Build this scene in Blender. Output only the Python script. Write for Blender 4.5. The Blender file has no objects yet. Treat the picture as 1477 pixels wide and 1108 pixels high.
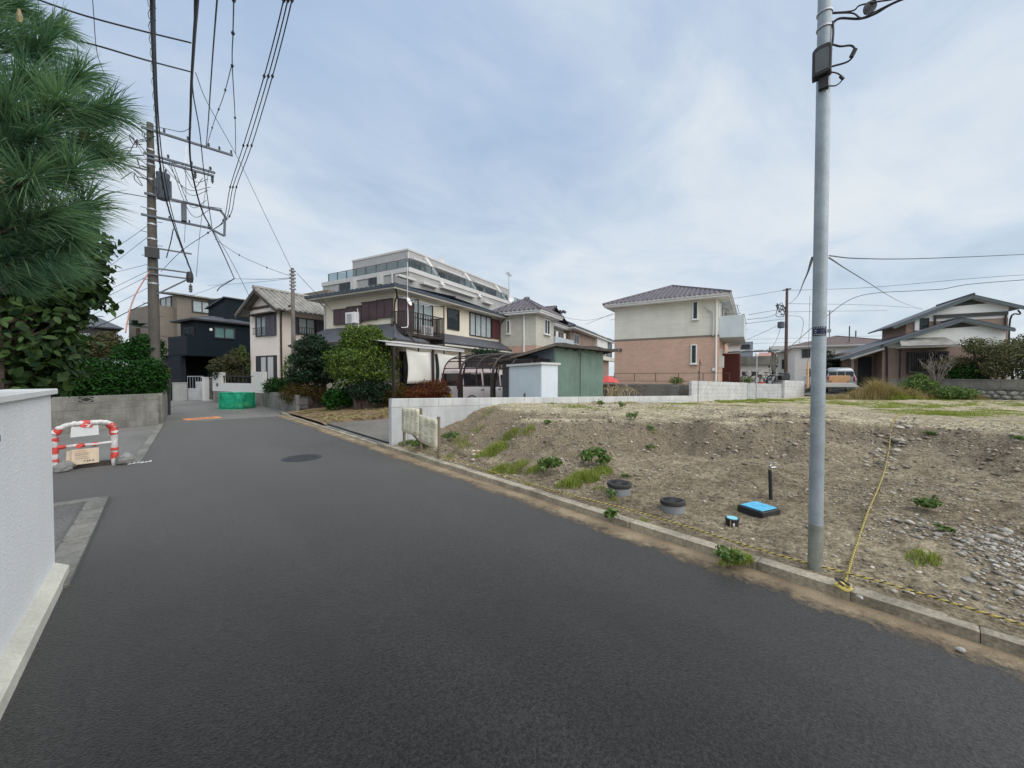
import bpy, math, random
import numpy as np
from mathutils import Vector, Matrix

rnd = random.Random(7)
R = math.radians
sc = bpy.context.scene
C = sc.collection

# ------------------------------------------------------------------ camera
# World frame: Y runs along the street, X points across it to the vacant lot, Z up, road surface at z = 0.
F_PX, CX, CY, EYE = 555.0, 738.5, 554.0, 1.65          # the survey of the photograph (1477 x 1108)
YAW = math.atan(501.5 / 555.0)
PITCH = -math.atan(12.0 / 555.0)
cam_data = bpy.data.cameras.new("camera")
cam_data.sensor_fit = 'HORIZONTAL'
cam_data.sensor_width = 36.0
cam_data.lens = F_PX / 1477.0 * 36.0
cam_data.clip_start = 0.05
cam_data.clip_end = 6000.0
cam = bpy.data.objects.new("camera", cam_data)
C.objects.link(cam)
cam.location = (0, 0, EYE)
cam.rotation_euler = (R(90) + PITCH, 0, -YAW)
sc.camera = cam

# ------------------------------------------------------------------ sky, sun, exposure
SUN_EL, SUN_AZ = R(50), R(170)       # azimuth measured clockwise from +Y
world = bpy.data.worlds.new("World")
sc.world = world
world.use_nodes = True
wn, wl = world.node_tree.nodes, world.node_tree.links
wn.clear()


def N(tree, kind, **kw):
    n = tree.nodes.new(kind)
    for k, v in kw.items():
        if k.startswith("i_"):
            key = k[2:]
            key = int(key) if key.isdigit() else key.replace("_", " ")
            n.inputs[key].default_value = v
        else:
            setattr(n, k, v)
    return n


def ramp(tree, stops, interp='LINEAR'):
    n = tree.nodes.new("ShaderNodeValToRGB")
    cr = n.color_ramp
    cr.interpolation = interp
    while len(cr.elements) < len(stops):
        cr.elements.new(0.5)
    for e, (p, c) in zip(cr.elements, stops):
        e.position = p
        e.color = (c, c, c, 1) if not hasattr(c, "__len__") else (*c[:3], 1)
    return n


def math_n(tree, op, a, b=None, clamp=False):
    n = tree.nodes.new("ShaderNodeMath")
    n.operation = op
    n.use_clamp = clamp
    for i, v in enumerate((a, b)):
        if v is None:
            continue
        if hasattr(v, "default_value"):
            tree.links.new(v, n.inputs[i])
        else:
            n.inputs[i].default_value = v
    return n.outputs[0]


def mixc(tree, fac, a, b, mode='MIX'):
    n = tree.nodes.new("ShaderNodeMix")
    n.data_type = 'RGBA'
    n.blend_type = mode
    for sock, v in ((n.inputs[0], fac), (n.inputs[6], a), (n.inputs[7], b)):
        if hasattr(v, "default_value"):
            tree.links.new(v, sock)
        elif hasattr(v, "__len__"):
            sock.default_value = (*v[:3], 1)
        else:
            sock.default_value = v
    return n.outputs[2]


def build_sky():
    t = world.node_tree
    tc = N(t, "ShaderNodeTexCoord")
    sky = N(t, "ShaderNodeTexSky", sky_type='NISHITA', sun_disc=False, sun_elevation=SUN_EL, sun_rotation=SUN_AZ)
    sky.air_density = 1.0
    sky.dust_density = 2.0
    bg_sky = N(t, "ShaderNodeBackground", i_Strength=0.05)
    wl.new(sky.outputs[0], bg_sky.inputs[0])
    # a cloud deck seen in perspective: direction divided by its height
    sep = N(t, "ShaderNodeSeparateXYZ")
    wl.new(tc.outputs["Generated"], sep.inputs[0])
    zz = math_n(t, 'ADD', math_n(t, 'MAXIMUM', sep.outputs[2], 0.0), 0.16)
    comb = N(t, "ShaderNodeCombineXYZ")
    wl.new(math_n(t, 'DIVIDE', sep.outputs[0], zz), comb.inputs[0])
    wl.new(math_n(t, 'DIVIDE', sep.outputs[1], zz), comb.inputs[1])
    big = N(t, "ShaderNodeTexNoise", i_Scale=0.62, i_Detail=7.0, i_Roughness=0.52, i_Distortion=0.35)
    mp = N(t, "ShaderNodeMapping")
    mp.inputs["Location"].default_value = (12.7, -3.1, 0.0)
    mp.inputs["Rotation"].default_value = (0, 0, R(35))
    mp.inputs["Scale"].default_value = (1.0, 1.45, 1.0)
    wl.new(comb.outputs[0], mp.inputs[0])
    wl.new(mp.outputs[0], big.inputs["Vector"])
    fine = N(t, "ShaderNodeTexNoise", i_Scale=1.7, i_Detail=7.0, i_Roughness=0.6, i_Distortion=0.7)
    wl.new(mp.outputs[0], fine.inputs["Vector"])
    both = math_n(t, 'ADD', math_n(t, 'MULTIPLY', big.outputs[0], 0.66), math_n(t, 'MULTIPLY', fine.outputs[0], 0.33))
    tone = ramp(t, [(0.34, (0.37, 0.495, 0.70)), (0.42, (0.435, 0.555, 0.745)), (0.50, (0.53, 0.635, 0.785)), (0.57, (0.64, 0.725, 0.825)), (0.67, (0.77, 0.825, 0.86))])
    wl.new(both, tone.inputs[0])
    # towards the horizon the deck thickens and goes pale, with grey bellies
    low = N(t, "ShaderNodeMapRange", interpolation_type='SMOOTHSTEP')
    low.inputs["From Min"].default_value = 0.02
    low.inputs["From Max"].default_value = 0.74
    low.inputs["To Min"].default_value = 1.0
    low.inputs["To Max"].default_value = 0.0
    wl.new(sep.outputs[2], low.inputs[0])
    deck = ramp(t, [(0.34, (0.52, 0.625, 0.72)), (0.42, (0.63, 0.725, 0.805)), (0.50, (0.72, 0.79, 0.845)), (0.62, (0.81, 0.85, 0.87))])
    wl.new(both, deck.inputs[0])
    col = mixc(t, math_n(t, 'MULTIPLY', low.outputs[0], 0.85), tone.outputs[0], deck.outputs[0])
    bg_cloud = N(t, "ShaderNodeBackground", i_Strength=0.52)
    wl.new(col, bg_cloud.inputs[0])
    mixs = N(t, "ShaderNodeMixShader", i_0=0.90)
    wl.new(bg_sky.outputs[0], mixs.inputs[1])
    wl.new(bg_cloud.outputs[0], mixs.inputs[2])
    out = N(t, "ShaderNodeOutputWorld")
    wl.new(mixs.outputs[0], out.inputs[0])


build_sky()
sun_data = bpy.data.lights.new("sun", 'SUN')
sun_data.energy = 1.5
sun_data.angle = R(95)
sun_data.color = (1.0, 0.965, 0.91)
sun = bpy.data.objects.new("sun", sun_data)
C.objects.link(sun)
sdir = Vector((math.sin(SUN_AZ) * math.cos(SUN_EL), math.cos(SUN_AZ) * math.cos(SUN_EL), math.sin(SUN_EL)))
sun.rotation_euler = sdir.to_track_quat('Z', 'Y').to_euler()
sun.location = sdir * 60

vs = sc.view_settings
vs.view_transform = 'Standard'
vs.look = 'None'
vs.exposure = 1.05
vs.gamma = 1.0
vs.use_curve_mapping = False
try:
    sc.cycles.max_bounces = 6
    sc.cycles.transparent_max_bounces = 12
    sc.cycles.use_denoising = True
except Exception:
    pass

# ------------------------------------------------------------------ survey helpers
FW = (math.sin(YAW), math.cos(YAW))
RT = (math.cos(YAW), -math.sin(YAW))


def bearing(px, py):
    a, b = (px - CX) / F_PX, (CY - py) / F_PX
    f = math.cos(PITCH) - b * math.sin(PITCH)
    u = math.sin(PITCH) + b * math.cos(PITCH)
    a, u = a / f, u / f
    return (FW[0] + a * RT[0], FW[1] + a * RT[1], u)


def at(px, py, d):
    r = bearing(px, py)
    return Vector((r[0] * d, r[1] * d, EYE + r[2] * d))


def on_level(px, py, z=0.0):
    r = bearing(px, py)
    t = (z - EYE) / r[2]
    return Vector((r[0] * t, r[1] * t, z))


# ------------------------------------------------------------------ object helpers
class MB:
    """Collects plain shapes and links them as one mesh object."""

    def __init__(self):
        self.v, self.f = [], []

    def add(self, vs_, fs_):
        o = len(self.v)
        self.v += [tuple(p) for p in vs_]
        self.f += [tuple(i + o for i in f) for f in fs_]
        return self

    def box(self, x0, y0, z0, x1, y1, z1):
        x0, x1 = min(x0, x1), max(x0, x1)
        y0, y1 = min(y0, y1), max(y0, y1)
        z0, z1 = min(z0, z1), max(z0, z1)
        return self.add([(x0, y0, z0), (x1, y0, z0), (x1, y1, z0), (x0, y1, z0), (x0, y0, z1), (x1, y0, z1), (x1, y1, z1), (x0, y1, z1)],
                        [(0, 3, 2, 1), (4, 5, 6, 7), (0, 1, 5, 4), (1, 2, 6, 5), (2, 3, 7, 6), (3, 0, 4, 7)])

    def bar(self, p, q, w, h, up=(0, 0, 1)):
        """a straight bar of rectangular section from p to q"""
        p, q = Vector(p), Vector(q)
        d = (q - p).normalized()
        u = Vector(up)
        s = d.cross(u)
        if s.length < 1e-4:
            s = d.cross(Vector((1, 0, 0)))
        s.normalize()
        u = s.cross(d).normalized()
        s, u = s * w / 2, u * h / 2
        vs_ = [p - s - u, p + s - u, p + s + u, p - s + u, q - s - u, q + s - u, q + s + u, q - s + u]
        return self.add(vs_, [(0, 1, 2, 3), (7, 6, 5, 4), (0, 4, 5, 1), (1, 5, 6, 2), (2, 6, 7, 3), (3, 7, 4, 0)])

    def slab(self, pts, t, axis=(0, 0, 1)):
        """a flat polygon (listed counter-clockwise seen from the axis) given thickness t against the axis"""
        n = len(pts)
        a = Vector(axis) * t
        top = [Vector(p) for p in pts]
        bot = [p - a for p in top]
        fs_ = [tuple(range(n)), tuple(reversed(range(n, 2 * n)))]
        for i in range(n):
            j = (i + 1) % n
            fs_.append((i, i + n, j + n, j))
        return self.add(top + bot, fs_)

    def quad(self, a, b, c, d):
        return self.add([a, b, c, d], [(0, 1, 2, 3)])

    def tube(self, pts, r, n=6, caps=True):
        pts = [Vector(p) for p in pts]
        k = len(pts)
        rs = r if hasattr(r, "__len__") else [r] * k
        vs_, fs_ = [], []
        prev = None
        for i, p in enumerate(pts):
            d = (pts[min(i + 1, k - 1)] - pts[max(i - 1, 0)])
            if d.length < 1e-9:
                d = Vector((0, 0, 1))
            d.normalize()
            if prev is None:
                ref = Vector((0, 0, 1)) if abs(d.z) < 0.9 else Vector((1, 0, 0))
                s = d.cross(ref).normalized()
            else:
                s = prev - d * prev.dot(d)
                s = s.normalized() if s.length > 1e-6 else d.orthogonal().normalized()
            prev = s
            u = d.cross(s)
            for j in range(n):
                a = 2 * math.pi * j / n
                vs_.append(p + (s * math.cos(a) + u * math.sin(a)) * rs[i])
        for i in range(k - 1):
            for j in range(n):
                a, b = i * n + j, i * n + (j + 1) % n
                fs_.append((a, b, b + n, a + n))
        if caps:
            fs_.append(tuple(reversed(range(n))))
            fs_.append(tuple(range((k - 1) * n, k * n)))
        return self.add(vs_, fs_)

    def lathe(self, prof, n=16, cx=0, cy=0):
        """profile of (radius, z) turned about a vertical axis"""
        vs_, fs_ = [], []
        for r, z in prof:
            for j in range(n):
                a = 2 * math.pi * j / n
                vs_.append((cx + r * math.cos(a), cy + r * math.sin(a), z))
        for i in range(len(prof) - 1):
            for j in range(n):
                a, b = i * n + j, i * n + (j + 1) % n
                fs_.append((a, b, b + n, a + n))
        fs_.append(tuple(reversed(range(n))))
        fs_.append(tuple(range((len(prof) - 1) * n, len(prof) * n)))
        return self.add(vs_, fs_)

    def build(self, name, mat, parent=None, smooth=False, bevel=0.0):
        me = bpy.data.meshes.new(name)
        me.from_pydata(self.v, [], self.f)
        me.materials.append(mat)
        if smooth:
            me.polygons.foreach_set("use_smooth", [True] * len(me.polygons))
        me.update()
        o = bpy.data.objects.new(name, me)
        C.objects.link(o)
        if parent is not None:
            o.parent = parent
        if bevel > 0:
            m = o.modifiers.new("bevel", 'BEVEL')
            m.width = bevel
            m.segments = 1
            m.limit_method = 'ANGLE'
        if smooth:
            try:
                me.set_sharp_from_angle(angle=R(40))
            except Exception:
                pass
        return o


def np_mesh(name, verts, faces, mat, parent=None, var=None, smooth=False):
    """a big mesh from arrays; faces is an (n, 3) or (n, 4) index array; var is a per-vertex shade number"""
    me = bpy.data.meshes.new(name)
    nv, (nf, k) = len(verts), faces.shape
    me.vertices.add(nv)
    me.vertices.foreach_set("co", np.asarray(verts, dtype=np.float32).ravel())
    me.loops.add(nf * k)
    me.polygons.add(nf)
    me.loops.foreach_set("vertex_index", faces.astype(np.int32).ravel())
    me.polygons.foreach_set("loop_start", np.arange(0, nf * k, k, dtype=np.int32))
    me.polygons.foreach_set("loop_total", np.full(nf, k, dtype=np.int32))
    if smooth:
        me.polygons.foreach_set("use_smooth", np.ones(nf, dtype=bool))
    if var is not None:
        at_ = me.attributes.new("var", 'FLOAT', 'POINT')
        at_.data.foreach_set("value", np.asarray(var, dtype=np.float32))
    me.materials.append(mat)
    me.update(calc_edges=True)
    me.validate()
    o = bpy.data.objects.new(name, me)
    C.objects.link(o)
    if parent is not None:
        o.parent = parent
    return o


def tag(o, label, cat, group=None):
    o["label"] = label
    o["category"] = cat
    if group:
        o["group"] = group
    return o


def structure(o):
    o["kind"] = "structure"
    return o


def stuff(o, label=None, cat=None):
    o["kind"] = "stuff"
    if label:
        o["label"] = label
        o["category"] = cat
    return o


def thing(name, label, cat, loc=(0, 0, 0), rz=0.0, group=None):
    o = bpy.data.objects.new(name, None)
    o.empty_display_size = 0.2
    C.objects.link(o)
    o.location = loc
    o.rotation_euler = (0, 0, rz)
    return tag(o, label, cat, group)


def copy_tree(src, loc=None, rz=None, label=None, parent=None):
    c = src.copy()
    C.objects.link(c)
    if parent is not None:
        c.parent = parent
    if loc is not None:
        c.location = loc
    if rz is not None:
        c.rotation_euler = (0, 0, rz)
    if label:
        c["label"] = label
    for ch in list(src.children):
        copy_tree(ch, parent=c)
    return c


_block = {}


def piece(name, mat, parent, size, loc, rz=0.0, chamfer=0.06):
    """one block, stone or board: a chamfered unit box, its mesh shared by all alike pieces"""
    key = (name, mat.name, chamfer)
    if key not in _block:
        e = 0.5 - chamfer
        mb = MB()
        vs_ = []
        for s in (-1, 1):
            for (x, z) in ((-.5, -.5), (.5, -.5), (.5, .5), (-.5, .5)):
                vs_.append((x, s * e, z))
        for s in (-1, 1):
            for (x, z) in ((-e, -e), (e, -e), (e, e), (-e, e)):
                vs_.append((x, s * .5, z))
        fs_ = []
        for i in range(4):
            j = (i + 1) % 4
            fs_ += [(i, j, j + 4, i + 4), (i, i + 8, j + 8, j), (i + 4, j + 4, j + 12, i + 12)]
        fs_ += [(8, 11, 10, 9), (12, 13, 14, 15)]
        fs_ = [tuple(reversed(f)) if False else f for f in fs_]
        mb.add(vs_, fs_)
        me = bpy.data.meshes.new(name)
        me.from_pydata(mb.v, [], mb.f)
        me.materials.append(mat)
        me.update()
        _block[key] = me
    o = bpy.data.objects.new(name, _block[key])
    C.objects.link(o)
    o.parent = parent
    o.location = loc
    o.scale = size
    o.rotation_euler = (0, 0, rz)
    return o


def spline(pts, n=10):
    """Catmull-Rom through points"""
    P = [Vector(p) for p in pts]
    if len(P) < 3:
        return P
    P = [P[0] * 2 - P[1]] + P + [P[-1] * 2 - P[-2]]
    out = []
    for i in range(1, len(P) - 2):
        a, b, c, d = P[i - 1:i + 3]
        for k in range(n):
            t = k / n
            out.append(0.5 * ((2 * b) + (c - a) * t + (2 * a - 5 * b + 4 * c - d) * t * t + (3 * b - a - 3 * c + d) * t ** 3))
    out.append(P[-2])
    return out
# ------------------------------------------------------------------ materials
def base_mat(name):
    m = bpy.data.materials.new(name)
    m.use_nodes = True
    t = m.node_tree
    b = t.nodes["Principled BSDF"]
    return m, t, b


def pos_vec(t, scale=(1, 1, 1), local=False):
    if local:
        tc = N(t, "ShaderNodeTexCoord")
        src = tc.outputs["Object"]
    else:
        g = N(t, "ShaderNodeNewGeometry")
        src = g.outputs["Position"]
    mp = N(t, "ShaderNodeMapping")
    mp.inputs["Scale"].default_value = scale
    t.links.new(src, mp.inputs[0])
    return mp.outputs[0]


def noise(t, vec, scale, detail=5.0, rough=0.55, dist=0.0):
    n = N(t, "ShaderNodeTexNoise", i_Scale=scale, i_Detail=detail, i_Roughness=rough, i_Distortion=dist)
    t.links.new(vec, n.inputs["Vector"])
    return n.outputs[0]


def bump(t, b, height, strength, dist):
    bp = N(t, "ShaderNodeBump", i_Strength=strength, i_Distance=dist)
    t.links.new(height, bp.inputs["Height"])
    t.links.new(bp.outputs[0], b.inputs["Normal"])


def sh(c, k):
    return tuple(min(1.0, max(0.0, x * k)) for x in c)


def plain(name, col, rough=0.6, var=0.12, vs=1.5, fine=0.0, fs=60.0, bmp=0.0, bs=40.0, bd=0.01, metal=0.0, spec=0.5, streak=0.0, dirt=None, coat=0.0):
    """painted, stained or dusty surface: slow patches + fine grain + rain streaks, all fixed to the thing"""
    m, t, b = base_mat(name)
    v = pos_vec(t)
    c = mixc(t, ramp_out(t, noise(t, v, vs, 6.0, 0.6), 0.3, 0.7), sh(col, 1 - var), sh(col, 1 + var))
    if streak > 0:
        sv = pos_vec(t, (3.2, 3.2, 0.22))
        s = ramp_out(t, noise(t, sv, 2.2, 5.0, 0.6), 0.45, 0.8)
        c = mixc(t, math_n(t, 'MULTIPLY', s, streak), c, dirt or sh(col, 0.45))
    if fine > 0:
        c = mixc(t, ramp_out(t, noise(t, v, fs, 3.0, 0.7), 0.3, 0.7), mixc(t, 1.0, c, (1 - fine,) * 3, 'MULTIPLY'), c)
    t.links.new(c, b.inputs["Base Color"])
    b.inputs["Roughness"].default_value = rough
    b.inputs["Metallic"].default_value = metal
    b.inputs["Specular IOR Level"].default_value = spec
    b.inputs["Coat Weight"].default_value = coat
    if bmp > 0:
        bump(t, b, noise(t, v, bs, 4.0, 0.6), bmp, bd)
    return m


def ramp_out(t, fac, lo, hi):
    n = N(t, "ShaderNodeMapRange", interpolation_type='SMOOTHSTEP')
    n.inputs["From Min"].default_value = lo
    n.inputs["From Max"].default_value = hi
    t.links.new(fac, n.inputs[0])
    return n.outputs[0]


def siding(name, col, gap=0.15, joint=0.9, var=0.05, rough=0.7, brick=False, dark=0.8, bd=0.012):
    """far facade cladding: boards or small bricks too fine to tell apart, as relief fixed to the house's own axes"""
    m, t, b = base_mat(name)
    tc = N(t, "ShaderNodeTexCoord")
    sep = N(t, "ShaderNodeSeparateXYZ")
    t.links.new(tc.outputs["Object"], sep.inputs[0])
    cb = N(t, "ShaderNodeCombineXYZ")
    t.links.new(math_n(t, 'ADD', sep.outputs[0], sep.outputs[1]), cb.inputs[0])
    t.links.new(sep.outputs[2], cb.inputs[1])
    br = N(t, "ShaderNodeTexBrick", offset=0.5 if brick else 0.0)
    t.links.new(cb.outputs[0], br.inputs["Vector"])
    br.inputs["Scale"].default_value = 1.0
    br.inputs["Brick Width"].default_value = joint
    br.inputs["Row Height"].default_value = gap
    br.inputs["Mortar Size"].default_value = 0.008
    br.inputs["Mortar Smooth"].default_value = 0.4
    br.inputs["Color1"].default_value = (*sh(col, 1 - var), 1)
    br.inputs["Color2"].default_value = (*sh(col, 1 + var), 1)
    br.inputs["Mortar"].default_value = (*sh(col, dark), 1)
    v = pos_vec(t)
    c = mixc(t, ramp_out(t, noise(t, v, 0.9, 6.0, 0.6), 0.3, 0.75), mixc(t, 1.0, br.outputs[0], (0.88, 0.88, 0.87), 'MULTIPLY'), br.outputs[0])
    sv = pos_vec(t, (2.4, 2.4, 0.16))
    c = mixc(t, math_n(t, 'MULTIPLY', ramp_out(t, noise(t, sv, 2.0, 5.0), 0.5, 0.85), 0.25), c, sh(col, 0.6))
    t.links.new(c, b.inputs["Base Color"])
    b.inputs["Roughness"].default_value = rough
    b.inputs["Specular IOR Level"].default_value = 0.2
    bp = N(t, "ShaderNodeBump", i_Strength=0.6, i_Distance=bd, invert=True)
    t.links.new(br.outputs["Fac"], bp.inputs["Height"])
    t.links.new(bp.outputs[0], b.inputs["Normal"])
    return m


def leaf_mat(name, dark, light, trans=0.25, rough=0.45, tint=None):
    m, t, b = base_mat(name)
    a = N(t, "ShaderNodeAttribute", attribute_name="var")
    v = pos_vec(t)
    n = noise(t, v, 2.3, 4.0)
    f = math_n(t, 'ADD', math_n(t, 'MULTIPLY', a.outputs["Fac"], 0.65), math_n(t, 'MULTIPLY', n, 0.35))
    stops = [(0.12, dark), (0.55, tuple((x + y) / 2 for x, y in zip(dark, light))), (0.86, light)]
    if tint:
        stops.append((0.97, tint))
    r = ramp(t, stops)
    t.links.new(f, r.inputs[0])
    t.links.new(r.outputs[0], b.inputs["Base Color"])
    b.inputs["Roughness"].default_value = rough
    b.inputs["Specular IOR Level"].default_value = 0.16
    tr = N(t, "ShaderNodeBsdfTranslucent")
    t.links.new(mixc(t, 1.0, r.outputs[0], (1.0, 1.0, 0.55), 'MULTIPLY'), tr.inputs[0])
    ms = N(t, "ShaderNodeMixShader", i_0=trans)
    t.links.new(b.outputs[0], ms.inputs[1])
    t.links.new(tr.outputs[0], ms.inputs[2])
    t.links.new(ms.outputs[0], t.nodes["Material Output"].inputs[0])
    return m


def glass_mat(name, tint=(0.75, 0.85, 0.9), clear=0.55, rough=0.03):
    m, t, b = base_mat(name)
    b.inputs["Base Color"].default_value = (*sh(tint, 0.12), 1)
    b.inputs["Roughness"].default_value = rough
    b.inputs["Specular IOR Level"].default_value = 0.8
    tr = N(t, "ShaderNodeBsdfTransparent")
    tr.inputs[0].default_value = (*tint, 1)
    ms = N(t, "ShaderNodeMixShader", i_0=clear)
    t.links.new(b.outputs[0], ms.inputs[1])
    t.links.new(tr.outputs[0], ms.inputs[2])
    t.links.new(ms.outputs[0], t.nodes["Material Output"].inputs[0])
    return m


def asphalt_mat(name, col, worn, rough=0.62):
    m, t, b = base_mat(name)
    v = pos_vec(t)
    vy = pos_vec(t, (1.0, 0.13, 1.0))
    patch = ramp_out(t, noise(t, v, 0.30, 6.0, 0.62), 0.36, 0.66)
    track = ramp_out(t, noise(t, vy, 1.3, 5.0, 0.6), 0.4, 0.72)
    grain = noise(t, v, 150.0, 3.0, 0.75)
    agg = N(t, "ShaderNodeTexVoronoi", i_Scale=110.0)
    t.links.new(v, agg.inputs["Vector"])
    c = mixc(t, patch, sh(col, 0.62), sh(col, 1.3))
    c = mixc(t, math_n(t, 'MULTIPLY', track, 0.6), c, worn)
    c = mixc(t, ramp_out(t, grain, 0.35, 0.72), mixc(t, 1.0, c, (0.45, 0.45, 0.46), 'MULTIPLY'), mixc(t, 1.0, c, (1.75, 1.72, 1.66), 'MULTIPLY'))
    g2 = noise(t, v, 62.0, 4.0, 0.75)
    c = mixc(t, ramp_out(t, g2, 0.36, 0.66), mixc(t, 1.0, c, (0.42, 0.42, 0.43), 'MULTIPLY'), mixc(t, 1.0, c, (1.6, 1.58, 1.54), 'MULTIPLY'))
    pit = math_n(t, 'SUBTRACT', 1.0, ramp_out(t, noise(t, v, 85.0, 3.0, 0.6, 0.6), 0.30, 0.40))
    pit = math_n(t, 'MULTIPLY', pit, ramp_out(t, noise(t, v, 2.2, 4.0), 0.35, 0.62))
    c = mixc(t, math_n(t, 'MULTIPLY', pit, 0.9), c, (0.003, 0.003, 0.003))
    speck = math_n(t, 'MULTIPLY', ramp_out(t, noise(t, v, 38.0, 2.0, 0.5), 0.70, 0.78), 0.35)
    c = mixc(t, speck, c, sh(worn, 1.8))
    t.links.new(c, b.inputs["Base Color"])
    rn = N(t, "ShaderNodeMapRange")
    rn.inputs["To Min"].default_value = rough - 0.1
    rn.inputs["To Max"].default_value = rough + 0.16
    t.links.new(grain, rn.inputs[0])
    t.links.new(rn.outputs[0], b.inputs["Roughness"])
    t.links.new(math_n(t, 'MULTIPLY', g2, 0.72), b.inputs["Specular IOR Level"])
    t.links.new(math_n(t, 'MULTIPLY', math_n(t, 'SUBTRACT', 1.0, pit), 0.34), b.inputs["Sheen Weight"])
    b.inputs["Sheen Tint"].default_value = (1.0, 0.96, 0.9, 1)
    b.inputs["Sheen Roughness"].default_value = 0.35
    hsum = math_n(t, 'ADD', math_n(t, 'MULTIPLY', agg.outputs["Distance"], 0.8), math_n(t, 'MULTIPLY', noise(t, v, 170.0, 4.0, 0.7), 0.8))
    bump(t, b, hsum, 0.55, 0.007)
    return m


def soil_mat(name):
    m, t, b = base_mat(name)
    v = pos_vec(t)
    big = ramp_out(t, noise(t, v, 0.35, 6.0, 0.6, 0.3), 0.35, 0.66)
    mid = ramp_out(t, noise(t, v, 2.6, 8.0, 0.68), 0.3, 0.7)
    fin = noise(t, v, 38.0, 4.0, 0.7)
    c = mixc(t, big, (0.37, 0.312, 0.225), (0.58, 0.50, 0.37))
    dr = N(t, "ShaderNodeAttribute", attribute_name="dry")
    c = mixc(t, dr.outputs["Fac"], c, (0.78, 0.71, 0.52))
    c = mixc(t, mid, mixc(t, 1.0, c, (0.66, 0.63, 0.60), 'MULTIPLY'), mixc(t, 1.0, c, (1.18, 1.16, 1.12), 'MULTIPLY'))
    c = mixc(t, ramp_out(t, fin, 0.3, 0.7), mixc(t, 1.0, c, (0.58, 0.57, 0.55), 'MULTIPLY'), mixc(t, 1.0, c, (1.3, 1.3, 1.3), 'MULTIPLY'))
    cl = noise(t, v, 13.0, 7.0, 0.78)
    c = mixc(t, ramp_out(t, cl, 0.36, 0.62), mixc(t, 1.0, c, (0.50, 0.48, 0.45), 'MULTIPLY'), mixc(t, 1.0, c, (1.22, 1.21, 1.18), 'MULTIPLY'))  # clod speckle: varied earth tone plus small shadows put into the colour
    # freshly turned darker earth on the bank: a soil of its own, by the turned attribute
    a = N(t, "ShaderNodeAttribute", attribute_name="var")
    c = mixc(t, math_n(t, 'MULTIPLY', a.outputs["Fac"], math_n(t, 'ADD', math_n(t, 'MULTIPLY', mid, 0.5), 0.5)), c, mixc(t, ramp_out(t, fin, 0.3, 0.7), (0.125, 0.098, 0.068), (0.39, 0.32, 0.23)))
    vo = N(t, "ShaderNodeTexVoronoi", i_Scale=26.0, feature='F1')
    t.links.new(v, vo.inputs["Vector"])
    st = math_n(t, 'SUBTRACT', 1.0, ramp_out(t, vo.outputs["Distance"], 0.10, 0.2))
    pick = ramp_out(t, noise(t, v, 9.0, 2.0), 0.56, 0.62)
    c = mixc(t, math_n(t, 'MULTIPLY', math_n(t, 'MULTIPLY', st, pick), 0.75), c, (0.42, 0.39, 0.34))
    # thin green growth on the plateau
    g = math_n(t, 'MULTIPLY', ramp_out(t, noise(t, v, 0.55, 6.0, 0.65), 0.52, 0.66), 0.0)
    c = mixc(t, g, c, (0.11, 0.14, 0.04))
    t.links.new(c, b.inputs["Base Color"])
    b.inputs["Roughness"].default_value = 0.95
    b.inputs["Specular IOR Level"].default_value = 0.15
    h = math_n(t, 'ADD', math_n(t, 'MULTIPLY', fin, 0.6), math_n(t, 'ADD', math_n(t, 'MULTIPLY', cl, 2.2), math_n(t, 'MULTIPLY', st, 0.35)))
    bump(t, b, h, 1.0, 0.045)
    return m


M = {}
M['asphalt'] = asphalt_mat('asphalt', (0.0145, 0.014, 0.0132), (0.030, 0.029, 0.027), 0.56)
M['asphalt_old'] = asphalt_mat('asphalt_old', (0.10, 0.10, 0.096), (0.15, 0.148, 0.14), 0.75)
M['soil'] = soil_mat('soil')
M['ground'] = plain('ground', (0.19, 0.175, 0.15), 0.95, 0.25, 0.4, 0.4, 18, 0.6, 20, 0.03)
M['concrete'] = plain('concrete', (0.42, 0.42, 0.395), 0.85, 0.12, 1.2, 0.14, 45, 0.3, 40, 0.006, streak=0.28, dirt=(0.24, 0.235, 0.21))
M['concrete_new'] = plain('concrete_new', (0.52, 0.53, 0.53), 0.8, 0.12, 1.6, 0.12, 50, 0.25, 60, 0.004, streak=0.5, dirt=(0.33, 0.34, 0.34))
M['concrete_old'] = plain('concrete_old', (0.235, 0.225, 0.195), 0.9, 0.25, 1.6, 0.3, 30, 0.5, 30, 0.01, streak=0.55, dirt=(0.09, 0.088, 0.07))
M['concrete_drive'] = plain('concrete_drive', (0.31, 0.305, 0.285), 0.85, 0.2, 0.8, 0.2, 40, 0.4, 60, 0.006, streak=0.0)
M['block_new'] = plain('block_new', (0.58, 0.58, 0.57), 0.85, 0.12, 2.3, 0.18, 90, 0.35, 110, 0.004, streak=0.35, dirt=(0.42, 0.42, 0.40))
M['block_grey'] = plain('block_grey', (0.46, 0.47, 0.475), 0.85, 0.12, 2.0, 0.18, 70, 0.35, 90, 0.004, streak=0.15)
M['block_old'] = plain('block_old', (0.255, 0.245, 0.21), 0.9, 0.28, 1.7, 0.28, 40, 0.5, 50, 0.008, streak=0.5, dirt=(0.10, 0.095, 0.075))
M['block_dark'] = plain('block_dark', (0.24, 0.232, 0.205), 0.92, 0.3, 1.3, 0.3, 30, 0.5, 40, 0.01, streak=0.6, dirt=(0.06, 0.06, 0.05))
M['mortar'] = plain('mortar', (0.24, 0.235, 0.22), 0.95, 0.15, 3)
M['kerb'] = plain('kerb', (0.38, 0.335, 0.25), 0.9, 0.35, 2.6, 0.4, 40, 0.6, 45, 0.008, streak=0.0)
M['sand'] = plain('sand', (0.30, 0.225, 0.145), 0.95, 0.22, 2.4, 0.35, 70, 0.5, 70, 0.008)
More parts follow.
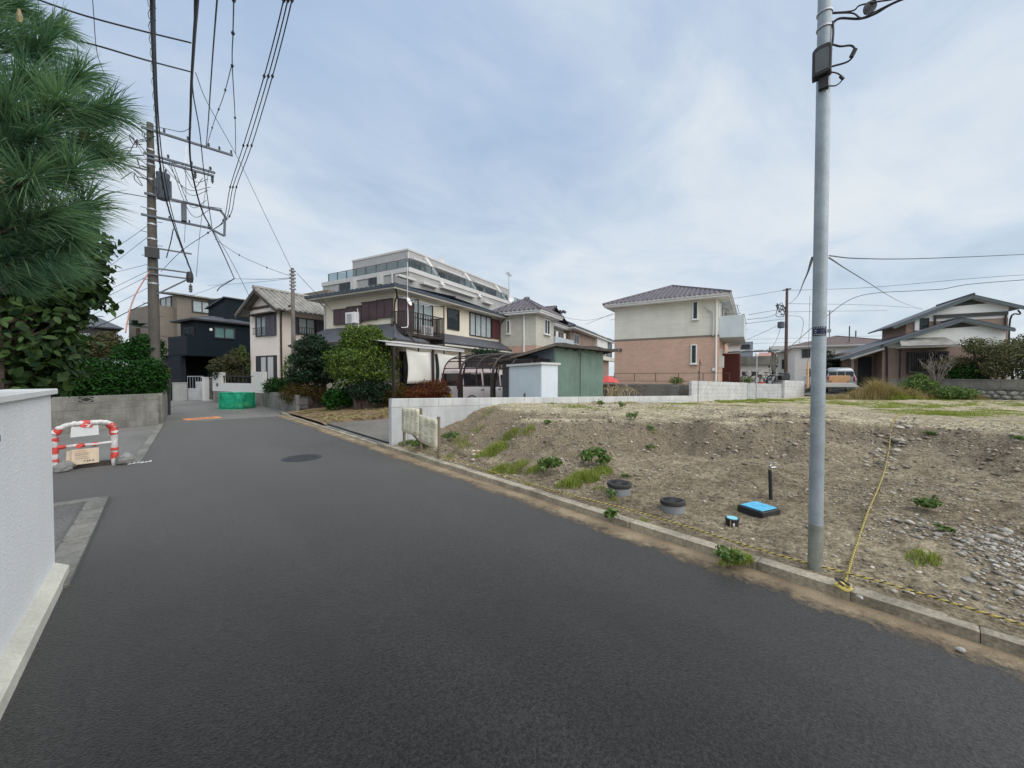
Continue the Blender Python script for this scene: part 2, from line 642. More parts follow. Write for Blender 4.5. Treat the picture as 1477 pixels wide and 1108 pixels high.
M['stucco'] = plain('stucco', (0.87, 0.865, 0.85), 0.9, 0.03, 1.2, 0.08, 70, 0.75, 60, 0.009, streak=0.22, dirt=(0.60, 0.59, 0.55))
M['cap_white'] = plain('cap_white', (0.74, 0.735, 0.70), 0.7, 0.05, 3, 0.06, 60, streak=0.12, dirt=(0.45, 0.44, 0.38))
M['cream_trim'] = plain('cream_trim', (0.62, 0.60, 0.50), 0.8, 0.12, 3, 0.15, 50, 0.3, 50, 0.005)
M['galv'] = plain('galv', (0.36, 0.405, 0.43), 0.45, 0.14, 5, 0.14, 60, metal=0.2, spec=0.5)
M['galv_dirty'] = plain('galv_dirty', (0.26, 0.27, 0.23), 0.7, 0.2, 8, 0.2, 60, metal=0.1)
M['steel'] = plain('steel', (0.42, 0.43, 0.44), 0.4, 0.1, 5, metal=0.7)
M['dark_steel'] = plain('dark_steel', (0.10, 0.105, 0.11), 0.5, 0.15, 5, metal=0.3)
M['pole_concrete'] = plain('pole_concrete', (0.105, 0.092, 0.078), 0.85, 0.16, 2.5, 0.2, 50, 0.3, 50, 0.004, streak=0.3)
M['pole_pale'] = plain('pole_pale', (0.19, 0.172, 0.15), 0.85, 0.15, 2.5, 0.2, 50, streak=0.3)
M['wood_pole'] = plain('wood_pole', (0.13, 0.085, 0.065), 0.85, 0.25, 4, 0.2, 30)
M['rubber'] = plain('rubber', (0.018, 0.018, 0.02), 0.6, 0.1, 5)
M['cable'] = plain('cable', (0.022, 0.021, 0.026), 0.55, 0.1, 5)
M['wire'] = plain('wire', (0.05, 0.055, 0.065), 0.5, 0.1, 5)
M['black'] = plain('black', (0.016, 0.016, 0.018), 0.5, 0.15, 5)
M['red_tape'] = plain('red_tape', (0.62, 0.065, 0.05), 0.5, 0.3, 14)
M['white_tape'] = plain('white_tape', (0.66, 0.63, 0.60), 0.5, 0.18, 14, 0.1, 40)
M['paper'] = plain('paper', (0.74, 0.735, 0.72), 0.6, 0.05, 6)
M['paper_tan'] = plain('paper_tan', (0.70, 0.56, 0.40), 0.7, 0.10, 5)
M['paper_old'] = plain('paper_old', (0.80, 0.75, 0.56), 0.8, 0.12, 3.5, 0.1, 40, streak=0.1, dirt=(0.5, 0.42, 0.22))
M['ink'] = plain('ink', (0.12, 0.11, 0.10), 0.8, 0.2, 9)
M['ink_faded'] = plain('ink_faded', (0.30, 0.27, 0.20), 0.9, 0.2, 9)
M['ink_red'] = plain('ink_red', (0.62, 0.12, 0.09), 0.8, 0.2, 9)
M['white_paint'] = plain('white_paint', (0.78, 0.78, 0.77), 0.5, 0.05, 4)
M['grey_wood'] = plain('grey_wood', (0.21, 0.17, 0.125), 0.85, 0.2, 6, 0.2, 30)
M['plastic_black'] = plain('plastic_black', (0.022, 0.022, 0.023), 0.6, 0.2, 8, 0.2, 60)
M['lid_dark'] = plain('lid_dark', (0.045, 0.04, 0.038), 0.8, 0.25, 9, 0.4, 90, 0.4, 120, 0.003)
M['pvc_grey'] = plain('pvc_grey', (0.23, 0.245, 0.255), 0.55, 0.12, 8)
M['blue_lid'] = plain('blue_lid', (0.10, 0.45, 0.68), 0.6, 0.14, 14, 0.16, 80)
M['cyan_lid'] = plain('cyan_lid', (0.22, 0.62, 0.70), 0.5, 0.06, 9)
M['chrome'] = plain('chrome', (0.55, 0.55, 0.55), 0.25, 0.05, 5, metal=0.95)
M['rope_yellow'] = plain('rope_yellow', (0.50, 0.40, 0.10), 0.8, 0.15, 14)
M['rope_black'] = plain('rope_black', (0.055, 0.05, 0.04), 0.8, 0.2, 14)
M['orange_mark'] = plain('orange_mark', (0.85, 0.33, 0.13), 0.8, 0.2, 7, 0.2, 40)
M['patch'] = asphalt_mat('patch', (0.012, 0.012, 0.012), (0.02, 0.02, 0.02), 0.6)
M['iron'] = plain('iron', (0.062, 0.063, 0.068), 0.55, 0.2, 9, 0.3, 60, metal=0.3)
M['stone'] = plain('stone', (0.36, 0.345, 0.31), 0.9, 0.35, 7, 0.25, 60)
M['rock_mid'] = plain('rock_mid', (0.24, 0.235, 0.22), 0.9, 0.35, 6, 0.25, 50, 0.5, 25, 0.01)
M['rock_dark'] = plain('rock_dark', (0.12, 0.11, 0.105), 0.9, 0.35, 2.5, 0.3, 30, 0.7, 14, 0.03)
M['net_green'] = None
M['glass'] = glass_mat('glass', (0.92, 0.95, 0.96), 0.88)
M['glass_dark'] = glass_mat('glass_dark', (0.50, 0.60, 0.64), 0.6)
M['glass_car'] = glass_mat('glass_car', (0.16, 0.18, 0.2), 0.25)
M['poly_smoke'] = glass_mat('poly_smoke', (0.96, 0.91, 0.91), 0.95, 0.15)
M['rail_glass'] = glass_mat('rail_glass', (0.80, 0.88, 0.90), 0.72, 0.08)
M['curtain'] = plain('curtain', (0.82, 0.82, 0.80), 0.9, 0.08, 3)
M['curtain_teal'] = plain('curtain_teal', (0.20, 0.34, 0.31), 0.9, 0.15, 2)
M['unlit_dark'] = plain('unlit_dark', (0.035, 0.035, 0.04), 0.9, 0.2, 2)  # near-black colour standing for missing light in rooms, doorways and the garage
M['car_white'] = plain('car_white', (0.86, 0.865, 0.86), 0.28, 0.02, 2, coat=0.6)
M['car_silver'] = plain('car_silver', (0.34, 0.36, 0.37), 0.3, 0.03, 2, metal=0.5, coat=0.6)
M['plate_yellow'] = plain('plate_yellow', (0.80, 0.52, 0.03), 0.5, 0.04, 2)
M['lamp_red'] = plain('lamp_red', (0.35, 0.02, 0.02), 0.2, 0.05, 2)
M['sheet'] = plain('sheet', (0.70, 0.68, 0.61), 0.9, 0.05, 2.5)
M['shed_green'] = plain('shed_green', (0.135, 0.205, 0.165), 0.6, 0.2, 0.9, 0.1, 40, streak=0.75, dirt=(0.225, 0.265, 0.225))
M['shed_blue'] = plain('shed_blue', (0.09, 0.115, 0.135), 0.6, 0.15, 2)
M['locker'] = plain('locker', (0.56, 0.62, 0.645), 0.5, 0.05, 1.5, streak=0.18, dirt=(0.34, 0.36, 0.38))
M['locker_side'] = plain('locker_side', (0.66, 0.70, 0.74), 0.5, 0.05, 1.5, streak=0.15, dirt=(0.45, 0.46, 0.48))
M['roof_felt'] = plain('roof_felt', (0.055, 0.05, 0.05), 0.8, 0.3, 3, 0.2, 30)
M['timber_dark'] = plain('timber_dark', (0.07, 0.055, 0.045), 0.8, 0.25, 5)
M['cream_wall'] = plain('cream_wall', (0.76, 0.69, 0.56), 0.85, 0.05, 0.8, 0.06, 60, 0.2, 60, 0.004, streak=0.12, dirt=(0.48, 0.43, 0.34))
M['soffit'] = plain('soffit', (0.60, 0.575, 0.51), 0.8, 0.05, 1.5)
M['pink_wall'] = plain('pink_wall', (0.90, 0.79, 0.70), 0.85, 0.05, 0.8, 0.06, 60, 0.2, 60, 0.004, streak=0.12, dirt=(0.5, 0.42, 0.38))
M['navy_roof'] = plain('navy_roof', (0.050, 0.065, 0.088), 0.45, 0.15, 1.5, 0.1, 30)
M['slate_roof'] = plain('slate_roof', (0.088, 0.092, 0.105), 0.6, 0.16, 1.2, 0.2, 20)
M['tile_grey'] = plain('tile_grey', (0.29, 0.275, 0.245), 0.7, 0.25, 2.2, 0.2, 12)
M['tile_purple'] = plain('tile_purple', (0.125, 0.108, 0.122), 0.65, 0.2, 2.2, 0.2, 10)
M['tile_purple_dark'] = plain('tile_purple_dark', (0.095, 0.08, 0.09), 0.65, 0.2, 2.2, 0.2, 10)
M['brown_roof'] = plain('brown_roof', (0.12, 0.082, 0.072), 0.7, 0.2, 2.2, 0.2, 10)
M['shutter_plum'] = plain('shutter_plum', (0.072, 0.038, 0.042), 0.5, 0.14, 1.5)
M['shutter_red'] = plain('shutter_red', (0.085, 0.022, 0.026), 0.5, 0.12, 1.5)
M['shutter_blue'] = plain('shutter_blue', (0.055, 0.048, 0.065), 0.5, 0.12, 1.5)
M['bronze'] = plain('bronze', (0.042, 0.032, 0.028), 0.45, 0.12, 4, metal=0.3)
M['navy_siding'] = siding('navy_siding', (0.003, 0.011, 0.016), 0.22, 3.0, 0.04, 0.6)
M['slate_siding'] = siding('slate_siding', (0.018, 0.022, 0.031), 0.16, 3.0, 0.04, 0.6)
M['beige_siding'] = siding('beige_siding', (0.225, 0.195, 0.16), 0.3, 1.8, 0.03, 0.7, dark=0.88)
M['brick_siding'] = siding('brick_siding', (0.63, 0.425, 0.325), 0.075, 0.25, 0.07, 0.85, True, 1.04)
M['cream_siding'] = siding('cream_siding', (0.76, 0.735, 0.645), 0.15, 0.91, 0.03, 0.75, dark=0.86)
M['beige_block'] = siding('beige_block', (0.64, 0.615, 0.525), 0.15, 0.45, 0.05, 0.75, True, 0.88)
M['tile_apartment'] = siding('tile_apartment', (0.44, 0.43, 0.42), 0.12, 0.24, 0.06, 0.6, True, 0.9)
M['ledge_pale'] = plain('ledge_pale', (0.56, 0.55, 0.53), 0.8, 0.05, 0.8, streak=0.15)
M['taupe_wall'] = siding('taupe_wall', (0.33, 0.24, 0.195), 0.2, 2.0, 0.05, 0.85, dark=0.8)
M['white_gable'] = plain('white_gable', (0.84, 0.83, 0.77), 0.85, 0.04, 0.8, streak=0.15, dirt=(0.45, 0.44, 0.40))
M['fascia_teal'] = plain('fascia_teal', (0.10, 0.125, 0.13), 0.6, 0.12, 2)
M['white_wall'] = plain('white_wall', (0.68, 0.66, 0.62), 0.85, 0.05, 0.8, streak=0.12)
M['dark_wall'] = plain('dark_wall', (0.06, 0.058, 0.055), 0.8, 0.2, 1.2)
M['door_red'] = siding('door_red', (0.095, 0.027, 0.023), 0.1, 3.0, 0.06, 0.5)
M['box_grey'] = plain('box_grey', (0.25, 0.27, 0.30), 0.7, 0.1, 1)
M['tin_red'] = plain('tin_red', (0.44, 0.22, 0.18), 0.7, 0.2, 2)
M['orange'] = plain('orange', (0.74, 0.42, 0.22), 0.6, 0.08, 3)
M['red_cloth'] = plain('red_cloth', (0.55, 0.07, 0.06), 0.7, 0.1, 3)
M['yellow_bag'] = plain('yellow_bag', (0.75, 0.55, 0.04), 0.6, 0.12, 6)
M['transformer'] = plain('transformer', (0.085, 0.10, 0.12), 0.5, 0.12, 3)
M['bark'] = plain('bark', (0.085, 0.062, 0.046), 0.95, 0.3, 6, 0.3, 30, 0.8, 30, 0.02)
M['bark_pale'] = plain('bark_pale', (0.20, 0.165, 0.135), 0.95, 0.25, 6)
M['twig'] = plain('twig', (0.25, 0.22, 0.19), 0.95, 0.2, 6)
M['straw'] = plain('straw', (0.42, 0.33, 0.18), 0.9, 0.3, 6)
M['mulch'] = plain('mulch', (0.27, 0.185, 0.105), 0.95, 0.35, 3, 0.4, 25, 0.8, 25, 0.03)
# foliage
M['needle'] = leaf_mat('needle', (0.024, 0.11, 0.085), (0.28, 0.43, 0.24), 0.4, 0.35, (0.28, 0.26, 0.13))
M['broadleaf'] = leaf_mat('broadleaf', (0.004, 0.018, 0.007), (0.085, 0.15, 0.04), 0.25, 0.4, (0.15, 0.17, 0.05))
M['hedge'] = leaf_mat('hedge', (0.003, 0.016, 0.003), (0.03, 0.115, 0.014), 0.2)
M['shrub_tan'] = leaf_mat('shrub_tan', (0.05, 0.055, 0.025), (0.16, 0.14, 0.065), 0.25)
M['conifer'] = leaf_mat('conifer', (0.012, 0.035, 0.022), (0.05, 0.11, 0.05), 0.2)
M['bush_dark'] = leaf_mat('bush_dark', (0.004, 0.015, 0.008), (0.04, 0.08, 0.038), 0.2)
M['bush_lime'] = leaf_mat('bush_lime', (0.008, 0.034, 0.008), (0.22, 0.32, 0.06), 0.3)
M['azalea_brown'] = leaf_mat('azalea_brown', (0.022, 0.022, 0.006), (0.16, 0.11, 0.025), 0.2)
M['azalea_red'] = leaf_mat('azalea_red', (0.045, 0.012, 0.006), (0.21, 0.068, 0.022), 0.2, 0.5, (0.16, 0.14, 0.04))
M['weed'] = leaf_mat('weed', (0.045, 0.095, 0.025), (0.21, 0.30, 0.09), 0.3)
M['grass'] = leaf_mat('grass', (0.12, 0.17, 0.03), (0.38, 0.43, 0.10), 0.35)
M['grass_dry'] = leaf_mat('grass_dry', (0.22, 0.18, 0.085), (0.50, 0.41, 0.22), 0.3)
M['tree_mixed'] = leaf_mat('tree_mixed', (0.04, 0.055, 0.026), (0.20, 0.195, 0.09), 0.25, 0.45, (0.14, 0.10, 0.05))


def gutter_mat():
    """washed sand thinning out over the asphalt away from the kerb"""
    m, t, b = base_mat('gutter')
    a = N(t, "ShaderNodeAttribute", attribute_name="var")
    v = pos_vec(t)
    n = math_n(t, 'ADD', math_n(t, 'MULTIPLY', noise(t, v, 1.3, 6.0, 0.65), 0.55), math_n(t, 'MULTIPLY', noise(t, v, 14.0, 5.0, 0.7), 0.45))
    f = ramp_out(t, math_n(t, 'ADD', a.outputs["Fac"], math_n(t, 'MULTIPLY', math_n(t, 'SUBTRACT', n, 0.5), 1.5)), 0.32, 0.78)
    g = noise(t, v, 120.0, 3.0, 0.75)
    sand = mixc(t, ramp_out(t, noise(t, v, 3.0, 6.0, 0.6), 0.3, 0.7), (0.27, 0.205, 0.135), (0.46, 0.36, 0.235))
    sand = mixc(t, ramp_out(t, g, 0.35, 0.7), mixc(t, 1.0, sand, (0.6, 0.6, 0.6), 'MULTIPLY'), sand)
    t.links.new(sand, b.inputs["Base Color"])
    b.inputs["Roughness"].default_value = 0.95
    b.inputs["Specular IOR Level"].default_value = 0.15
    tr = N(t, "ShaderNodeBsdfTransparent")
    ms = N(t, "ShaderNodeMixShader")
    t.links.new(f, ms.inputs[0])
    t.links.new(tr.outputs[0], ms.inputs[1])
    t.links.new(b.outputs[0], ms.inputs[2])
    t.links.new(ms.outputs[0], t.nodes["Material Output"].inputs[0])
    bump(t, b, noise(t, v, 130.0, 4.0, 0.7), 0.6, 0.007)
    return m


M['gutter'] = gutter_mat()


def net_mat():
    m, t, b = base_mat('net_green')
    b.inputs["Base Color"].default_value = (0.0, 0.26, 0.13, 1)
    b.inputs["Roughness"].default_value = 0.6
    v = pos_vec(t)
    c = mixc(t, ramp_out(t, noise(t, v, 5.0, 4.0), 0.3, 0.7), (0.0, 0.34, 0.18), (0.015, 0.52, 0.28))
    t.links.new(c, b.inputs["Base Color"])
    tr = N(t, "ShaderNodeBsdfTransparent")
    ms = N(t, "ShaderNodeMixShader", i_0=0.42)
    t.links.new(b.outputs[0], ms.inputs[1])
    t.links.new(tr.outputs[0], ms.inputs[2])
    t.links.new(ms.outputs[0], t.nodes["Material Output"].inputs[0])
    return m


M['net_green'] = net_mat()
# ------------------------------------------------------------------ noise for relief
def vnoise(x, y, scale, seed=0):
    x, y = np.asarray(x) * scale, np.asarray(y) * scale
    xi, yi = np.floor(x).astype(np.int64), np.floor(y).astype(np.int64)
    fx, fy = x - xi, y - yi
    fx, fy = fx * fx * (3 - 2 * fx), fy * fy * (3 - 2 * fy)

    def h(a, b):
        n = (a * 374761393 + b * 668265263 + seed * 2147483647) & 0xffffffff
        n = ((n ^ (n >> 13)) * 1274126177) & 0xffffffff
        return ((n ^ (n >> 16)) & 0xffff) / 65535.0 - 0.5
    return ((h(xi, yi) * (1 - fx) + h(xi + 1, yi) * fx) * (1 - fy) + (h(xi, yi + 1) * (1 - fx) + h(xi + 1, yi + 1) * fx) * fy)


def fbm(x, y, scale, octaves=4, seed=0):
    s, a = 0, 1.0
    for k in range(octaves):
        s = s + a * vnoise(x, y, scale * 2 ** k, seed + k)
        a *= 0.5
    return s


def sheet(name, pts, z, mat):
    mb = MB()
    mb.add([(p[0], p[1], (p[2] if len(p) > 2 else z)) for p in pts], [tuple(range(len(pts)))])
    return structure(mb.build(name, mat))


# ------------------------------------------------------------------ ground, road
sheet('ground', [(-2500, -2500), (2500, -2500), (2500, 2500), (-2500, 2500)], -0.05, M['ground'])
sheet('old_road', [(-14, 17.9), (5.0, 17.9), (6.5, 30), (6.5, 75), (-14, 75)], 0.0, M['asphalt_old'])
rd = [(-0.70, -14), (3.72, -14), (3.72, 17.95), (-0.02, 17.95), (-0.12, 15.5), (-0.36, 10.02), (-9, 10.6), (-9, 7.45), (-0.60, 7.38)]
sheet('road', rd, 0.004, M['asphalt'])
sheet('corner_apron', [(-0.60, 4.5), (-0.60, 7.38), (-6, 7.45), (-6, 4.5)], 0.006, M['asphalt_old'])
sheet('side_driveway', [(-0.36, 10.02), (-0.12, 15.5), (-0.02, 18.1), (-9, 18.1), (-9, 10.6)], 0.0, M['asphalt_old'])
sheet('driveway_edge', [(-0.36, 10.02), (-0.02, 18.0), (-0.16, 18.0), (-0.52, 10.02)], 0.009, M['concrete_old'])

# worn sandy gutter along the kerb, with a ragged edge
ys = np.linspace(-14, 18.2, 130)
xs_ = np.linspace(2.75, 3.70, 8)
ga, gb = np.meshgrid(xs_, ys)
gi = np.arange(ga.size).reshape(ga.shape)
structure(np_mesh('gutter', np.stack([ga, gb, ga * 0 + .009], -1).reshape(-1, 3), np.stack([gi[:-1, :-1], gi[:-1, 1:], gi[1:, 1:], gi[1:, :-1]], -1).reshape(-1, 4), M['gutter'], None,
                  np.clip((ga.ravel() - 3.12) / .58 + .25 * fbm(ga.ravel(), gb.ravel(), .45, 3, 5), 0, 1) * np.clip((ga.ravel() - 2.75) / .3, 0, 1) - .25 * np.clip((3.4 - ga.ravel()) / .4, 0, 1)))

# kerb stones, each a piece of the kerb
kerb = structure(bpy.data.objects.new('kerb', None))
C.objects.link(kerb)
kerb.location = (3.68, 0, 0)
y = -8.0
while y < 18.6:
    low = 8.2 < y < 17.5
    ln = 0.6
    h = 0.035 if low else 0.082
    piece('kerb_stone', M['kerb'], kerb, (0.125, ln - 0.004, h + 0.1), (0.062 + rnd.uniform(-.008, .008), y + ln / 2, (h - 0.1) / 2 + rnd.uniform(-.005, .004)), rnd.uniform(-.003, .003), 0.025)
    y += ln
drain_kerb = structure(bpy.data.objects.new('drain_kerb', None))
C.objects.link(drain_kerb)
drain_kerb.location = (-0.62, 4.6, 0)
for k in range(5):
    piece('kerb_stone', M['concrete_old'], drain_kerb, (0.19, 0.59, 0.13), (-0.05, 0.3 + k * 0.6 - 0.1, -0.035 + rnd.uniform(0, .006)), rnd.uniform(-.01, .01), 0.06)
for k in range(8):
    piece('kerb_stone', M['concrete_old'], drain_kerb, (0.59, 0.14, 0.13), (-0.36 - k * 0.6, 2.86 + 0.012 * k, -0.04 + rnd.uniform(0, .006)), 0.0, 0.06)

# manhole cover and the frame painted orange further up the street
mh = thing('manhole_cover', 'round iron manhole cover sunk in the dark asphalt', 'manhole cover', (2.02, 8.50, 0.004))
m1 = MB().lathe([(0.36, 0.0), (0.36, 0.006), (0.315, 0.006), (0.315, 0.003)], 28)
m1.build('ring', M['iron'], mh)
m2 = MB().lathe([(0.305, 0.003), (0.305, 0.010)], 28)
for k in range(-4, 5):
    w = math.sqrt(max(0, 0.27 ** 2 - (k * 0.06) ** 2))
    m2.box(-w, k * 0.06 - 0.012, 0.010, w, k * 0.06 + 0.012, 0.014)
m2.build('lid', M['iron'], mh)
pt = MB()
a = np.linspace(0, 2 * math.pi, 25)[:-1]
pt.add([(2.62 + 0.42 * math.cos(t) * (1 + .1 * math.sin(3 * t)), 9.75 + 0.30 * math.sin(t), 0.007) for t in a], [tuple(range(24))])
structure(pt.build('road_patch', M['patch']))
om = thing('slot_drain', 'orange painted frame of a slot drain lying flat in the street', 'drain frame', (1.06, 18.95, 0.004), R(10))
f = MB()
f.box(-0.56, -0.32, 0, 0.56, -0.10, 0.012).box(-0.56, 0.10, 0, 0.56, 0.32, 0.012).box(-0.56, -0.10, 0, -0.38, 0.10, 0.012).box(0.38, -0.10, 0, 0.56, 0.10, 0.012)
f.build('frame', M['orange_mark'], om)
g = MB().box(-0.375, -0.095, 0, 0.375, 0.095, 0.004)
for k in range(12):
    g.box(-0.36 + k * 0.064, -0.09, 0.004, -0.33 + k * 0.064, 0.09, 0.009)
g.build('grate', M['iron'], om)

# ------------------------------------------------------------------ vacant lot: earth bank between kerb and plateau
CTRL = [(3.8, y_, 0.078) for y_ in (-9, -6, -3, -1, 1, 3, 5, 7, 8.2)] + [(4.4, y_, 0.07) for y_ in (-1.5, .5, 2.5, 4.5, 6)]


def ctl(px, py, z):
    p = on_level(px, py, z)
    CTRL.append((p.x, p.y, z))


for a_ in ((893, 718, .05), (970, 738, .05), (1090, 742, .05), (1180, 740, .09), (1000, 690, .09), (1100, 690, .12), (1180, 700, .14),
           (1000, 662, .14), (1170, 672, .18), (850, 668, .16), (770, 672, .16), (690, 655, .14), (1400, 720, .22), (1300, 760, .14), (1470, 800, .16), (1477, 720, .24),
           (1000, 640, .30), (1170, 645, .33), (860, 640, .34), (770, 640, .36),
           (1005, 604, .72), (1100, 602, .70), (1180, 603, .70), (1300, 608, .68), (1400, 618, .66), (1477, 628, .66),
           (1000, 598, .72), (1180, 598, .70), (1300, 602, .68), (1477, 618, .64),
           (850, 598, .74), (760, 594, .80), (715, 592, .80), (840, 592, .76), (760, 589, .82),
           (720, 615, .52), (690, 600, .62), (660, 630, .30),
           (1000, 614, .57), (1100, 614, .55), (1180, 615, .55), (1300, 622, .53), (1400, 634, .50), (850, 611, .60), (920, 611, .58)):
    ctl(*a_)
CTRL += [(x_, 8.2, z_) for x_, z_ in ((4.6, .16), (5.2, .35), (6.0, .70), (6.8, .86), (8, .84), (10, .76), (12, .66), (15, .52), (18, .44))]
CTRL += [(22, 7.2, .36), (30, 6.2, .2), (20, 2, .42), (26, 0, .3), (34, 3, .22), (38, 0, .25), (38, -6, .25), (22, -4, .4), (30, -8, .3), (16, 4.5, .52), (15, -2, .58), (14, -8, .6), (8.5, -4, .42), (6, -5, .2), (6, -9, .2), (9, -9, .45), (10, -4, .62)]
cp = np.array(CTRL)


def _tps(r2):
    return np.where(r2 > 1e-12, r2 * np.log(np.maximum(r2, 1e-12)), 0.0)


_n = len(cp)
_K = _tps(((cp[:, None, :2] - cp[None, :, :2]) ** 2).sum(-1)) + np.eye(_n) * 0.06
_P = np.hstack([np.ones((_n, 1)), cp[:, :2]])
_A = np.block([[_K, _P], [_P.T, np.zeros((3, 3))]])
_W = np.linalg.solve(_A, np.concatenate([cp[:, 2], np.zeros(3)]))


def lot_base(x, y):
    x, y = np.atleast_1d(np.asarray(x, float)), np.atleast_1d(np.asarray(y, float))
    s = x.shape
    q = np.stack([x.ravel(), y.ravel()], 1)
    out = np.empty(len(q))
    for i in range(0, len(q), 20000):
        b = q[i:i + 20000]
        out[i:i + 20000] = _tps(((b[:, None] - cp[None, :, :2]) ** 2).sum(-1)) @ _W[:_n] + _W[_n] + b @ _W[_n + 1:]
    out = np.clip(out, 0.03, 1.0)
    # the cut bank: steeper in the middle, sharper at crest and toe
    t_ = np.clip((out - 0.13) / 0.55, 0, 1)
    st_ = 0.13 + 0.55 * t_ ** 3 * (t_ * (t_ * 6 - 15) + 10)
    w_ = 0.75 * np.clip((14 - q[:, 0]) / 3, 0, 1) * np.clip((7.6 - q[:, 1]) / 1.5, 0, 1)
    out = np.where((out > 0.13) & (out < 0.68), out * (1 - w_) + st_ * w_, out)
    return out.reshape(s)


def lot_h(x, y):
    """height of the earth at a point or points, relief included"""
    z = lot_base(x, y)
    e = 0.12
    gx, gy = (lot_base(np.asarray(x) + e, y) - z) / e, (lot_base(x, np.asarray(y) + e) - z) / e
    sl = np.clip((np.hypot(gx, gy) - 0.10) / 0.20, 0, 1)
    near = np.clip((np.atleast_1d(x) - 3.82) / 0.4, 0, 1)
    z = z + near * (0.05 * fbm(x, y, 1.1, 4, 3) + 0.022 * fbm(x, y, 6.0, 3, 11) + 0.014 * vnoise(x, y, 15.0, 13))
    z = z + sl * (0.20 * fbm(np.asarray(x) * 0.6, np.asarray(y) * 1.6, 1.6, 4, 21) + 0.085 * fbm(x, y, 7.0, 3, 31))
    return z, sl


xs = np.concatenate([np.arange(3.775, 13.2, 0.058), 13.2 + np.cumsum(np.linspace(0.07, 0.78, 58))])
ys = np.concatenate([np.arange(-9, -3, 0.2), np.arange(-3, 8.26, 0.062)])
gx_, gy_ = np.meshgrid(xs, ys)
gz_, gs_ = lot_h(gx_, gy_)
nx, ny = len(xs), len(ys)
idx = np.arange(nx * ny).reshape(ny, nx)
fq = np.stack([idx[:-1, :-1], idx[:-1, 1:], idx[1:, 1:], idx[1:, :-1]], -1).reshape(-1, 4)
turned = np.clip(gs_ * 1.05 + 0.35 * fbm(gx_, gy_, 0.9, 3, 41) - .05, 0, 1)
lot = structure(np_mesh('vacant_lot', np.stack([gx_, gy_, gz_], -1).reshape(-1, 3), fq, M['soil'], None, turned.ravel(), True))
dry_ = np.clip((lot_base(gx_, gy_) - .50) / .14, 0, 1) * np.clip(1 - gs_ * 1.2, 0, 1) + np.clip((gx_ - 14) / 6, 0, .8)
da = lot.data.attributes.new('dry', 'FLOAT', 'POINT')
da.data.foreach_set('value', (np.clip(dry_, 0, 1) * .8).ravel().astype(np.float32))


def lot_z(x, y):
    return float(lot_h(np.array([x]), np.array([y]))[0][0])


# land beyond the walls
sheet('yard', [(3.85, 8.35), (17, 8.35), (19, 14), (19, 40), (6, 40), (4.4, 19), (3.9, 13.2)], 0.10, M['ground'])
sheet('driveway', [(3.815, 8.42, .042), (9.5, 8.42, .13), (9.0, 13.4, .13), (3.815, 13.4, .042)], 0.1, M['concrete_drive'])
mu = MB()
mx, my = np.meshgrid(np.linspace(3.82, 9.2, 40), np.linspace(13.15, 18.6, 40))
mz = 0.06 + (0.055 * (mx - 3.86) + 0.10 * fbm(mx, my, 1.5, 4, 8) * np.clip((mx - 3.9), 0, 1) + 0.05) * np.clip((my - 13.1) / .5, 0, 1)
mi = np.arange(1600).reshape(40, 40)
structure(np_mesh('mulch', np.stack([mx, my, mz], -1).reshape(-1, 3), np.stack([mi[:-1, :-1], mi[:-1, 1:], mi[1:, 1:], mi[1:, :-1]], -1).reshape(-1, 4), M['mulch'], None, None, True))
hi = MB()
hi.slab([(18.9, 8.3, 1.22), (30.5, 6.9, 0.95), (33.5, 6.6, 0.6), (70, 10, 0.6), (70, 90, 0.9), (16, 90, 1.1), (15.5, 24, 1.15), (16.8, 12, 1.2)], 1.5)
structure(hi.build('raised_ground', M['ground']))
lo2 = MB()
lo2.slab([(37.4, 1.35, 1.15), (35.65, -5.2, 1.15), (33.6, -14, 1.15), (90, -18, 1.2), (90, 4.2, 0.95), (44, 3.2, 0.95)], 1.5)
structure(lo2.build('terrace', M['ground']))
sheet('back_lane', [(33.6, 6.5, 0.28), (33.4, 2.4, 0.25), (37.5, 1.4, 0.30), (90, 4.0, 0.7), (90, 14, 0.7)], 0.3, M['asphalt_old'])


# ------------------------------------------------------------------ block walls
def block_wall(name, label, cat, p0, p1, z0, z1, mat, th=0.12, ln=0.4, course=0.2, ztop1=None, group=None, skip=None, gap=0.008):
    """blocks laid in courses between two points; every block is a piece of the wall"""
    d = Vector((p1[0] - p0[0], p1[1] - p0[1]))
    L = d.length
    w = thing(name, label, cat, (p0[0], p0[1], z0), math.atan2(d.y, d.x), group)
    nr = max(1, round((z1 - z0) / course))
    ch = (z1 - z0) / nr
    drop = 0.0 if ztop1 is None else (ztop1 - z1)
    core = MB()
    core.slab([(0.06, -th / 2 + 0.009, z1 - z0 - 0.012), (L - 0.06, -th / 2 + 0.009, z1 - z0 - 0.012 + drop), (L - 0.06, th / 2 - 0.009, z1 - z0 - 0.012 + drop), (0.06, th / 2 - 0.009, z1 - z0 - 0.012)], z1 - z0)
    core.build('mortar', M['mortar'], w)
    for r in range(nr):
        x = 0.0
        first = True
        while x < L - 0.03:
            l = min(ln, L - x)
            if first and r % 2 == 1:
                l = min(ln / 2, L)
            first = False
            if not (skip and skip(x, x + l, r)):
                dz = drop * (x + l / 2) / L
                piece('block', mat, w, (l - gap, th, ch - gap), (x + l / 2, rnd.uniform(-.0025, .0025), r * ch + ch / 2 + dz), 0, 0.035)
            x += l
    return w


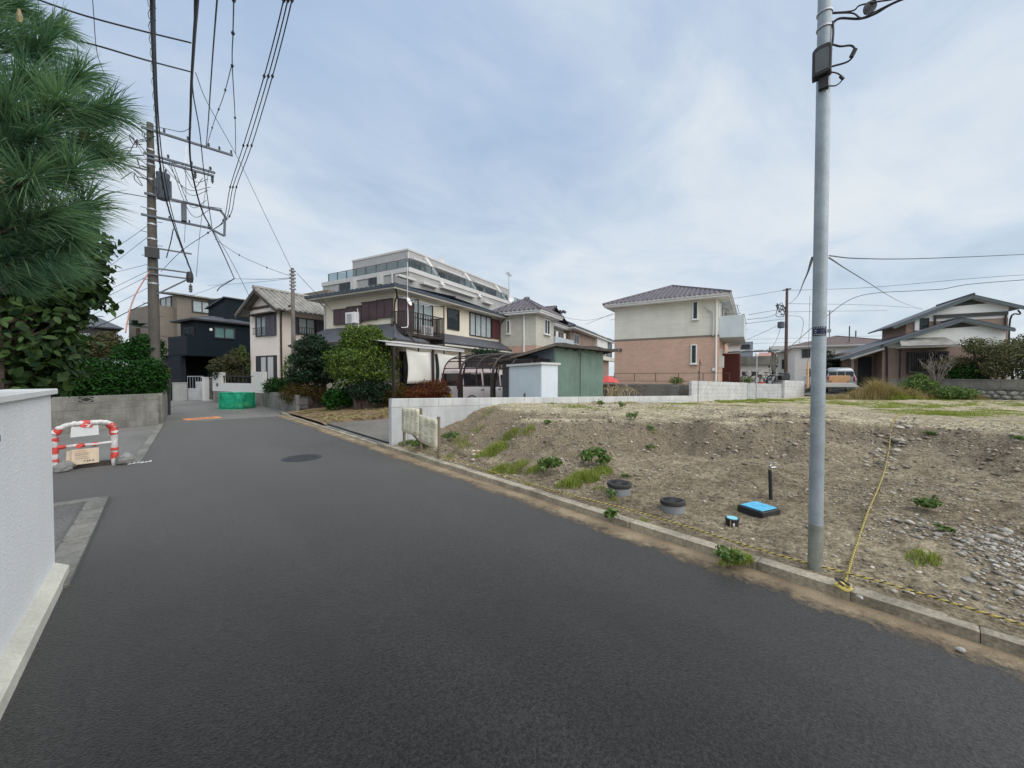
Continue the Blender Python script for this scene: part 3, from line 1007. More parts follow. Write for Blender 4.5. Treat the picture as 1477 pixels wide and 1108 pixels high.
# white stucco wall beside the camera
wt = thing('stucco_wall', 'white rough stucco garden wall at the edge of the street, nearest of all', 'wall', (-0.68, 0, 0))
MB().box(-0.20, -5, 0, 0, 4.78, 1.50).build('wall_face', M['stucco'], wt)
MB().box(-0.235, -5, 1.50, 0.035, 4.815, 1.545).build('cap', M['cap_white'], wt, bevel=0.006)
MB().add([(0.0, -5, 0), (0.075, -5, 0), (0.075, -5, 0.085), (0.0, -5, 0.13), (0.0, 4.79, 0), (0.075, 4.79, 0), (0.075, 4.79, 0.085), (0.0, 4.79, 0.13)],
         [(0, 1, 2, 3), (7, 6, 5, 4), (1, 5, 6, 2), (2, 6, 7, 3)]).build('footing', M['cream_trim'], wt)
mb = MB().box(0.0, 3.16, 1.30, 0.03, 3.335, 1.335)
mb.build('mail_slot', M['dark_steel'], wt)

# old block wall under the hedge across the side street
bw = block_wall('block_wall', 'old grey concrete block wall under the dark green hedge', 'wall', (-6.1, 14.4), (-0.18, 17.78), 0, 1.05, M['block_old'], 0.13, 0.4, 0.21, skip=lambda a, b, r: r == 4 and a < 5.02 < b)
vb = MB()
vx0, vx1 = 4.81, 5.2
vb.box(vx0, -.078, .845, vx1, -.05, .870).box(vx0, -.078, 1.02, vx1, -.05, 1.045).box(vx0, -.077, .8701, vx0 + .03, -.05, 1.0199).box(vx1 - .03, -.077, .8701, vx1, -.05, 1.0199)
xm, zm = (vx0 + vx1) / 2, .945
for sx in (-1, 1):
    for sz in (-1, 1):
        vb.bar((xm + sx * .17, -.063, zm), (xm, -.063, zm + sz * .078), .022, .026, (0, 0, 1))
MB().box(vx0 + .01, -.067, .85, vx1 - .01, -.058, 1.04).build('vent_shade_plate', M['black'], vb.build('vent_block', M['block_old'], bw))  # black plate behind the ribs paints the shade of the openings
bw2 = block_wall('block_wall', 'short end of the old block wall running along the street to the concrete pole', 'wall', (-0.12, 17.86), (0.02, 21.3), 0, 1.05, M['block_old'], 0.13, 0.4, 0.21)

# low old wall in front of the neighbour's garden
block_wall('garden_wall', 'low stained block wall below the garden shrubs beside the mulch', 'wall', (4.28, 18.55), (3.98, 24.0), -0.05, 0.82, M['block_dark'], 0.14, 0.4, 0.2)

# concrete retaining wall with its block coping
rw = thing('retaining_wall', 'pale concrete retaining wall with a coping of light blocks beside the lot', 'wall', (3.80, 8.34, 0), R(-2.5))
L0, zt0, zt1 = 14.7, 0.93, 0.51


def zt(x):
    return zt0 + (zt1 - zt0) * x / L0


for a_, b_ in ((0.0, 0.385), (0.395, 2.4), (2.41, 5.0), (5.01, 9.0), (9.01, 14.7)):
    mb = MB()
    mb.slab([(a_, -.075, zt(a_)), (b_, -.075, zt(b_)), (b_, .085, zt(b_)), (a_, .085, zt(a_))], 1.2)
    mb.build('wall_panel', M['concrete_new'], rw)
x = 0.0
k = 0
while x < L0 - 0.05:
    l = 0.4
    b = piece('block', M['block_new'], rw, (l - 0.007, 0.165, 0.195), (x + l / 2, 0.005 + rnd.uniform(-.002, .002), zt(x + l / 2) + 0.10), 0, 0.03)
    b.rotation_euler = (0, -math.atan2(zt1 - zt0, L0) * 1.0, 0)
    x += l
MB().lathe([(0.022, 0), (0.022, 0.01)], 10).build('weep_shade_disc', M['black'], rw).matrix_local = Matrix.Translation((0.33, -.076, .52)) @ Matrix.Rotation(R(90), 4, 'X')  # black disc on the panel paints the shade of a weep hole

# new white block wall further back, in three lengths
block_wall('white_block_wall', 'new white block wall below the brown house, first length beside a thin post', 'wall', (18.15, 7.72), (24.2, 7.2), 0.05, 1.42, M['block_new'], 0.14, 0.4, 0.195, 1.25)
block_wall('white_block_wall', 'greyer middle length of the white block wall in front of the bicycles', 'wall', (24.25, 7.2), (29.6, 6.75), 0.0, 1.22, M['block_grey'], 0.14, 0.4, 0.2, 1.12)
block_wall('white_block_wall', 'last and tallest length of the white block wall ending at the lane', 'wall', (29.4, 6.62), (33.4, 6.35), -0.1, 1.36, M['block_new'], 0.14, 0.4, 0.2, 1.26)
# dark weathered blocks holding up the brown house's yard
block_wall('dark_retaining_wall', 'weathered dark block wall below the railing of the brown house', 'wall', (17.0, 15.4), (18.75, 8.5), 0.0, 1.2, M['block_dark'], 0.16, 0.8, 0.4, gap=.03)
# ------------------------------------------------------------------ houses
class House:
    """a house on its own axes: x runs along the front, y along the left side, both away from the near corner"""

    def __init__(self, name, label, cat, px, dist, turn, z0):
        r = bearing(px, 542)
        self.o = Vector((r[0] * dist, r[1] * dist))
        self.e1 = Vector((math.cos(R(turn)), math.sin(R(turn))))
        self.e2 = Vector((-math.sin(R(turn)), math.cos(R(turn))))
        self.z0 = z0
        self.t = thing(name, label, cat, (self.o.x, self.o.y, z0), R(turn))

    def u(self, face, px, off=0.0):
        """distance along a face at which a bearing meets it; off = how far the plane stands out from the face"""
        d = self.e1 if face == 'f' else self.e2
        o = self.o - (self.e2 if face == 'f' else self.e1) * off
        a = (px - CX) / F_PX
        lo, do = o.x * RT[0] + o.y * RT[1], o.x * FW[0] + o.y * FW[1]
        ld, dd = d.x * RT[0] + d.y * RT[1], d.x * FW[0] + d.y * FW[1]
        return (a * do - lo) / (ld - a * dd)

    def z(self, face, px, py, off=0.0):
        d = self.e1 if face == 'f' else self.e2
        o = self.o - (self.e2 if face == 'f' else self.e1) * off
        p = o + d * self.u(face, px, off)
        dist = p.x * FW[0] + p.y * FW[1]
        return at(px, py, dist).z - self.z0

    def span(self, face, px0, px1, pyt, pyb, off=0.0):
        """u0, u1, z0, z1 of an upright rectangle seen on a face (heights read at its middle)"""
        pm = (px0 + px1) / 2
        return (self.u(face, px0, off), self.u(face, px1, off), self.z(face, pm, pyb, off), self.z(face, pm, pyt, off))

    def wall(self, mat, W, D, z0, z1, name='wall', x0=0.0, y0=0.0):
        return MB().box(x0, y0, z0, W, D, z1).build(name, mat, self.t)


def fb(mb, face, u0, u1, d0, d1, z0, z1):
    """box on a face: u along it, d outward from it"""
    if face == 'f':
        return mb.box(u0, -d1, z0, u1, -d0, z1)
    return mb.box(-d1, u0, z0, -d0, u1, z1)


def fpt(face, u, d, z):
    return (u, -d, z) if face == 'f' else (-d, u, z)


def window(parent, face, u0, u1, z0, z1, frame='bronze', panes=2, curtain='curtain', glass='glass', fw_=0.05, sill=None, depth=0.07, off=0.0, bars=0, mid=False):
    """a framed window set on a wall: frame > panes, curtain or a near-black sheet painted as the unlit room, sill"""
    u0, u1 = min(u0, u1), max(u0, u1)
    z0, z1 = min(z0, z1), max(z0, z1)
    f = MB()
    a, b = off - 0.02, off + depth
    fb(f, face, u0, u1, a, b, z1 - fw_, z1)
    fb(f, face, u0, u1, a, b, z0, z0 + fw_)
    fb(f, face, u0, u0 + fw_, a, b, z0 + fw_, z1 - fw_)
    fb(f, face, u1 - fw_, u1, a, b, z0 + fw_, z1 - fw_)
    for k in range(1, panes):
        m = u0 + (u1 - u0) * k / panes
        fb(f, face, m - fw_ * .4, m + fw_ * .4, a, b - .01, z0 + fw_, z1 - fw_)
    if mid:
        zm_ = z0 + (z1 - z0) * .45
        fb(f, face, u0 + fw_, u1 - fw_, a, b - .015, zm_ - fw_ * .3, zm_ + fw_ * .3)
    w = f.build('window', M[frame], parent)
    if curtain:
        c = MB()
        fb(c, face, u0 + fw_, u1 - fw_, off + .003, off + .010, z0 + fw_, z1 - fw_)
        c.build('curtain' if curtain != 'unlit_dark' else 'unlit_room_sheet', M[curtain], w)
    for k in range(panes):
        p = MB()
        q0, q1 = u0 + (u1 - u0) * k / panes, u0 + (u1 - u0) * (k + 1) / panes
        fb(p, face, q0 + fw_ * .45, q1 - fw_ * .45, off + .035 + .008 * (k % 2), off + .040 + .008 * (k % 2), z0 + fw_ * .8, z1 - fw_ * .8)
        p.build('pane', M[glass], w)
    if sill:
        s = MB()
        fb(s, face, u0 - .06, u1 + .06, off, b + .06, z0 - .05, z0 - .004)
        s.build('sill', M[sill], w)
    if bars:
        g = MB()
        for k in range(bars):
            zz = z0 + (z1 - z0) * (.1 + .32 * k / max(1, bars - 1))
            fb(g, face, u0 - .06, u1 + .06, b + .10, b + .13, zz - .012, zz + .012)
        for k in range(8):
            m = u0 + (u1 - u0) * k / 7
            fb(g, face, m - .01, m + .01, b + .105, b + .125, z0 + (z1 - z0) * .1, z0 + (z1 - z0) * .42)
        g.build('window_rail', M['bronze'], w)
    return w


def clip_rib(poly, o, ux, uy, u):
    """the stretch of the line at abscissa u inside a flat convex polygon"""
    pts = [((Vector(p) - o).dot(ux), (Vector(p) - o).dot(uy)) for p in poly]
    hits = []
    for i in range(len(pts)):
        (x0, y0), (x1, y1) = pts[i], pts[(i + 1) % len(pts)]
        if (x0 - u) * (x1 - u) < 0:
            t = (u - x0) / (x1 - x0)
            hits.append(y0 + t * (y1 - y0))
    return (min(hits), max(hits)) if len(hits) >= 2 else None


def roof_planes(parent, planes, mat, t=0.07, rib=0.0, rib_mat=None, rh=0.045, rw=0.5, ridge=None, ridge_r=0.09, name='roof'):
    """roof slopes as slabs; each plane starts with its eave edge. Ribs are the rolls of the tiles."""
    mb, rb = MB(), MB()
    for poly in planes:
        p = [Vector(q) for q in poly]
        nrm = (p[1] - p[0]).cross(p[2] - p[0]).normalized()
        if nrm.z < 0:
            p = list(reversed(p))
            p = p[-2:] + p[:-2]
            nrm = -nrm
        mb.slab(p, t, nrm)
        if rib > 0:
            ux = (p[1] - p[0]).normalized()
            uy = nrm.cross(ux)
            L = (p[1] - p[0]).length
            k = 0
            us = [(Vector(q) - p[0]).dot(ux) for q in p]
            u = min(us) + rib * .5
            while u < max(us):
                c = clip_rib(p, p[0], ux, uy, u)
                if c and c[1] - c[0] > .1:
                    a, b = p[0] + ux * u + uy * (c[0] - .03), p[0] + ux * u + uy * (c[1])
                    w = rib * rw / 2
                    vs_ = []
                    for q in (a, b):
                        vs_ += [q - ux * w + nrm * .002, q - ux * w * .5 + nrm * rh, q + ux * w * .5 + nrm * rh, q + ux * w + nrm * .002]
                    rb.add(vs_, [(0, 4, 5, 1), (1, 5, 6, 2), (2, 6, 7, 3), (0, 1, 2, 3)])
                u += rib
    r = mb.build(name, mat, parent)
    if rib > 0:
        o = rb.build('tile_roll', rib_mat or mat, r)
        o["kind"] = "stuff"
    if ridge:
        g = MB()
        for a, b in ridge:
            g.tube([a, b], ridge_r, 6)
        g.build('ridge', rib_mat or mat, r)
    return r


def hip(x0, y0, x1, y1, z, pitch, along='x'):
    """four planes and the ridge lines of a hipped roof over a rectangle"""
    k = math.tan(R(pitch))
    if along == 'x':
        h = (y1 - y0) / 2
        A, B = (x0 + h, y0 + h, z + h * k), (x1 - h, y0 + h, z + h * k)
    else:
        h = (x1 - x0) / 2
        A, B = (x0 + h, y0 + h, z + h * k), (x0 + h, y1 - h, z + h * k)
    c = [(x0, y0, z), (x1, y0, z), (x1, y1, z), (x0, y1, z)]
    if along == 'x':
        pl = [[c[0], c[1], B, A], [c[1], c[2], B], [c[2], c[3], A, B], [c[3], c[0], A]]
        rg = [(A, B), (c[0], A), (c[3], A), (c[1], B), (c[2], B)]
    else:
        pl = [[c[0], c[1], A], [c[1], c[2], B, A], [c[2], c[3], B], [c[3], c[0], A, B]]
        rg = [(A, B), (c[0], A), (c[1], A), (c[2], B), (c[3], B)]
    return pl, rg


def eave_box(parent, x0, y0, x1, y1, z, soffit, gutter, h=0.16):
    """flat boxed eave under a roof, with a gutter round it"""
    MB().box(x0 + .06, y0 + .06, z - h, x1 - .06, y1 - .06, z - .02).build('soffit', M[soffit], parent)
    g = MB()
    g.box(x0, y0, z - .12, x1, y0 + .055, z + .0).box(x0, y1 - .055, z - .12, x1, y1, z)
    g.box(x0, y0 + .056, z - .12, x0 + .055, y1 - .056, z).box(x1 - .055, y0 + .056, z - .12, x1, y1 - .056, z)
    g.build('gutter', M[gutter], parent)


def pipe(parent, pts, r, mat, name='downpipe'):
    return MB().tube(pts, r, 8).build(name, M[mat], parent)


def railing(parent, p, q, h, n, mat, name='railing', r=0.014, top=0.022):
    mb = MB()
    p, q = Vector(p), Vector(q)
    up = Vector((0, 0, h))
    mb.bar(p + up, q + up, top * 2, top * 2)
    mb.bar(p + Vector((0, 0, .06)), q + Vector((0, 0, .06)), top * 1.6, top * 1.6)
    for k in range(n + 1):
        a = p.lerp(q, k / n)
        mb.bar(a + Vector((0, 0, .06)), a + up, r * 2, r * 2, (q - p))
    return mb.build(name, M[mat], parent)


def aircon(parent, x, y, z, rz=0.0, w=.78, mat='white_paint'):
    b = MB().box(-w / 2, -.14, 0, w / 2, .14, .56).build('aircon_unit', M[mat], parent, bevel=.015)
    b.location = (x, y, z)
    b.rotation_euler = (0, 0, rz)
    g = MB()
    for k in range(9):
        g.box(-w * .34, -.15, .06 + k * .05, w * .16, -.141, .075 + k * .05)
    g.build('fan_grille', M['dark_steel'], b)
    return b


# ---- cream two-storey house with the navy hipped roof
H = House('cream_house', 'cream two-storey house with navy hipped roof and dark plum shutters', 'house', 570, 19.5, 20, 0.2)
t = H.t
W, D = H.u('f', 719.5), H.u('l', 469)
ze = H.z('f', 570, 418)
H.wall(M['cream_wall'], W, D, -0.6, ze - .05)
OV = .72
pl, rg = hip(-OV, -OV, W + OV, D + OV, ze + .10, 5, 'y')
roof_planes(t, pl, M['navy_roof'], .06, .34, M['navy_roof'], .03, .3, rg, .06)
eave_box(t, -OV, -OV, W + OV, D + OV, ze + .09, 'soffit', 'navy_roof', .2)
# shutters on the side
for (a, b, yt, yb) in ((484, 503, 447.5, 468.5), (503.5, 524, 443.5, 466), (525, 546, 437, 462), (546.5, 568, 433.5, 458.5)):
    u0, u1, z0, z1 = H.span('l', a, b, yt, yb)
    s = MB()
    fb(s, 'l', min(u0, u1), max(u0, u1), 0.002, .11, z0, z1)
    sh_ = s.build('shutter_box', M['shutter_plum'], t)
    g = MB()
    fb(g, 'l', min(u0, u1) - .02, max(u0, u1) + .02, .0, .14, z1 + .001, z1 + .05)
    m = (u0 + u1) / 2
    fb(g, 'l', m - .015, m + .015, .111, .122, z0 + .02, z1 - .02)
    g.build('shutter_trim', M['bronze'], sh_)
# front: balcony door, shutter case, windows
u0, u1, z0, z1 = H.span('f', 574, 595, 430, 481)
s = MB()
fb(s, 'f', u0, u1, .002, .10, z0, z1)
fb(s, 'f', (u0 + u1) / 2 - .012, (u0 + u1) / 2 + .012, .10, .112, z0 + .05, z1 - .05)
s.build('shutter_case', M['shutter_plum'], t)
window(t, 'f', *H.span('f', 596, 624, 437, 479), 'bronze', 2, 'curtain', mid=True)
window(t, 'f', *H.span('f', 645, 662, 446, 476), 'bronze', 1, 'curtain_teal', 'glass_dark')
window(t, 'f', *H.span('f', 677, 708, 454, 486.5), 'bronze', 4, 'curtain', fw_=.06)
u0, u1, z0, z1 = H.span('f', 708.5, 719, 461, 489)
s = MB()
fb(s, 'f', u0, u1, .002, .11, z0, z1)
s.build('shutter_case', M['shutter_red'], t)["label"] = "reddish shutter case at the end of the wall"
# balcony
bo = 1.0
bu0, bu1 = H.u('f', 574, bo * .5), H.u('f', 641, bo)
bz = H.z('f', 610, 484.5, bo * .6)
mb = MB()
fb(mb, 'f', bu0, bu1, .001, bo, bz - .14, bz)
mb.build('balcony_floor', M['bronze'], t)
railing(t, fpt('f', bu0, bo - .03, bz), fpt('f', bu1, bo - .03, bz), 1.05, 24, 'bronze', 'balcony_railing')
railing(t, fpt('f', bu1 - .03, .05, bz), fpt('f', bu1 - .03, bo - .08, bz), 1.05, 9, 'bronze', 'balcony_railing')
railing(t, fpt('f', bu0 + .03, .05, bz), fpt('f', bu0 + .03, bo - .08, bz), 1.05, 9, 'bronze', 'balcony_railing')
for uu in (bu0 + (bu1 - bu0) * .30, bu1 - .05):
    pipe(t, [fpt('f', uu, bo + .02, bz - 1.0), fpt('f', uu, bo + .02, bz + 1.75)], .035, 'bronze', 'balcony_post')
    mb = MB()
    mb.bar(fpt('f', uu, bo + .02, bz + 1.7), fpt('f', uu, .02, bz + 1.85), .05, .05)
    mb.build('balcony_arm', M['bronze'], t)
mb = MB()
fb(mb, 'f', bu0 + .1, bu1 - .06, bo - .25, bo - .22, bz + 1.72, bz + 1.75)
fb(mb, 'f', bu0 + .1, bu1 - .06, .45, .48, bz + 1.76, bz + 1.79)
mb.build('drying_pole', M['steel'], t)
aircon(t, bu1 - .75, -.4, bz + .02)["label"] = "air conditioner standing on the balcony"
# laundry pegs hanging in a row under the drying pole
pg = thing('peg_hanger', 'white peg hangers dangling from the drying pole over the balcony', 'hanger', (0, 0, 0))
pg.location = t.location
pg.rotation_euler = t.rotation_euler
mb = MB()
for k in range(14):
    uu = bu0 + .75 + k * .13
    dz = rnd.uniform(.05, .16)
    mb.bar(fpt('f', uu, .47, bz + 1.76 - dz), fpt('f', uu, .47, bz + 1.76), .025, .02)
    if k % 3 == 0:
        fb(mb, 'f', uu - .06, uu + .06, .46, .48, bz + 1.70, bz + 1.73)
mb.build('peg', M['white_paint'], pg)
# satellite dish and television mast at the balcony corner
ant = thing('television_mast', 'thin television mast with a small dish on the balcony of the cream house', 'antenna')
ant.location, ant.rotation_euler = t.location, t.rotation_euler
mu_ = H.u('f', 588, bo + .1)
pipe(ant, [fpt('f', mu_, bo + .12, bz + .2), fpt('f', mu_, bo + .12, ze + 1.15)], .022, 'steel', 'mast')
dsh = MB().lathe([(0.0, 0.0), (.12, .012), (.21, .05), (.215, .055), (.12, .02), (0.0, .006)], 18).build('dish', M['white_paint'], ant, True)
dsh.location = fpt('f', mu_ - .05, bo + .22, bz + 1.45)
dsh.rotation_euler = (R(70), 0, R(15))
MB().bar((0, 0, 0), (.05, .0, .26), .02, .02).build('feed_arm', M['dark_steel'], dsh)
pipe(ant, spline([fpt('f', mu_, bo + .13, bz + 1.3), fpt('f', mu_ + .02, bo + .14, bz + .5), fpt('f', mu_ - .06, bo + .14, bz + .25), fpt('f', mu_ - .4, bo + .1, bz + .18)]), .014, 'white_paint', 'mast_cable')
# downpipes
pipe(t, spline([fpt('f', -OV + .15, OV - .1, ze - .05), fpt('f', -.1, .25, ze - .35), fpt('f', -.09, .09, ze - .75), fpt('f', -.09, .09, bz + .1), fpt('f', .1, .3, bz - .2)], 6), .04, 'bronze')
pipe(t, [fpt('f', W - .08, OV - .1, ze - .05), fpt('f', W + .05, .09, ze - .5), fpt('f', W + .05, .09, 0)], .04, 'bronze')
pipe(t, [fpt('l', D - .1, OV - .1, ze - .05), fpt('l', D - .1, .07, ze - .45), fpt('l', D - .1, .07, 0)], .04, 'steel')
# pent roofs round the ground floor: side and corner, then the right-hand one
zp = H.z('f', 570, 489, 1.2)
zh = H.z('l', 540, 463, 0)
o1 = 1.35
roof_planes(t, [[fpt('l', D + 1.15, o1, zp), fpt('l', -o1, o1, zp), fpt('l', .0, .01, zp + .95), fpt('l', D - .1, .01, zp + .95)],
                [(1.0, D + 1.15, zp), fpt('l', D + 1.15, o1, zp), fpt('l', D - .1, .01, zp + .95), (1.0, D, zp + .95)],
                [fpt('f', -o1, o1, zp), fpt('f', 1.0, o1, zp), fpt('f', 1.0, .01, zp + .62), fpt('f', .0, .01, zp + .95)]],
            M['slate_roof'], .07, 0, None, ridge=[(fpt('l', -o1, o1, zp + .02), fpt('l', 0, .0, zp + .97))], ridge_r=.06, name='pent_roof')
mb = MB()
fb(mb, 'l', -o1 + .1, D, 0, o1 - .08, zp - .16, zp - .08)
mb.build('pent_soffit', M['soffit'], t)
mb = MB()
fb(mb, 'l', -o1 - .05, D + 1.2, o1 - .03, o1 + .06, zp - .1, zp - .0)
mb.build('pent_gutter', M['bronze'], t)
pipe(t, [fpt('f', -.2, .05, zp + 1.0), fpt('f', -.18, o1 * .8, zp + .3), fpt('f', -.1, o1 + .05, zp - .05)], .045, 'bronze')
ru0, ru1 = H.u('f', 640, 1.0), H.u('f', 737, 1.0)
zr = H.z('f', 690, 499.5, 1.1)
roof_planes(t, [[fpt('f', ru0, 1.1, zr), fpt('f', W + .9, 1.1, zr), fpt('f', W - .1, .01, zr + .66), fpt('f', ru0 + .3, .01, zr + .66)],
                [fpt('f', ru0, 0.01, zr), fpt('f', ru0, 1.1, zr), fpt('f', ru0 + .3, .01, zr + .66)]], M['slate_roof'], .07, name='pent_roof')
mb = MB()
fb(mb, 'f', ru0 + .06, W + .82, .0, 1.04, zr - .18, zr - .085)
mb.build('pent_soffit', M['soffit'], t)
aircon(t, -.75, H.u('l', 510, .7), H.z('l', 510, 467, .7), R(-90), .72)["label"] = "white air conditioner standing on the pent roof"
pipe(t, spline([fpt('l', H.u('l', 519), .1, ze - .75), fpt('l', H.u('l', 520), .12, ze - 1.2), fpt('l', H.u('l', 521), .14, ze - 2.1)]), .035, 'white_paint', 'refrigerant_pipe')
# end of the side pent roof: hip over the far corner, gutter elbow and pipe
we = D + 1.15
pipe(t, spline([fpt('l', we - .05, o1, zp - .08), fpt('l', we - .3, o1 - .35, zp - .35), fpt('l', we - .6, o1 - .75, zp - .5), fpt('l', we - .6, o1 - .75, -.2)], 5), .05, 'bronze')
MB().box(-.62, D + .01, -.4, 3.0, D + .55, zp - .05).build('side_porch', M['cream_wall'], t)
# terrace roof, posts, dark windows, hung sheets
tu0, tu1 = H.u('f', 558, 2.6), H.u('f', 668, 2.6)
zt_ = H.z('f', 610, 499, 2.6)
roof_planes(t, [[fpt('f', tu0, 2.7, zt_), fpt('f', tu1, 2.7, zt_), fpt('f', tu1, 1.0, zt_ + .26), fpt('f', tu0, 1.0, zt_ + .26)]], M['tile_grey'], .02, .12, M['ledge_pale'], .02, .5, name='terrace_roof')
mb = MB()
fb(mb, 'f', tu0, tu1, 2.55, 2.68, zt_ - .12, zt_ - .02)
mb.build('terrace_beam', M['ledge_pale'], t)
for uu in (tu0 + .35, (tu0 + tu1) / 2 + .2, tu1 - .3):
    mb = MB()
    fb(mb, 'f', uu - .05, uu + .05, 2.57, 2.67, -.5, zt_ - .12)
    mb.build('terrace_post', M['bronze'], t)
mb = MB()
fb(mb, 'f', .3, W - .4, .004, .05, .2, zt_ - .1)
mb.build('unlit_room_sheet', M['unlit_dark'], t)  # unlit room painted as a near-black sheet on the wall
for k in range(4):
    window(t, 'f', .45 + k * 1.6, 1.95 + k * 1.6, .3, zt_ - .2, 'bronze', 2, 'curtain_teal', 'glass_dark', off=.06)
for (a, b, yt, yb, lab) in ((587, 628, 505, 545, 'plain off-white sheet hung below the terrace roof, left of two'), (632, 672, 510, 548, 'off-white sheet hung behind the carport, right of two')):
    su0, su1, sz0, sz1 = H.span('f', a, b, yt, yb, 2.5)
    n1, n2 = 15, 10
    gu, gz2 = np.meshgrid(np.linspace(0, 1, n1), np.linspace(0, 1, n2))
    sag = .10 * (4 * (gu - .5) ** 2 - 1) * (gz2)
    dep = .03 * np.sin(gu * 9 + gz2 * 3) * (1 - gz2 * .4) + .05 * np.sin(gu * 3.1)
    vv = np.stack([su0 + (su1 - su0) * (gu + .03 * np.sin(gz2 * 4)), -(2.5 + dep), sz0 - .25 + (sz1 - sz0 + .25) * gz2 + sag], -1).reshape(-1, 3)
    ii = np.arange(n1 * n2).reshape(n2, n1)
    so = np_mesh('hung_sheet', vv, np.stack([ii[:-1, :-1], ii[:-1, 1:], ii[1:, 1:], ii[1:, :-1]], -1).reshape(-1, 4), M['sheet'], None, None, True)
    so.modifiers.new('cloth', 'SOLIDIFY').thickness = .008
    so.location, so.rotation_euler = t.location, t.rotation_euler
    tag(so, lab, 'sheet', 'sheets hung below the terrace roof')

# ---- brown brick and cream house with the plum tiled roof
H = House('brick_house', 'two-storey house, cream boards above salmon brick, plum tiled roof', 'house', 1036, 23.3, 15.6, 1.25)
t = H.t
Ls = H.u('l', 886)
Wd = 9.6
zm = H.z('l', 1036, 484)
ze = H.z('l', 1036, 428)
H.wall(M['brick_siding'], Wd, Ls, -.3, zm - .06, 'lower_wall')
MB().box(-.02, -.02, zm - .06, Wd + .02, Ls + .02, zm + .06).build('band', M['beige_siding'], t)
H.wall(M['cream_siding'], Wd, Ls, zm + .06, ze, 'upper_wall', .012, .012)
OV = .62
pl, rg = hip(-OV, -OV, Wd + OV, Ls + OV, ze + .12, 22, 'x')
roof_planes(t, pl, M['tile_purple_dark'], .06, .28, M['tile_purple'], .035, .6, rg, .10)
eave_box(t, -OV, -OV, Wd + OV, Ls + OV, ze + .12, 'white_paint', 'ledge_pale', .22)
window(t, 'l', *H.span('l', 998, 1006, 435, 461), 'white_paint', 1, 'unlit_dark', 'glass_dark', .05, 'white_paint', depth=.09)
window(t, 'l', *H.span('l', 996, 1005, 497, 525), 'white_paint', 1, 'unlit_dark', 'glass_dark', .06, 'white_paint', depth=.09)
pipe(t, [(-.12, .12, ze - .1), (-.10, .12, -.2)], .05, 'white_paint')
pipe(t, spline([(-.10, .75, H.z('l', 1031, 440)), (-.10, .5, H.z('l', 1033, 447)), (-.12, .3, H.z('l', 1037, 452)), (-.12, .3, zm)], 5), .045, 'ledge_pale', 'vent_pipe')
for (px_, py_) in ((896, 442), (895, 505), (1030, 533)):
    u_ = H.u('l', px_)
    z_ = H.z('l', px_, py_)
    mb = MB()
    fb(mb, 'l', u_ - .09, u_ + .09, .002, .1, z_ - .09, z_ + .09)
    mb.build('vent_cap', M['dark_steel' if py_ < 520 else 'white_paint'], t)
# balcony on the lane side, windows above it
bz0, bz1 = 2.72, 4.02
mb = MB()
mb.box(.25, -1.3, bz0, 5.6, -.003, bz0 + .10).box(.25, -1.3, bz0 + .10, 5.6, -1.22, bz1).box(.25, -1.219, bz0 + .10, .33, -.003, bz1).box(5.52, -1.219, bz0 + .10, 5.6, -.003, bz1)
mb.build('balcony', M['locker'], t)
MB().box(.22, -1.33, bz1 + .001, 5.63, -1.19, bz1 + .05).build('balcony_rail', M['white_paint'], t)
window(t, 'f', .9, 2.7, bz0 + .15, bz0 + 2.2, 'white_paint', 2, 'unlit_dark', 'glass_dark')
window(t, 'f', 3.4, 5.2, bz0 + .15, bz0 + 2.2, 'white_paint', 2, 'unlit_dark', 'glass_dark')
MB().box(.8, -.28, bz0 + 2.25, 2.8, -.003, bz0 + 2.5).box(3.3, -.28, bz0 + 2.25, 5.3, -.003, bz0 + 2.5).build('shutter_hood', M['white_paint'], t)
mb = MB()
mb.bar((1.0, -.9, bz0 + 2.0), (5.0, -.9, bz0 + 2.05), .035, .035).bar((1.1, -.003, bz0 + 2.1), (1.1, -1.0, bz0 + 2.0), .03, .03).bar((4.8, -.003, bz0 + 2.1), (4.8, -1.0, bz0 + 2.0), .03, .03)
mb.build('drying_pole', M['steel'], t)
MB().box(.5, -.25, .9, .85, -.003, 1.6).build('meter_box', M['ledge_pale'], t)
window(t, 'f', 1.4, 2.2, .9, 2.1, 'white_paint', 1, 'unlit_dark', 'glass_dark')
MB().box(3.4, -1.0, -.2, 5.4, -.003, 1.9).build('porch', M['door_red'], t)
rl = thing('yard_railing', 'thin brown metal railing along the yard edge below the brick house', 'railing')
a_, b_ = at(886, 548, 25.5), at(1052, 548, 21.5)
mb = MB()
pa, pb = Vector((a_.x, a_.y, 1.25)), Vector((b_.x, b_.y, 1.25))
railing(rl, pa, pb, .55, 5, 'timber_dark', 'rail', .018, .014)
lp = thing('garden_post', 'thin dark post with a hooked top before the brick wall', 'post')
pp = at(1009, 545, 21.0)
MB().tube([(pp.x, pp.y, 1.0), (pp.x, pp.y, 2.55)], .02, 6).tube([(pp.x, pp.y, 2.5), (pp.x + .1, pp.y - .05, 2.2)], .018, 6).build('post', M['timber_dark'], lp)

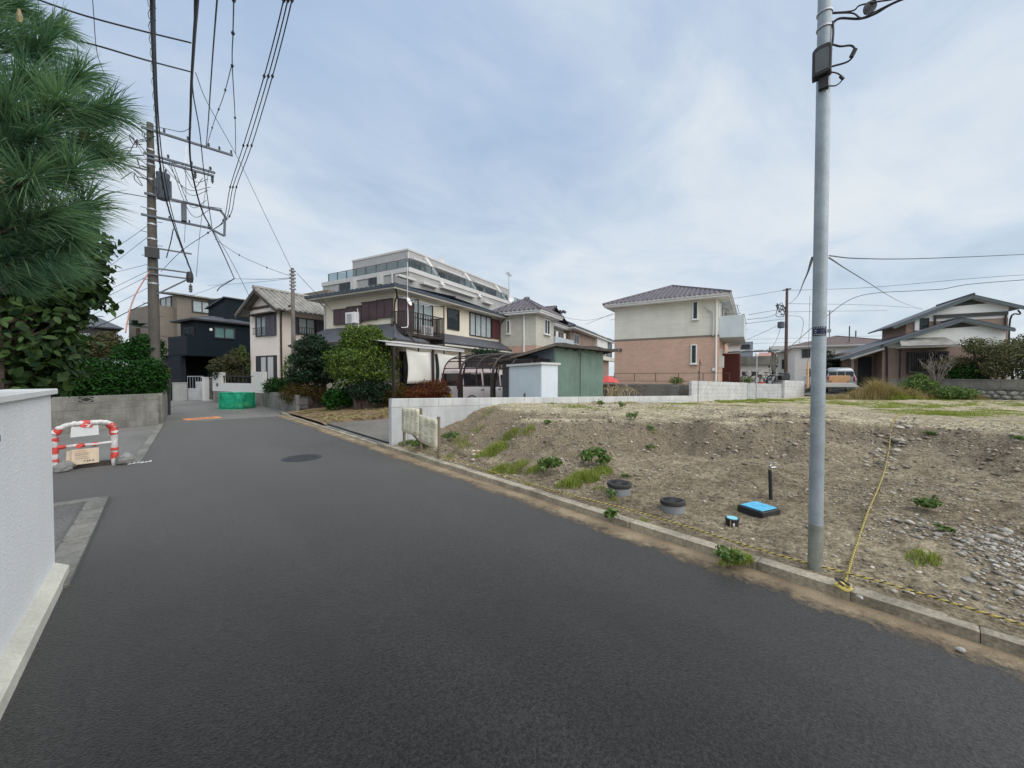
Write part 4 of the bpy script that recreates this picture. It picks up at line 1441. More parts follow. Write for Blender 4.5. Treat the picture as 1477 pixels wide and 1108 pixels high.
# ---- beige block house behind, and the darker house behind that
H = House('beige_house', 'beige two-storey house with plum tiled hipped roof behind the green shed', 'house', 773, 27.5, 20, 0.5)
t = H.t
Ls = H.u('l', 719)
ze = H.z('l', 773, 450)
zb_ = H.z('l', 773, 498)
H.wall(M['beige_block'], 3.4, Ls, zb_, ze, 'upper_wall')
H.wall(M['brick_siding'], 3.39, Ls - .01, -.5, zb_ - .001, 'lower_wall', .01, .01)
pl, rg = hip(-.6, -.6, 4.0, Ls + .6, ze + .1, 30, 'y')
roof_planes(t, pl, M['tile_purple_dark'], .06, .36, M['tile_purple'], .06, .62, rg, .10)
eave_box(t, -.6, -.6, 4.0, Ls + .6, ze + .1, 'white_paint', 'ledge_pale', .24)
window(t, 'l', *H.span('l', 731, 736, 462, 482), 'white_paint', 1, 'unlit_dark', 'glass_dark', .07, 'white_paint', depth=.09)
window(t, 'f', *H.span('f', 784, 792, 461, 483), 'white_paint', 2, 'curtain_teal', 'glass_dark', .07, 'white_paint', depth=.1)
mb = MB()
u0, u1, z0, z1 = H.span('f', 783, 794, 456, 460)
fb(mb, 'f', u0, u1, .002, .25, z0, z1)
mb.build('shutter_hood', M['white_paint'], t)
pipe(t, [(-.1, H.u('l', 756.5), ze - .1), (-.1, H.u('l', 756.5), 0)], .06, 'white_paint')
H.wall(M['beige_block'], 8.2, Ls, -.5, ze - .3, 'wing', 3.45, .9)
pl, rg = hip(2.9, .3, 8.8, Ls + .6, ze - .2, 28, 'y')
roof_planes(t, pl, M['tile_purple_dark'], .06, .36, M['tile_purple'], .06, .62, rg, .10)
eave_box(t, 2.9, .3, 8.8, Ls + .6, ze - .2, 'white_paint', 'ledge_pale', .22)
zf_ = zb_ + .1
mb = MB()
mb.box(3.5, -.1, zf_ - .2, 8.0, -.02, zf_ + .85).box(3.5, -.019, zf_ - .2, 3.58, .88, zf_ + .85).box(7.92, -.019, zf_ - .2, 8.0, .88, zf_ + .85).box(3.58, -.018, zf_ - .2, 7.92, .88, zf_ - .1)
mb.build('balcony', M['locker'], t)
w_ = window(t, 'f', 4.0, 5.7, zf_ - .05, zf_ + 1.9, 'white_paint', 2, 'unlit_dark', 'glass_dark', off=-.9)
ld = thing('laundry', 'few dark and pale clothes drying on the far beige balcony', 'laundry')
ld.location, ld.rotation_euler, = t.location, t.rotation_euler
for k, c in enumerate(('dark_wall', 'curtain', 'dark_wall', 'shutter_plum', 'curtain')):
    mb = MB()
    mb.box(4.1 + k * .62, .30, zf_ + .5, 4.5 + k * .62, .34, zf_ + 1.35)
    mb.bar((4.0 + k * .62, .32, zf_ + 1.4), (4.6 + k * .62, .32, zf_ + 1.4), .03, .03)
    mb.build('garment', M[c], ld)

H = House('dark_house', 'long dark house with slate roof far behind the green shed', 'house', 826, 36, 22, 0.9)
t = H.t
ze = H.z('f', 826, 474)
H.wall(M['taupe_wall'], 16, 9, -.5, ze, 'wall', -.8)
pl, rg = hip(-1.6, -.7, 17, 9.7, ze + .1, 24, 'x')
roof_planes(t, pl, M['slate_roof'], .07, 0, None, ridge=rg, ridge_r=.08)
eave_box(t, -1.6, -.7, 17, 9.7, ze + .1, 'white_paint', 'dark_steel', .25)
window(t, 'f', *H.span('f', 827, 834, 482, 497), 'ledge_pale', 2, 'curtain_teal', 'glass_dark', .08)
window(t, 'f', *H.span('f', 873, 882, 490, 516), 'ledge_pale', 2, 'curtain', 'glass_dark', .08)
u0, u1, z0, z1 = H.span('f', 857, 872, 484, 504)
mb = MB()
fb(mb, 'f', u0, u1, .002, .35, z0, z1)
mb.build('balcony', M['white_wall'], t)
u0, u1, z0, z1 = H.span('f', 862, 888, 516, 521)
mb = MB()
fb(mb, 'f', u0, u1, .002, .5, z0, z1)
mb.build('balcony_floor', M['beige_block'], t)

# ---- the apartment building above the roofs
H = House('apartment_block', 'tall pale tiled apartment block with stepped glass terraces above the cream house', 'apartment building', 590, 47, 19, 0)
t = H.t
zr_ = H.z('f', 590, 361)
W = H.u('f', 735)
Lt = H.u('l', 510)
H.wall(M['tile_apartment'], W, Lt, -.5, zr_, 'top_storey')
MB().box(-.08, -.08, zr_ + .001, W + .08, Lt + .08, zr_ + .22).build('parapet', M['ledge_pale'], t)
# lower storeys step out under terraces on both visible sides
zt1_ = H.z('l', 570, 395.5, 2.6)
o_ = 2.6
L2 = H.u('l', 467, o_)
MB().box(-o_, -o_, -.5, W + 2, L2, zt1_).build('lower_storeys', M['tile_apartment'], t)
MB().box(-o_ - .12, -o_ - .12, zt1_ + .001, W + 2.1, L2 + .1, zt1_ + .5).build('terrace_edge', M['ledge_pale'], t)
zc_ = zt1_ + .5
fx_ = [H.u('f', a_) for a_ in (613.5, 669.5, 714)]
for (p_, q_, n_) in (((-o_, L2 - 1.2, zc_), (-o_, -o_, zc_), 8), ((-o_, -o_, zc_), (fx_[0] - .5, -o_, zc_), 4), ((fx_[0] + .9, -o_, zc_), (fx_[1] - .5, -o_, zc_), 5), ((fx_[1] + 1.2, -o_, zc_), (fx_[2] - .5, -o_, zc_), 4), ((fx_[2] + 1.4, -o_, zc_), (W, -o_, zc_), 2)):
    p_, q_ = Vector(p_), Vector(q_)
    for k in range(n_):
        a_, b_ = p_.lerp(q_, k / n_), p_.lerp(q_, (k + 1) / n_)
        d_ = (b_ - a_).normalized()
        MB().bar(a_ + d_ * .08 + Vector((0, 0, .45)), b_ - d_ * .08 + Vector((0, 0, .45)), .02, .82).build('glass_panel', M['rail_glass'], t)
    g = MB()
    for k in range(n_ + 1):
        a_ = p_.lerp(q_, k / n_)
        g.bar(a_, a_ + Vector((0, 0, .93)), .09, .09, q_ - p_)
    g.bar(p_ + Vector((0, 0, .95)), q_ + Vector((0, 0, .95)), .1, .07)
    g.build('terrace_railing', M['dark_steel'], t)
# top-storey windows facing right, slanted fins between the flats
for (a, b) in ((592, 608), (632, 645), (646, 664), (684, 696), (700, 714), (724, 732)):
    u0, u1 = H.u('f', a), H.u('f', b)
    window(t, 'f', u0, u1, zc_ + .1, zr_ - 1.25, 'dark_steel', 2, 'curtain_teal', 'glass_dark', .1)
for (a, b) in ((593, 612), (626, 668), (680, 712)):
    u0, u1 = H.u('f', a), H.u('f', b)
    mb = MB()
    fb(mb, 'f', u0, u1, .003, .6, zr_ - 1.05, zr_ - .85)
    mb.build('canopy_ledge', M['ledge_pale'], t)
for a in (613.5, 669.5, 714):
    u0 = H.u('f', a)
    mb = MB()
    mb.slab([(u0 + .3, -.25, zr_ - .15), (u0 + .3, -o_ - .5, zt1_ - .5), (u0 + .3, -o_ + .6, zt1_ - .5), (u0 + .3, .3, zr_ - .15)], .6, (1, 0, 0))
    mb.build('slanted_fin', M['ledge_pale'], t)
for (a, b, py_) in ((571, 596, 399.5), (606, 628, 410), (634, 682, 420), (695, 707, 436)):
    u0, u1 = H.u('f', a, o_), H.u('f', b, o_)
    z_ = H.z('f', (a + b) / 2, py_ + .5, o_ + .3)
    mb = MB()
    fb(mb, 'f', u0, u1, o_ + .003, o_ + .6, z_ - .12, z_ + .12)
    mb.build('canopy_ledge', M['ledge_pale'], t)
for (a, b, yt, yb) in ((491, 512, 408, 422), (533, 550, 400, 411)):
    window(t, 'l', *H.span('l', a, b, yt, yb, o_), 'dark_steel', 2, 'curtain_teal', 'glass_dark', .1, off=o_)
    u1 = H.u('l', b + 5 if b > 540 else b, o_)
    mb = MB()
    u0, u1, z0, z1 = H.span('l', b - .5, b + 5, yt - 2, yb, o_)
    fb(mb, 'l', min(u0, u1), max(u0, u1), o_ + .002, o_ + .5, z0, z1)
    mb.build('side_fin', M['ledge_pale'], t)
# small step at the far left end
MB().box(-o_ + .4, L2 + .02, -.5, W * .5, L2 + 1.9, zt1_ - 1.6).build('end_storey', M['tile_apartment'], t)
MB().box(-o_ - .7, L2 - 1.1, zt1_ - 4.3, -o_ - .001, L2 + 1.2, zt1_ - 2.2).build('bay', M['ledge_pale'], t)
window(t, 'l', L2 - .6, L2 + .9, zt1_ - 4.0, zt1_ - 2.6, 'dark_steel', 1, 'curtain', 'glass', .1, off=o_ + .7)
pipe(t, [(-.15, -.15, zr_ - .3), (-.15, -.15, zr_ - 2.2)], .11, 'ledge_pale')
pipe(t, [(-o_ - .2, -o_ + 2.4, zt1_), (-o_ - .2, -o_ + 2.4, zt1_ - 5)], .11, 'ledge_pale')
dsh = MB().lathe([(0.0, 0.0), (.3, .03), (.55, .13), (.56, .14), (.3, .05), (0.0, .02)], 18).build('satellite_dish', M['ledge_pale'], t, True)
dsh.location = (H.u('f', 645), 1.0, zr_ + .8)
dsh.rotation_euler = (R(75), 0, R(10))
pipe(t, [(H.u('f', 645), 1.15, zr_ + .2), (H.u('f', 645), 1.1, zr_ + .95)], .05, 'steel', 'dish_post')
am = thing('roof_antenna', 'thin television antenna with a round dish beside the apartment roof', 'antenna')
p_ = at(734, 440, 60)
MB().tube([(p_.x, p_.y, p_.z - 3), (p_.x, p_.y, p_.z + 5.0)], .06, 6).build('mast', M['steel'], am)
g = MB()
for k in range(5):
    g.bar((p_.x - .35 + k * .17, p_.y - .45, p_.z + 4.9 - k * .1), (p_.x - .35 + k * .17, p_.y + .45, p_.z + 4.9 - k * .1), .05, .05)
g.bar((p_.x - .5, p_.y, p_.z + 5.0), (p_.x + .6, p_.y, p_.z + 4.5), .06, .06)
g.build('aerial', M['steel'], am)
d_ = MB().lathe([(0.0, 0.0), (.3, .03), (.5, .12), (.3, .05), (0.0, .02)], 14).build('dish', M['white_paint'], am, True)
d_.location = (p_.x + .45, p_.y, p_.z + 1.0)
d_.rotation_euler = (R(80), 0, R(-30))
# ---- pale pink house with the grey tiled gable
H = House('pink_house', 'pale pink rendered house with grey tiled gable roof and dark shutters', 'house', 402, 22, 18, 0.1)
t = H.t
Ls = H.u('l', 361.8)
W = H.u('f', 476)
ze = H.z('f', 402, 441)
H.wall(M['pink_wall'], W, Ls, -.3, ze)
MB().add([(.0, 0, ze), (0, Ls, ze), (0, Ls / 2, ze + Ls / 2 * .62), (.14, 0, ze), (.14, Ls, ze), (.14, Ls / 2, ze + Ls / 2 * .62)], [(0, 2, 1), (3, 4, 5), (0, 3, 5, 2), (1, 2, 5, 4), (0, 1, 4, 3)]).build('gable', M['pink_wall'], t)
oh, of = .75, .50
k_ = .60
zr_ = ze + .05 + Ls / 2 * k_ + .12
roof_planes(t, [[(-of, -oh, zr_ - (Ls / 2 + oh) * k_), (W + .5, -oh, zr_ - (Ls / 2 + oh) * k_), (W + .5, Ls / 2, zr_), (-of, Ls / 2, zr_)],
                [(W + .5, Ls + oh, zr_ - (Ls / 2 + oh) * k_), (-of, Ls + oh, zr_ - (Ls / 2 + oh) * k_), (-of, Ls / 2, zr_), (W + .5, Ls / 2, zr_)]],
            M['tile_grey'], .08, .30, M['tile_grey'], .07, .6, [((-of - .05, Ls / 2, zr_ + .05), (W + .5, Ls / 2, zr_ + .05))], .13)
mb = MB()
for s_, yy in ((1, -oh), (-1, Ls + oh)):
    zl = zr_ - (Ls / 2 + oh) * k_
    mb.bar((-of + .05, yy, zl - .17), (-of + .05, Ls / 2, zr_ - .17), .08, .18)
mb.build('barge_board', M['timber_dark'], t)
mb = MB()
for yy in (.2, Ls / 2, Ls - .2):
    zz = zr_ - abs(yy - Ls / 2) * k_ - .2
    mb.box(-of + .15, yy - .06, zz - .14, -.003, yy + .06, zz)
mb.build('purlin', M['timber_dark'], t)
MB().box(-.05, -.02, ze - .02, -.002, Ls + .02, ze + .12).build('tie_beam', M['timber_dark'], t)
u0, u1, z0, z1 = H.span('l', 371, 400, 455.5, 485)
um = H.u('l', 386.5)
window(t, 'l', um, u1 if u1 > um else u0, z0, z1, 'bronze', 2, 'curtain', 'glass', .06, bars=2) if u1 > um else window(t, 'l', um, u0, z0, z1, 'bronze', 2, 'curtain', 'glass', .06, bars=2)
ulo = min(u0, u1)
mb = MB()
fb(mb, 'l', ulo, um - .01, .004, .12, z0, z1)
fb(mb, 'l', (ulo + um) / 2 - .012, (ulo + um) / 2 + .012, .12, .132, z0 + .05, z1 - .05)
mb.build('shutter_case', M['shutter_blue'], t)
mb = MB()
fb(mb, 'l', ulo - .1, max(u0, u1) + .35, .004, .42, z1 + .04, z1 + .11)
mb.build('window_hood', M['timber_dark'], t)
u0, u1, z0, z1 = H.span('l', 370, 400, 513, 540)
mb = MB()
fb(mb, 'l', u0, u1, .003, .03, z0 - .4, z1)
d_ = mb.build('doorway', M['unlit_dark'], t)  # darkness of the door opening painted as a near-black panel
mb = MB()
fb(mb, 'l', u0 + (u1 - u0) * .30, u0 + (u1 - u0) * .5, .031, .07, z0 - .3, z1 - .1)
fb(mb, 'l', u0 + (u1 - u0) * .62, u0 + (u1 - u0) * .85, .031, .07, z0 - .3, z1 - .1)
mb.build('door_screen', M['ledge_pale'], d_)
ua, ub, z0, z1 = H.span('f', 422, 472, 460, 484)
window(t, 'f', H.u('f', 430), H.u('f', 455), z0, z1, 'bronze', 2, 'curtain', 'glass', .06, bars=2)
for (a, b) in ((422, 429.6), (455.4, 471)):
    mb = MB()
    fb(mb, 'f', H.u('f', a), H.u('f', b), .004, .12, z0, z1)
    mb.build('shutter_case', M['shutter_blue'], t)
pipe(t, spline([(.35, -oh + .1, ze + .02), (.2, -.3, ze - .3), (.12, -.09, ze - .7), (.12, -.09, .0)], 6), .05, 'bronze')
MB().box(4.0, 1.2, zr_ - 1.0, 9.5, Ls + 2, zr_ + .75).build('roof_room', M['beige_siding'], t)

# ---- dark navy house
H = House('navy_house', 'dark navy boarded house with a roofed garage at the end of the street', 'house', 267.7, 27.5, 18, 0.0)
t = H.t
W, Ls = H.u('f', 366), H.u('l', 243.5)
z1_, z2_ = H.z('f', 267.7, 513), H.z('f', 267.7, 484)
MB().box(0, 0, z1_, W, Ls + 2.4, z1_ + .12).build('floor_slab', M['navy_siding'], t)
MB().box(0.121, 0, z1_ + .121, W, .12, z2_).build('front_parapet', M['navy_siding'], t)
MB().box(0, 0, z1_ + .121, .12, Ls, z2_ + .001).build('side_parapet', M['slate_siding'], t)
xu = H.u('f', 286.6)
zeu = H.z('f', 286.6, 461)
MB().box(xu, .003, z1_ + .121, W, Ls, zeu).build('upper_wall', M['navy_siding'], t)
pl, rg = hip(xu - .5, -.4, W + .3, Ls + .5, zeu + .05, 14, 'x')
roof_planes(t, pl, M['slate_roof'], .07, 0, None, ridge=rg, ridge_r=.05)
MB().box(xu - .45, -.36, zeu - .08, W + .2, Ls + .4, zeu + .03).build('soffit', M['black'], t)
window(t, 'f', *H.span('f', 309, 340, 472, 489), 'black', 2, 'curtain_teal', 'glass', .08)
y0, y1_, z0, z1 = H.span('l', 264, 285, 470.5, 486)
mb = MB()
window(t, 'l', .5, Ls * .75, z2_ - .9, zeu - .5, 'black', 2, 'unlit_dark', 'glass_dark', .07, off=-xu)
lm = MB().lathe([(.0, 0), (.09, 0), (.11, .06), (.0, .1)], 12).build('wall_lamp', M['white_paint'], t)
lm.location = (H.u('f', 305), -.0, H.z('f', 305, 475.5))
lm.rotation_euler = (R(90), 0, 0)
# garage: pillar, side and back walls
yp = H.u('l', 261)
MB().box(.002, yp, 0, .3, Ls, z1_).build('garage_pillar', M['slate_siding'], t)
MB().box(H.u('f', 318), .003, 0, W, .3, z1_).build('front_wall', M['navy_siding'], t)
MB().box(1.0, Ls + 2.2, 0, W, Ls + 2.4, z1_).box(W - .2, .3, 0, W, Ls + 2.2, z1_).box(.302, Ls - .2, 0, .5, Ls + 2.2, z1_).build('garage_back', M['unlit_dark'], t)  # near-black walls: the shade inside the garage is in the colour
xa, xb = H.u('f', 329), H.u('f', 341)
zk = H.z('f', 338.6, 425)
MB().box(H.u('f', 336), Ls * .35, zeu, W + 2.4, Ls + 1, zk - .1).build('top_room', M['navy_siding'], t)
roof_planes(t, [[(H.u('f', 336) - .2, Ls * .35 - .2, zk - .1), (W + 2.6, Ls * .35 - .2, zk - .1), (W + 2.6, Ls + 1.2, zk - .75), (H.u('f', 336) - .2, Ls + 1.2, zk - .75)]], M['slate_roof'], .08, name='top_roof')
# ---- beige three-storey house behind it
H = House('taupe_house', 'tall taupe boarded house standing behind the navy house', 'house', 257, 33.5, 18, 0)
t = H.t
W, Ls = H.u('f', 333), 4.2
ze = H.z('f', 257, 425)
H.wall(M['beige_siding'], W, Ls, 0, ze)
roof_planes(t, [[(-.4, -.45, ze + .08), (W + .4, -.45, ze + .08), (W + .4, Ls + .4, ze + .75), (-.4, Ls + .4, ze + .75)]], M['tile_grey'], .12, name='roof')
window(t, 'f', *H.span('f', 278.5, 307, 434, 452), 'bronze', 2, 'curtain', 'glass', .09)
zc_ = H.z('l', 246, 444)
MB().box(-1.4, .6, zc_ - 2.7, -.003, Ls + 2, zc_).build('balcony', M['beige_siding'], t)
window(t, 'l', 1.0, 3.3, zc_ - .2, zc_ + 1.0, 'bronze', 2, 'curtain', 'glass', .09)
zc2 = H.z('l', 246, 487)
MB().box(-1.4, .6, -.2, -.003, Ls + 2, zc2).build('porch', M['beige_siding'], t)
window(t, 'l', 1.0, 3.3, zc2 + .05, zc2 + 1.6, 'bronze', 2, 'curtain', 'glass', .09)
# ---- little house over the hedge
H = House('hedge_house', 'small dark house whose grey roof shows above the hedge', 'house', 172, 33, 8, 0)
t = H.t
ze = H.z('f', 172, 474)
L_ = 12.0
MB().box(-6.5, 0, 0, -.3, 7, ze - .05).build('wall', M['dark_wall'], t)
roof_planes(t, [[(-7.5, -.6, ze), (.3, -.6, ze), (-1.6, 3.5, ze + 1.5), (-7.5, 3.5, ze + 1.5)], [(.3, -.6, ze), (.3, 7.6, ze), (-1.6, 3.5, ze + 1.5)], [(.3, 7.6, ze), (-7.5, 7.6, ze), (-7.5, 3.5, ze + 1.5), (-1.6, 3.5, ze + 1.5)]],
            M['slate_roof'], .1, ridge=[((-7.5, 3.5, ze + 1.52), (-1.6, 3.5, ze + 1.52))])
window(t, 'f', -3.2, -1.6, ze - 1.6, ze - .5, 'bronze', 2, 'curtain', 'glass')

# ---- traditional house on the stone-faced terrace
H = House('gabled_house', 'brown and white house with two stepped grey gables on a stone terrace', 'house', 1452, 26, 20, 1.1)
t = H.t


def gable_body(off, pr, pL, pR, belt_py, belt_px, back, low_mat, nm, over=.42, zb=-.4, wl_px=None, wr_px=None):
    """gable wall in two materials and its two roof slopes; heights read from the ridge and the two eave ends"""
    oo = off + over
    ur, zr = H.u('l', pr[0], oo), H.z('l', *pr, oo)
    ul, zl = H.u('l', pL[0], oo), H.z('l', *pL, oo)
    uq, zq = H.u('l', pR[0], oo), H.z('l', *pR, oo)
    ua, ub = H.u('l', wl_px, off), H.u('l', wr_px, off)
    sl, sr = (zr - zl) / (ul - ur), (zr - zq) / (ur - uq)

    def zz(u):
        return zr - .1 - ((u - ur) * sl if u > ur else (ur - u) * sr)
    zbelt = H.z('l', belt_px, belt_py, off)
    MB().box(-off, min(ua, ub), zb, back, max(ua, ub), min(zbelt, zz(ua) - .05, 99)).build(nm + '_wall', M[low_mat], t)
    b0 = min(zbelt, zz(ua) - .05)
    top = [(-off, ub, b0), (-off, ua, b0), (-off, ua, zz(ua)), (-off, ur, zz(ur)), (-off, ub, zz(ub))]
    mb = MB()
    mb.slab(top, back * .9, (-1, 0, 0))
    mb.build(nm + '_gable', M['white_gable'], t)
    roof_planes(t, [[(-oo, ul, zl), (back + .5, ul, zl), (back + .5, ur, zr), (-oo, ur, zr)], [(back + .5, uq, zq), (-oo, uq, zq), (-oo, ur, zr), (back + .5, ur, zr)]], M['slate_roof'], .10, ridge=[((-oo, ur, zr + .03), (back, ur, zr + .03))], name='roof')
    mb = MB()
    mb.bar((-oo + .03, ul, zl - .17), (-oo + .03, ur, zr - .17), .07, .17, (0, 0, 1))
    mb.bar((-oo + .03, uq, zq - .17), (-oo + .03, ur, zr - .17), .07, .17, (0, 0, 1))
    mb.build('barge_board', M['fascia_teal'], t)
    mb = MB()
    mb.slab([(-off - .03, ur + .95, zr - .95 * sl - .30), (-off - .03, ur - .85, zr - .85 * sr - .30), (-off - .03, ur, zr - .30)], .1, (-1, 0, 0))
    mb.build('gable_vent', M['dark_wall'], t)
    return ur, zr, sl, sr, zbelt


g1 = gable_body(0.0, (1389.4, 457.8), (1212, 516), (1463, 473), 500, 1360, 9.0, 'taupe_wall', 'lower', wl_px=1272, wr_px=1449)
g2 = gable_body(-2.6, (1401.6, 424.6), (1287, 470), (1478, 442), 453.5, 1400, 7.5, 'taupe_wall', 'upper', wl_px=1305, wr_px=1452)
# dark band over the brown upper wall, side windows
window(t, 'l', *H.span('l', 1324, 1338, 459, 474, -2.6), 'bronze', 2, 'curtain_teal', 'glass_dark', .06, off=-2.6)
mb = MB()
u0, u1, z0, z1 = H.span('l', 1317, 1323.5, 461, 477, -2.6)
fb(mb, 'l', u0, u1, -2.6, -2.5, z0, z1)
mb.build('shutter', M['white_paint'], t)
mb = MB()
u0, u1, z0, z1 = H.span('l', 1345, 1450, 452, 455, -2.6)
fb(mb, 'l', u0, u1, -2.598, -2.45, z0 - .1, z1)
mb.build('band', M['dark_wall'], t)
for px_ in (1346, 1447):
    u_ = H.u('l', px_, -2.6)
    pipe(t, [fpt('l', u_, -2.5, H.z('l', px_, 455, -2.6)), fpt('l', u_, -2.5, H.z('l', px_, 478, -2.6))], .06, 'bronze')
# bay window under the awning
ua, ub, z0, z1 = H.span('l', 1298, 1383, 489, 498, 1.2)
ua, ub = min(ua, ub), max(ua, ub)
roof_planes(t, [[fpt('l', ub, 1.3, z0), fpt('l', ua, 1.3, z0), fpt('l', ua + .3, .01, z0 + .62), fpt('l', ub - .3, .01, z0 + .62)]], M['tile_grey'], .07, name='awning')
mb = MB()
fb(mb, 'l', ua + .1, ub - .1, .02, 1.2, z0 - .14, z0 - .075)
mb.build('awning_soffit', M['soffit'], t)
u0, u1, z0w, z1w = H.span('l', 1311, 1368, 507, 534, .5)
u0, u1 = min(u0, u1), max(u0, u1)
mb = MB()
fb(mb, 'l', u0, u1, .002, .5, z0w - .2, z1w)
b_ = mb.build('bay', M['dark_wall'], t)
window(b_, 'l', u0 + .1, u1 - .1, z0w, z1w - .05, 'bronze', 4, 'unlit_dark', 'glass_dark', .07, off=.502)
mb = MB()
for k in range(16):
    uu = u0 + .15 + (u1 - u0 - .3) * k / 15
    fb(mb, 'l', uu - .02, uu + .02, .60, .64, z0w + .05, z1w - .1)
mb.build('window_lattice', M['bronze'], b_)
pipe(t, [fpt('l', u1 + .45, .35, z0 - .1), fpt('l', u1 + .45, .35, -.3)], .06, 'bronze')
# recessed porch at the far end
mb = MB()
u0, u1 = H.u('l', 1272), H.u('l', 1226)
MB().box(1.6, u0 + .01, -.4, 6, u1, H.z('l', 1250, 508, -1.5)).build('porch_wall', M['taupe_wall'], t)
for (a, b) in ((1238, 1257), (1265, 1271)):
    ua, ub, z0, z1 = H.span('l', a, b, 515, 540, -1.5)
    mb = MB()
    fb(mb, 'l', ua, ub, -1.598, -1.5, -.3, z1)
    mb.build('doorway', M['unlit_dark'], t)  # porch shade put in as near-black panels
pipe(t, [fpt('l', H.u('l', 1229, .4), .4, -.3), fpt('l', H.u('l', 1229, .4), .4, H.z('l', 1229, 515, .4))], .09, 'taupe_wall', 'porch_post')
pipe(t, spline([fpt('l', H.u('l', 1267), .55, H.z('l', 1267, 499)), fpt('l', H.u('l', 1277), .1, H.z('l', 1277, 503)), fpt('l', H.u('l', 1279), .08, -.3)], 5), .06, 'bronze')
roof_planes(t, [[fpt('l', H.u('l', 1222), 1.0, H.z('l', 1222, 518, 1.0)), fpt('l', H.u('l', 1268), 1.0, H.z('l', 1268, 503, 1.0)), fpt('l', H.u('l', 1268), -.6, H.z('l', 1268, 503, 1.0) + .2), fpt('l', H.u('l', 1222), -.6, H.z('l', 1222, 518, 1.0) + .2)]], M['tile_grey'], .06, name='porch_roof')
pipe(t, spline([(2.5, H.u('l', 1475, -1.8) - .02, 5.2), (2.3, H.u('l', 1470, -2.2), 4.9), (2.62, H.u('l', 1452, -2.6) - .1, 4.6), (2.62, H.u('l', 1452, -2.6) - .1, 1)], 5), .05, 'bronze')

# stone facing under the terrace, then a plain concrete course above it
sw = thing('stone_wall', 'terrace wall of round grey stones below a concrete band, foot of the gabled house', 'wall', (0, 0, 0))
A, B_ = at(1322, 560, 25.5), at(1560, 560, 20.0)
A.z = B_.z = 0
dr = (B_ - A)
Lw = dr.length
ang = math.atan2(dr.y, dr.x)
sw.location, sw.rotation_euler = (A.x, A.y, .1), (0, 0, ang)
MB().box(-1.2, -.02, -.3, Lw, .35, .72).build('mortar', M['block_dark'], sw)
_sm = []
for v_ in range(3):
    bm_ = MB().lathe([(.12, -.5), (.40, -.40), (.52, 0), (.40, .40), (.14, .5)], 7)
    me = bpy.data.meshes.new('stone')
    me.from_pydata([(x_ * rnd.uniform(.85, 1.15), y_ * rnd.uniform(.85, 1.1), z_) for x_, y_, z_ in bm_.v], [], bm_.f)
    me.materials.append(M['stone'])
    _sm.append(me)
for row in range(3):
    x_ = -1.0 + row * .17
    while x_ < Lw:
        w_ = rnd.uniform(.30, .48)
        o = bpy.data.objects.new('stone', rnd.choice(_sm))
        C.objects.link(o)
        o.parent = sw
        o.location = (x_ + w_ / 2, -.03, .08 + row * .24 + rnd.uniform(-.03, .03))
        o.scale = (w_ * .92, .26, rnd.uniform(.21, .25))
        o.rotation_euler = (0, rnd.uniform(-.4, .4), 0)
        x_ += w_
MB().box(-1.4, -.10, .73, Lw, .4, .80).build('drip_edge', M['block_dark'], sw)
x_ = -1.3
while x_ < Lw:
    piece('concrete_panel', M['concrete_old'], sw, (1.19, .2, .46), (x_ + .6, .1, 1.035), 0, .02)
    x_ += 1.2
piece_ = MB().box(-1.4, -.02, 1.27, Lw, .28, 1.34).build('cap', M['concrete_old'], sw)

# ---- far houses along the back lane
H = House('low_cream_house', 'low cream house with a flat brown tiled roof beyond the lane', 'house', 1300, 40, 18, 0.6)
t = H.t
L_ = H.u('l', 1146)
ze = H.z('l', 1200, 499)
H.wall(M['white_wall'], 9, L_, -.4, ze)
pl, rg = hip(-.6, -.6, 9.6, L_ + .6, ze + .06, 15, 'y')
roof_planes(t, pl, M['brown_roof'], .07, 0, None, ridge=rg, ridge_r=.08)
eave_box(t, -.6, -.6, 9.6, L_ + .6, ze + .06, 'ledge_pale', 'ledge_pale', .2)
window(t, 'l', *H.span('l', 1156, 1168, 504, 516), 'bronze', 2, 'curtain_teal', 'glass_dark', .08)
MB().tube([(1, 4, ze), (1, 4, ze + 2.2)], .06, 6).build('flue', M['dark_steel'], t)
H = House('white_gable_house', 'small white house with grey gable far behind the thin wooden pole', 'house', 1140, 52, 18, 0.8)
t = H.t
L_ = H.u('l', 1119)
ze = H.z('l', 1130, 508)
H.wall(M['white_wall'], 8, L_, -.4, ze)
roof_planes(t, [[(-.5, L_ + .5, ze), (-.5, -.5, ze), (4, -.5, ze + 1.1), (4, L_ + .5, ze + 1.1)], [(8.5, -.5, ze), (8.5, L_ + .5, ze), (4, L_ + .5, ze + 1.1), (4, -.5, ze + 1.1)]], M['tile_grey'], .12)
window(t, 'l', L_ * .3, L_ * .6, ze - 2.3, ze - 1.0, 'bronze', 2, 'curtain_teal', 'glass_dark', .1)
H = House('grey_annex', 'plain grey box of a building seen over the bicycle shelter', 'building', 1085.5, 58, 18, 0.8)
H.wall(M['box_grey'], 5, H.u('l', 1067), -.4, H.z('l', 1076, 493))
window(H.t, 'l', .4, 1.5, H.z('l', 1076, 503), H.z('l', 1076, 497), 'bronze', 1, 'unlit_dark', 'glass_dark', .1)
H = House('cream_annex', 'far cream house showing between the brick house and the shelter', 'building', 1067, 44, 18, 0.8)
H.wall(M['pink_wall'], 6, H.u('l', 1046), -.4, H.z('l', 1058, 496))
roof_planes(H.t, [[(-.5, H.u('l', 1046) + .5, H.z('l', 1058, 496)), (-.5, -.5, H.z('l', 1058, 496)), (3, -.5, H.z('l', 1058, 496) + .7), (3, H.u('l', 1046) + .5, H.z('l', 1058, 496) + .7)]], M['beige_siding'], .12)
window(H.t, 'l', .6, 1.6, 2.2, 3.2, 'bronze', 2, 'curtain_teal', 'glass_dark', .1)
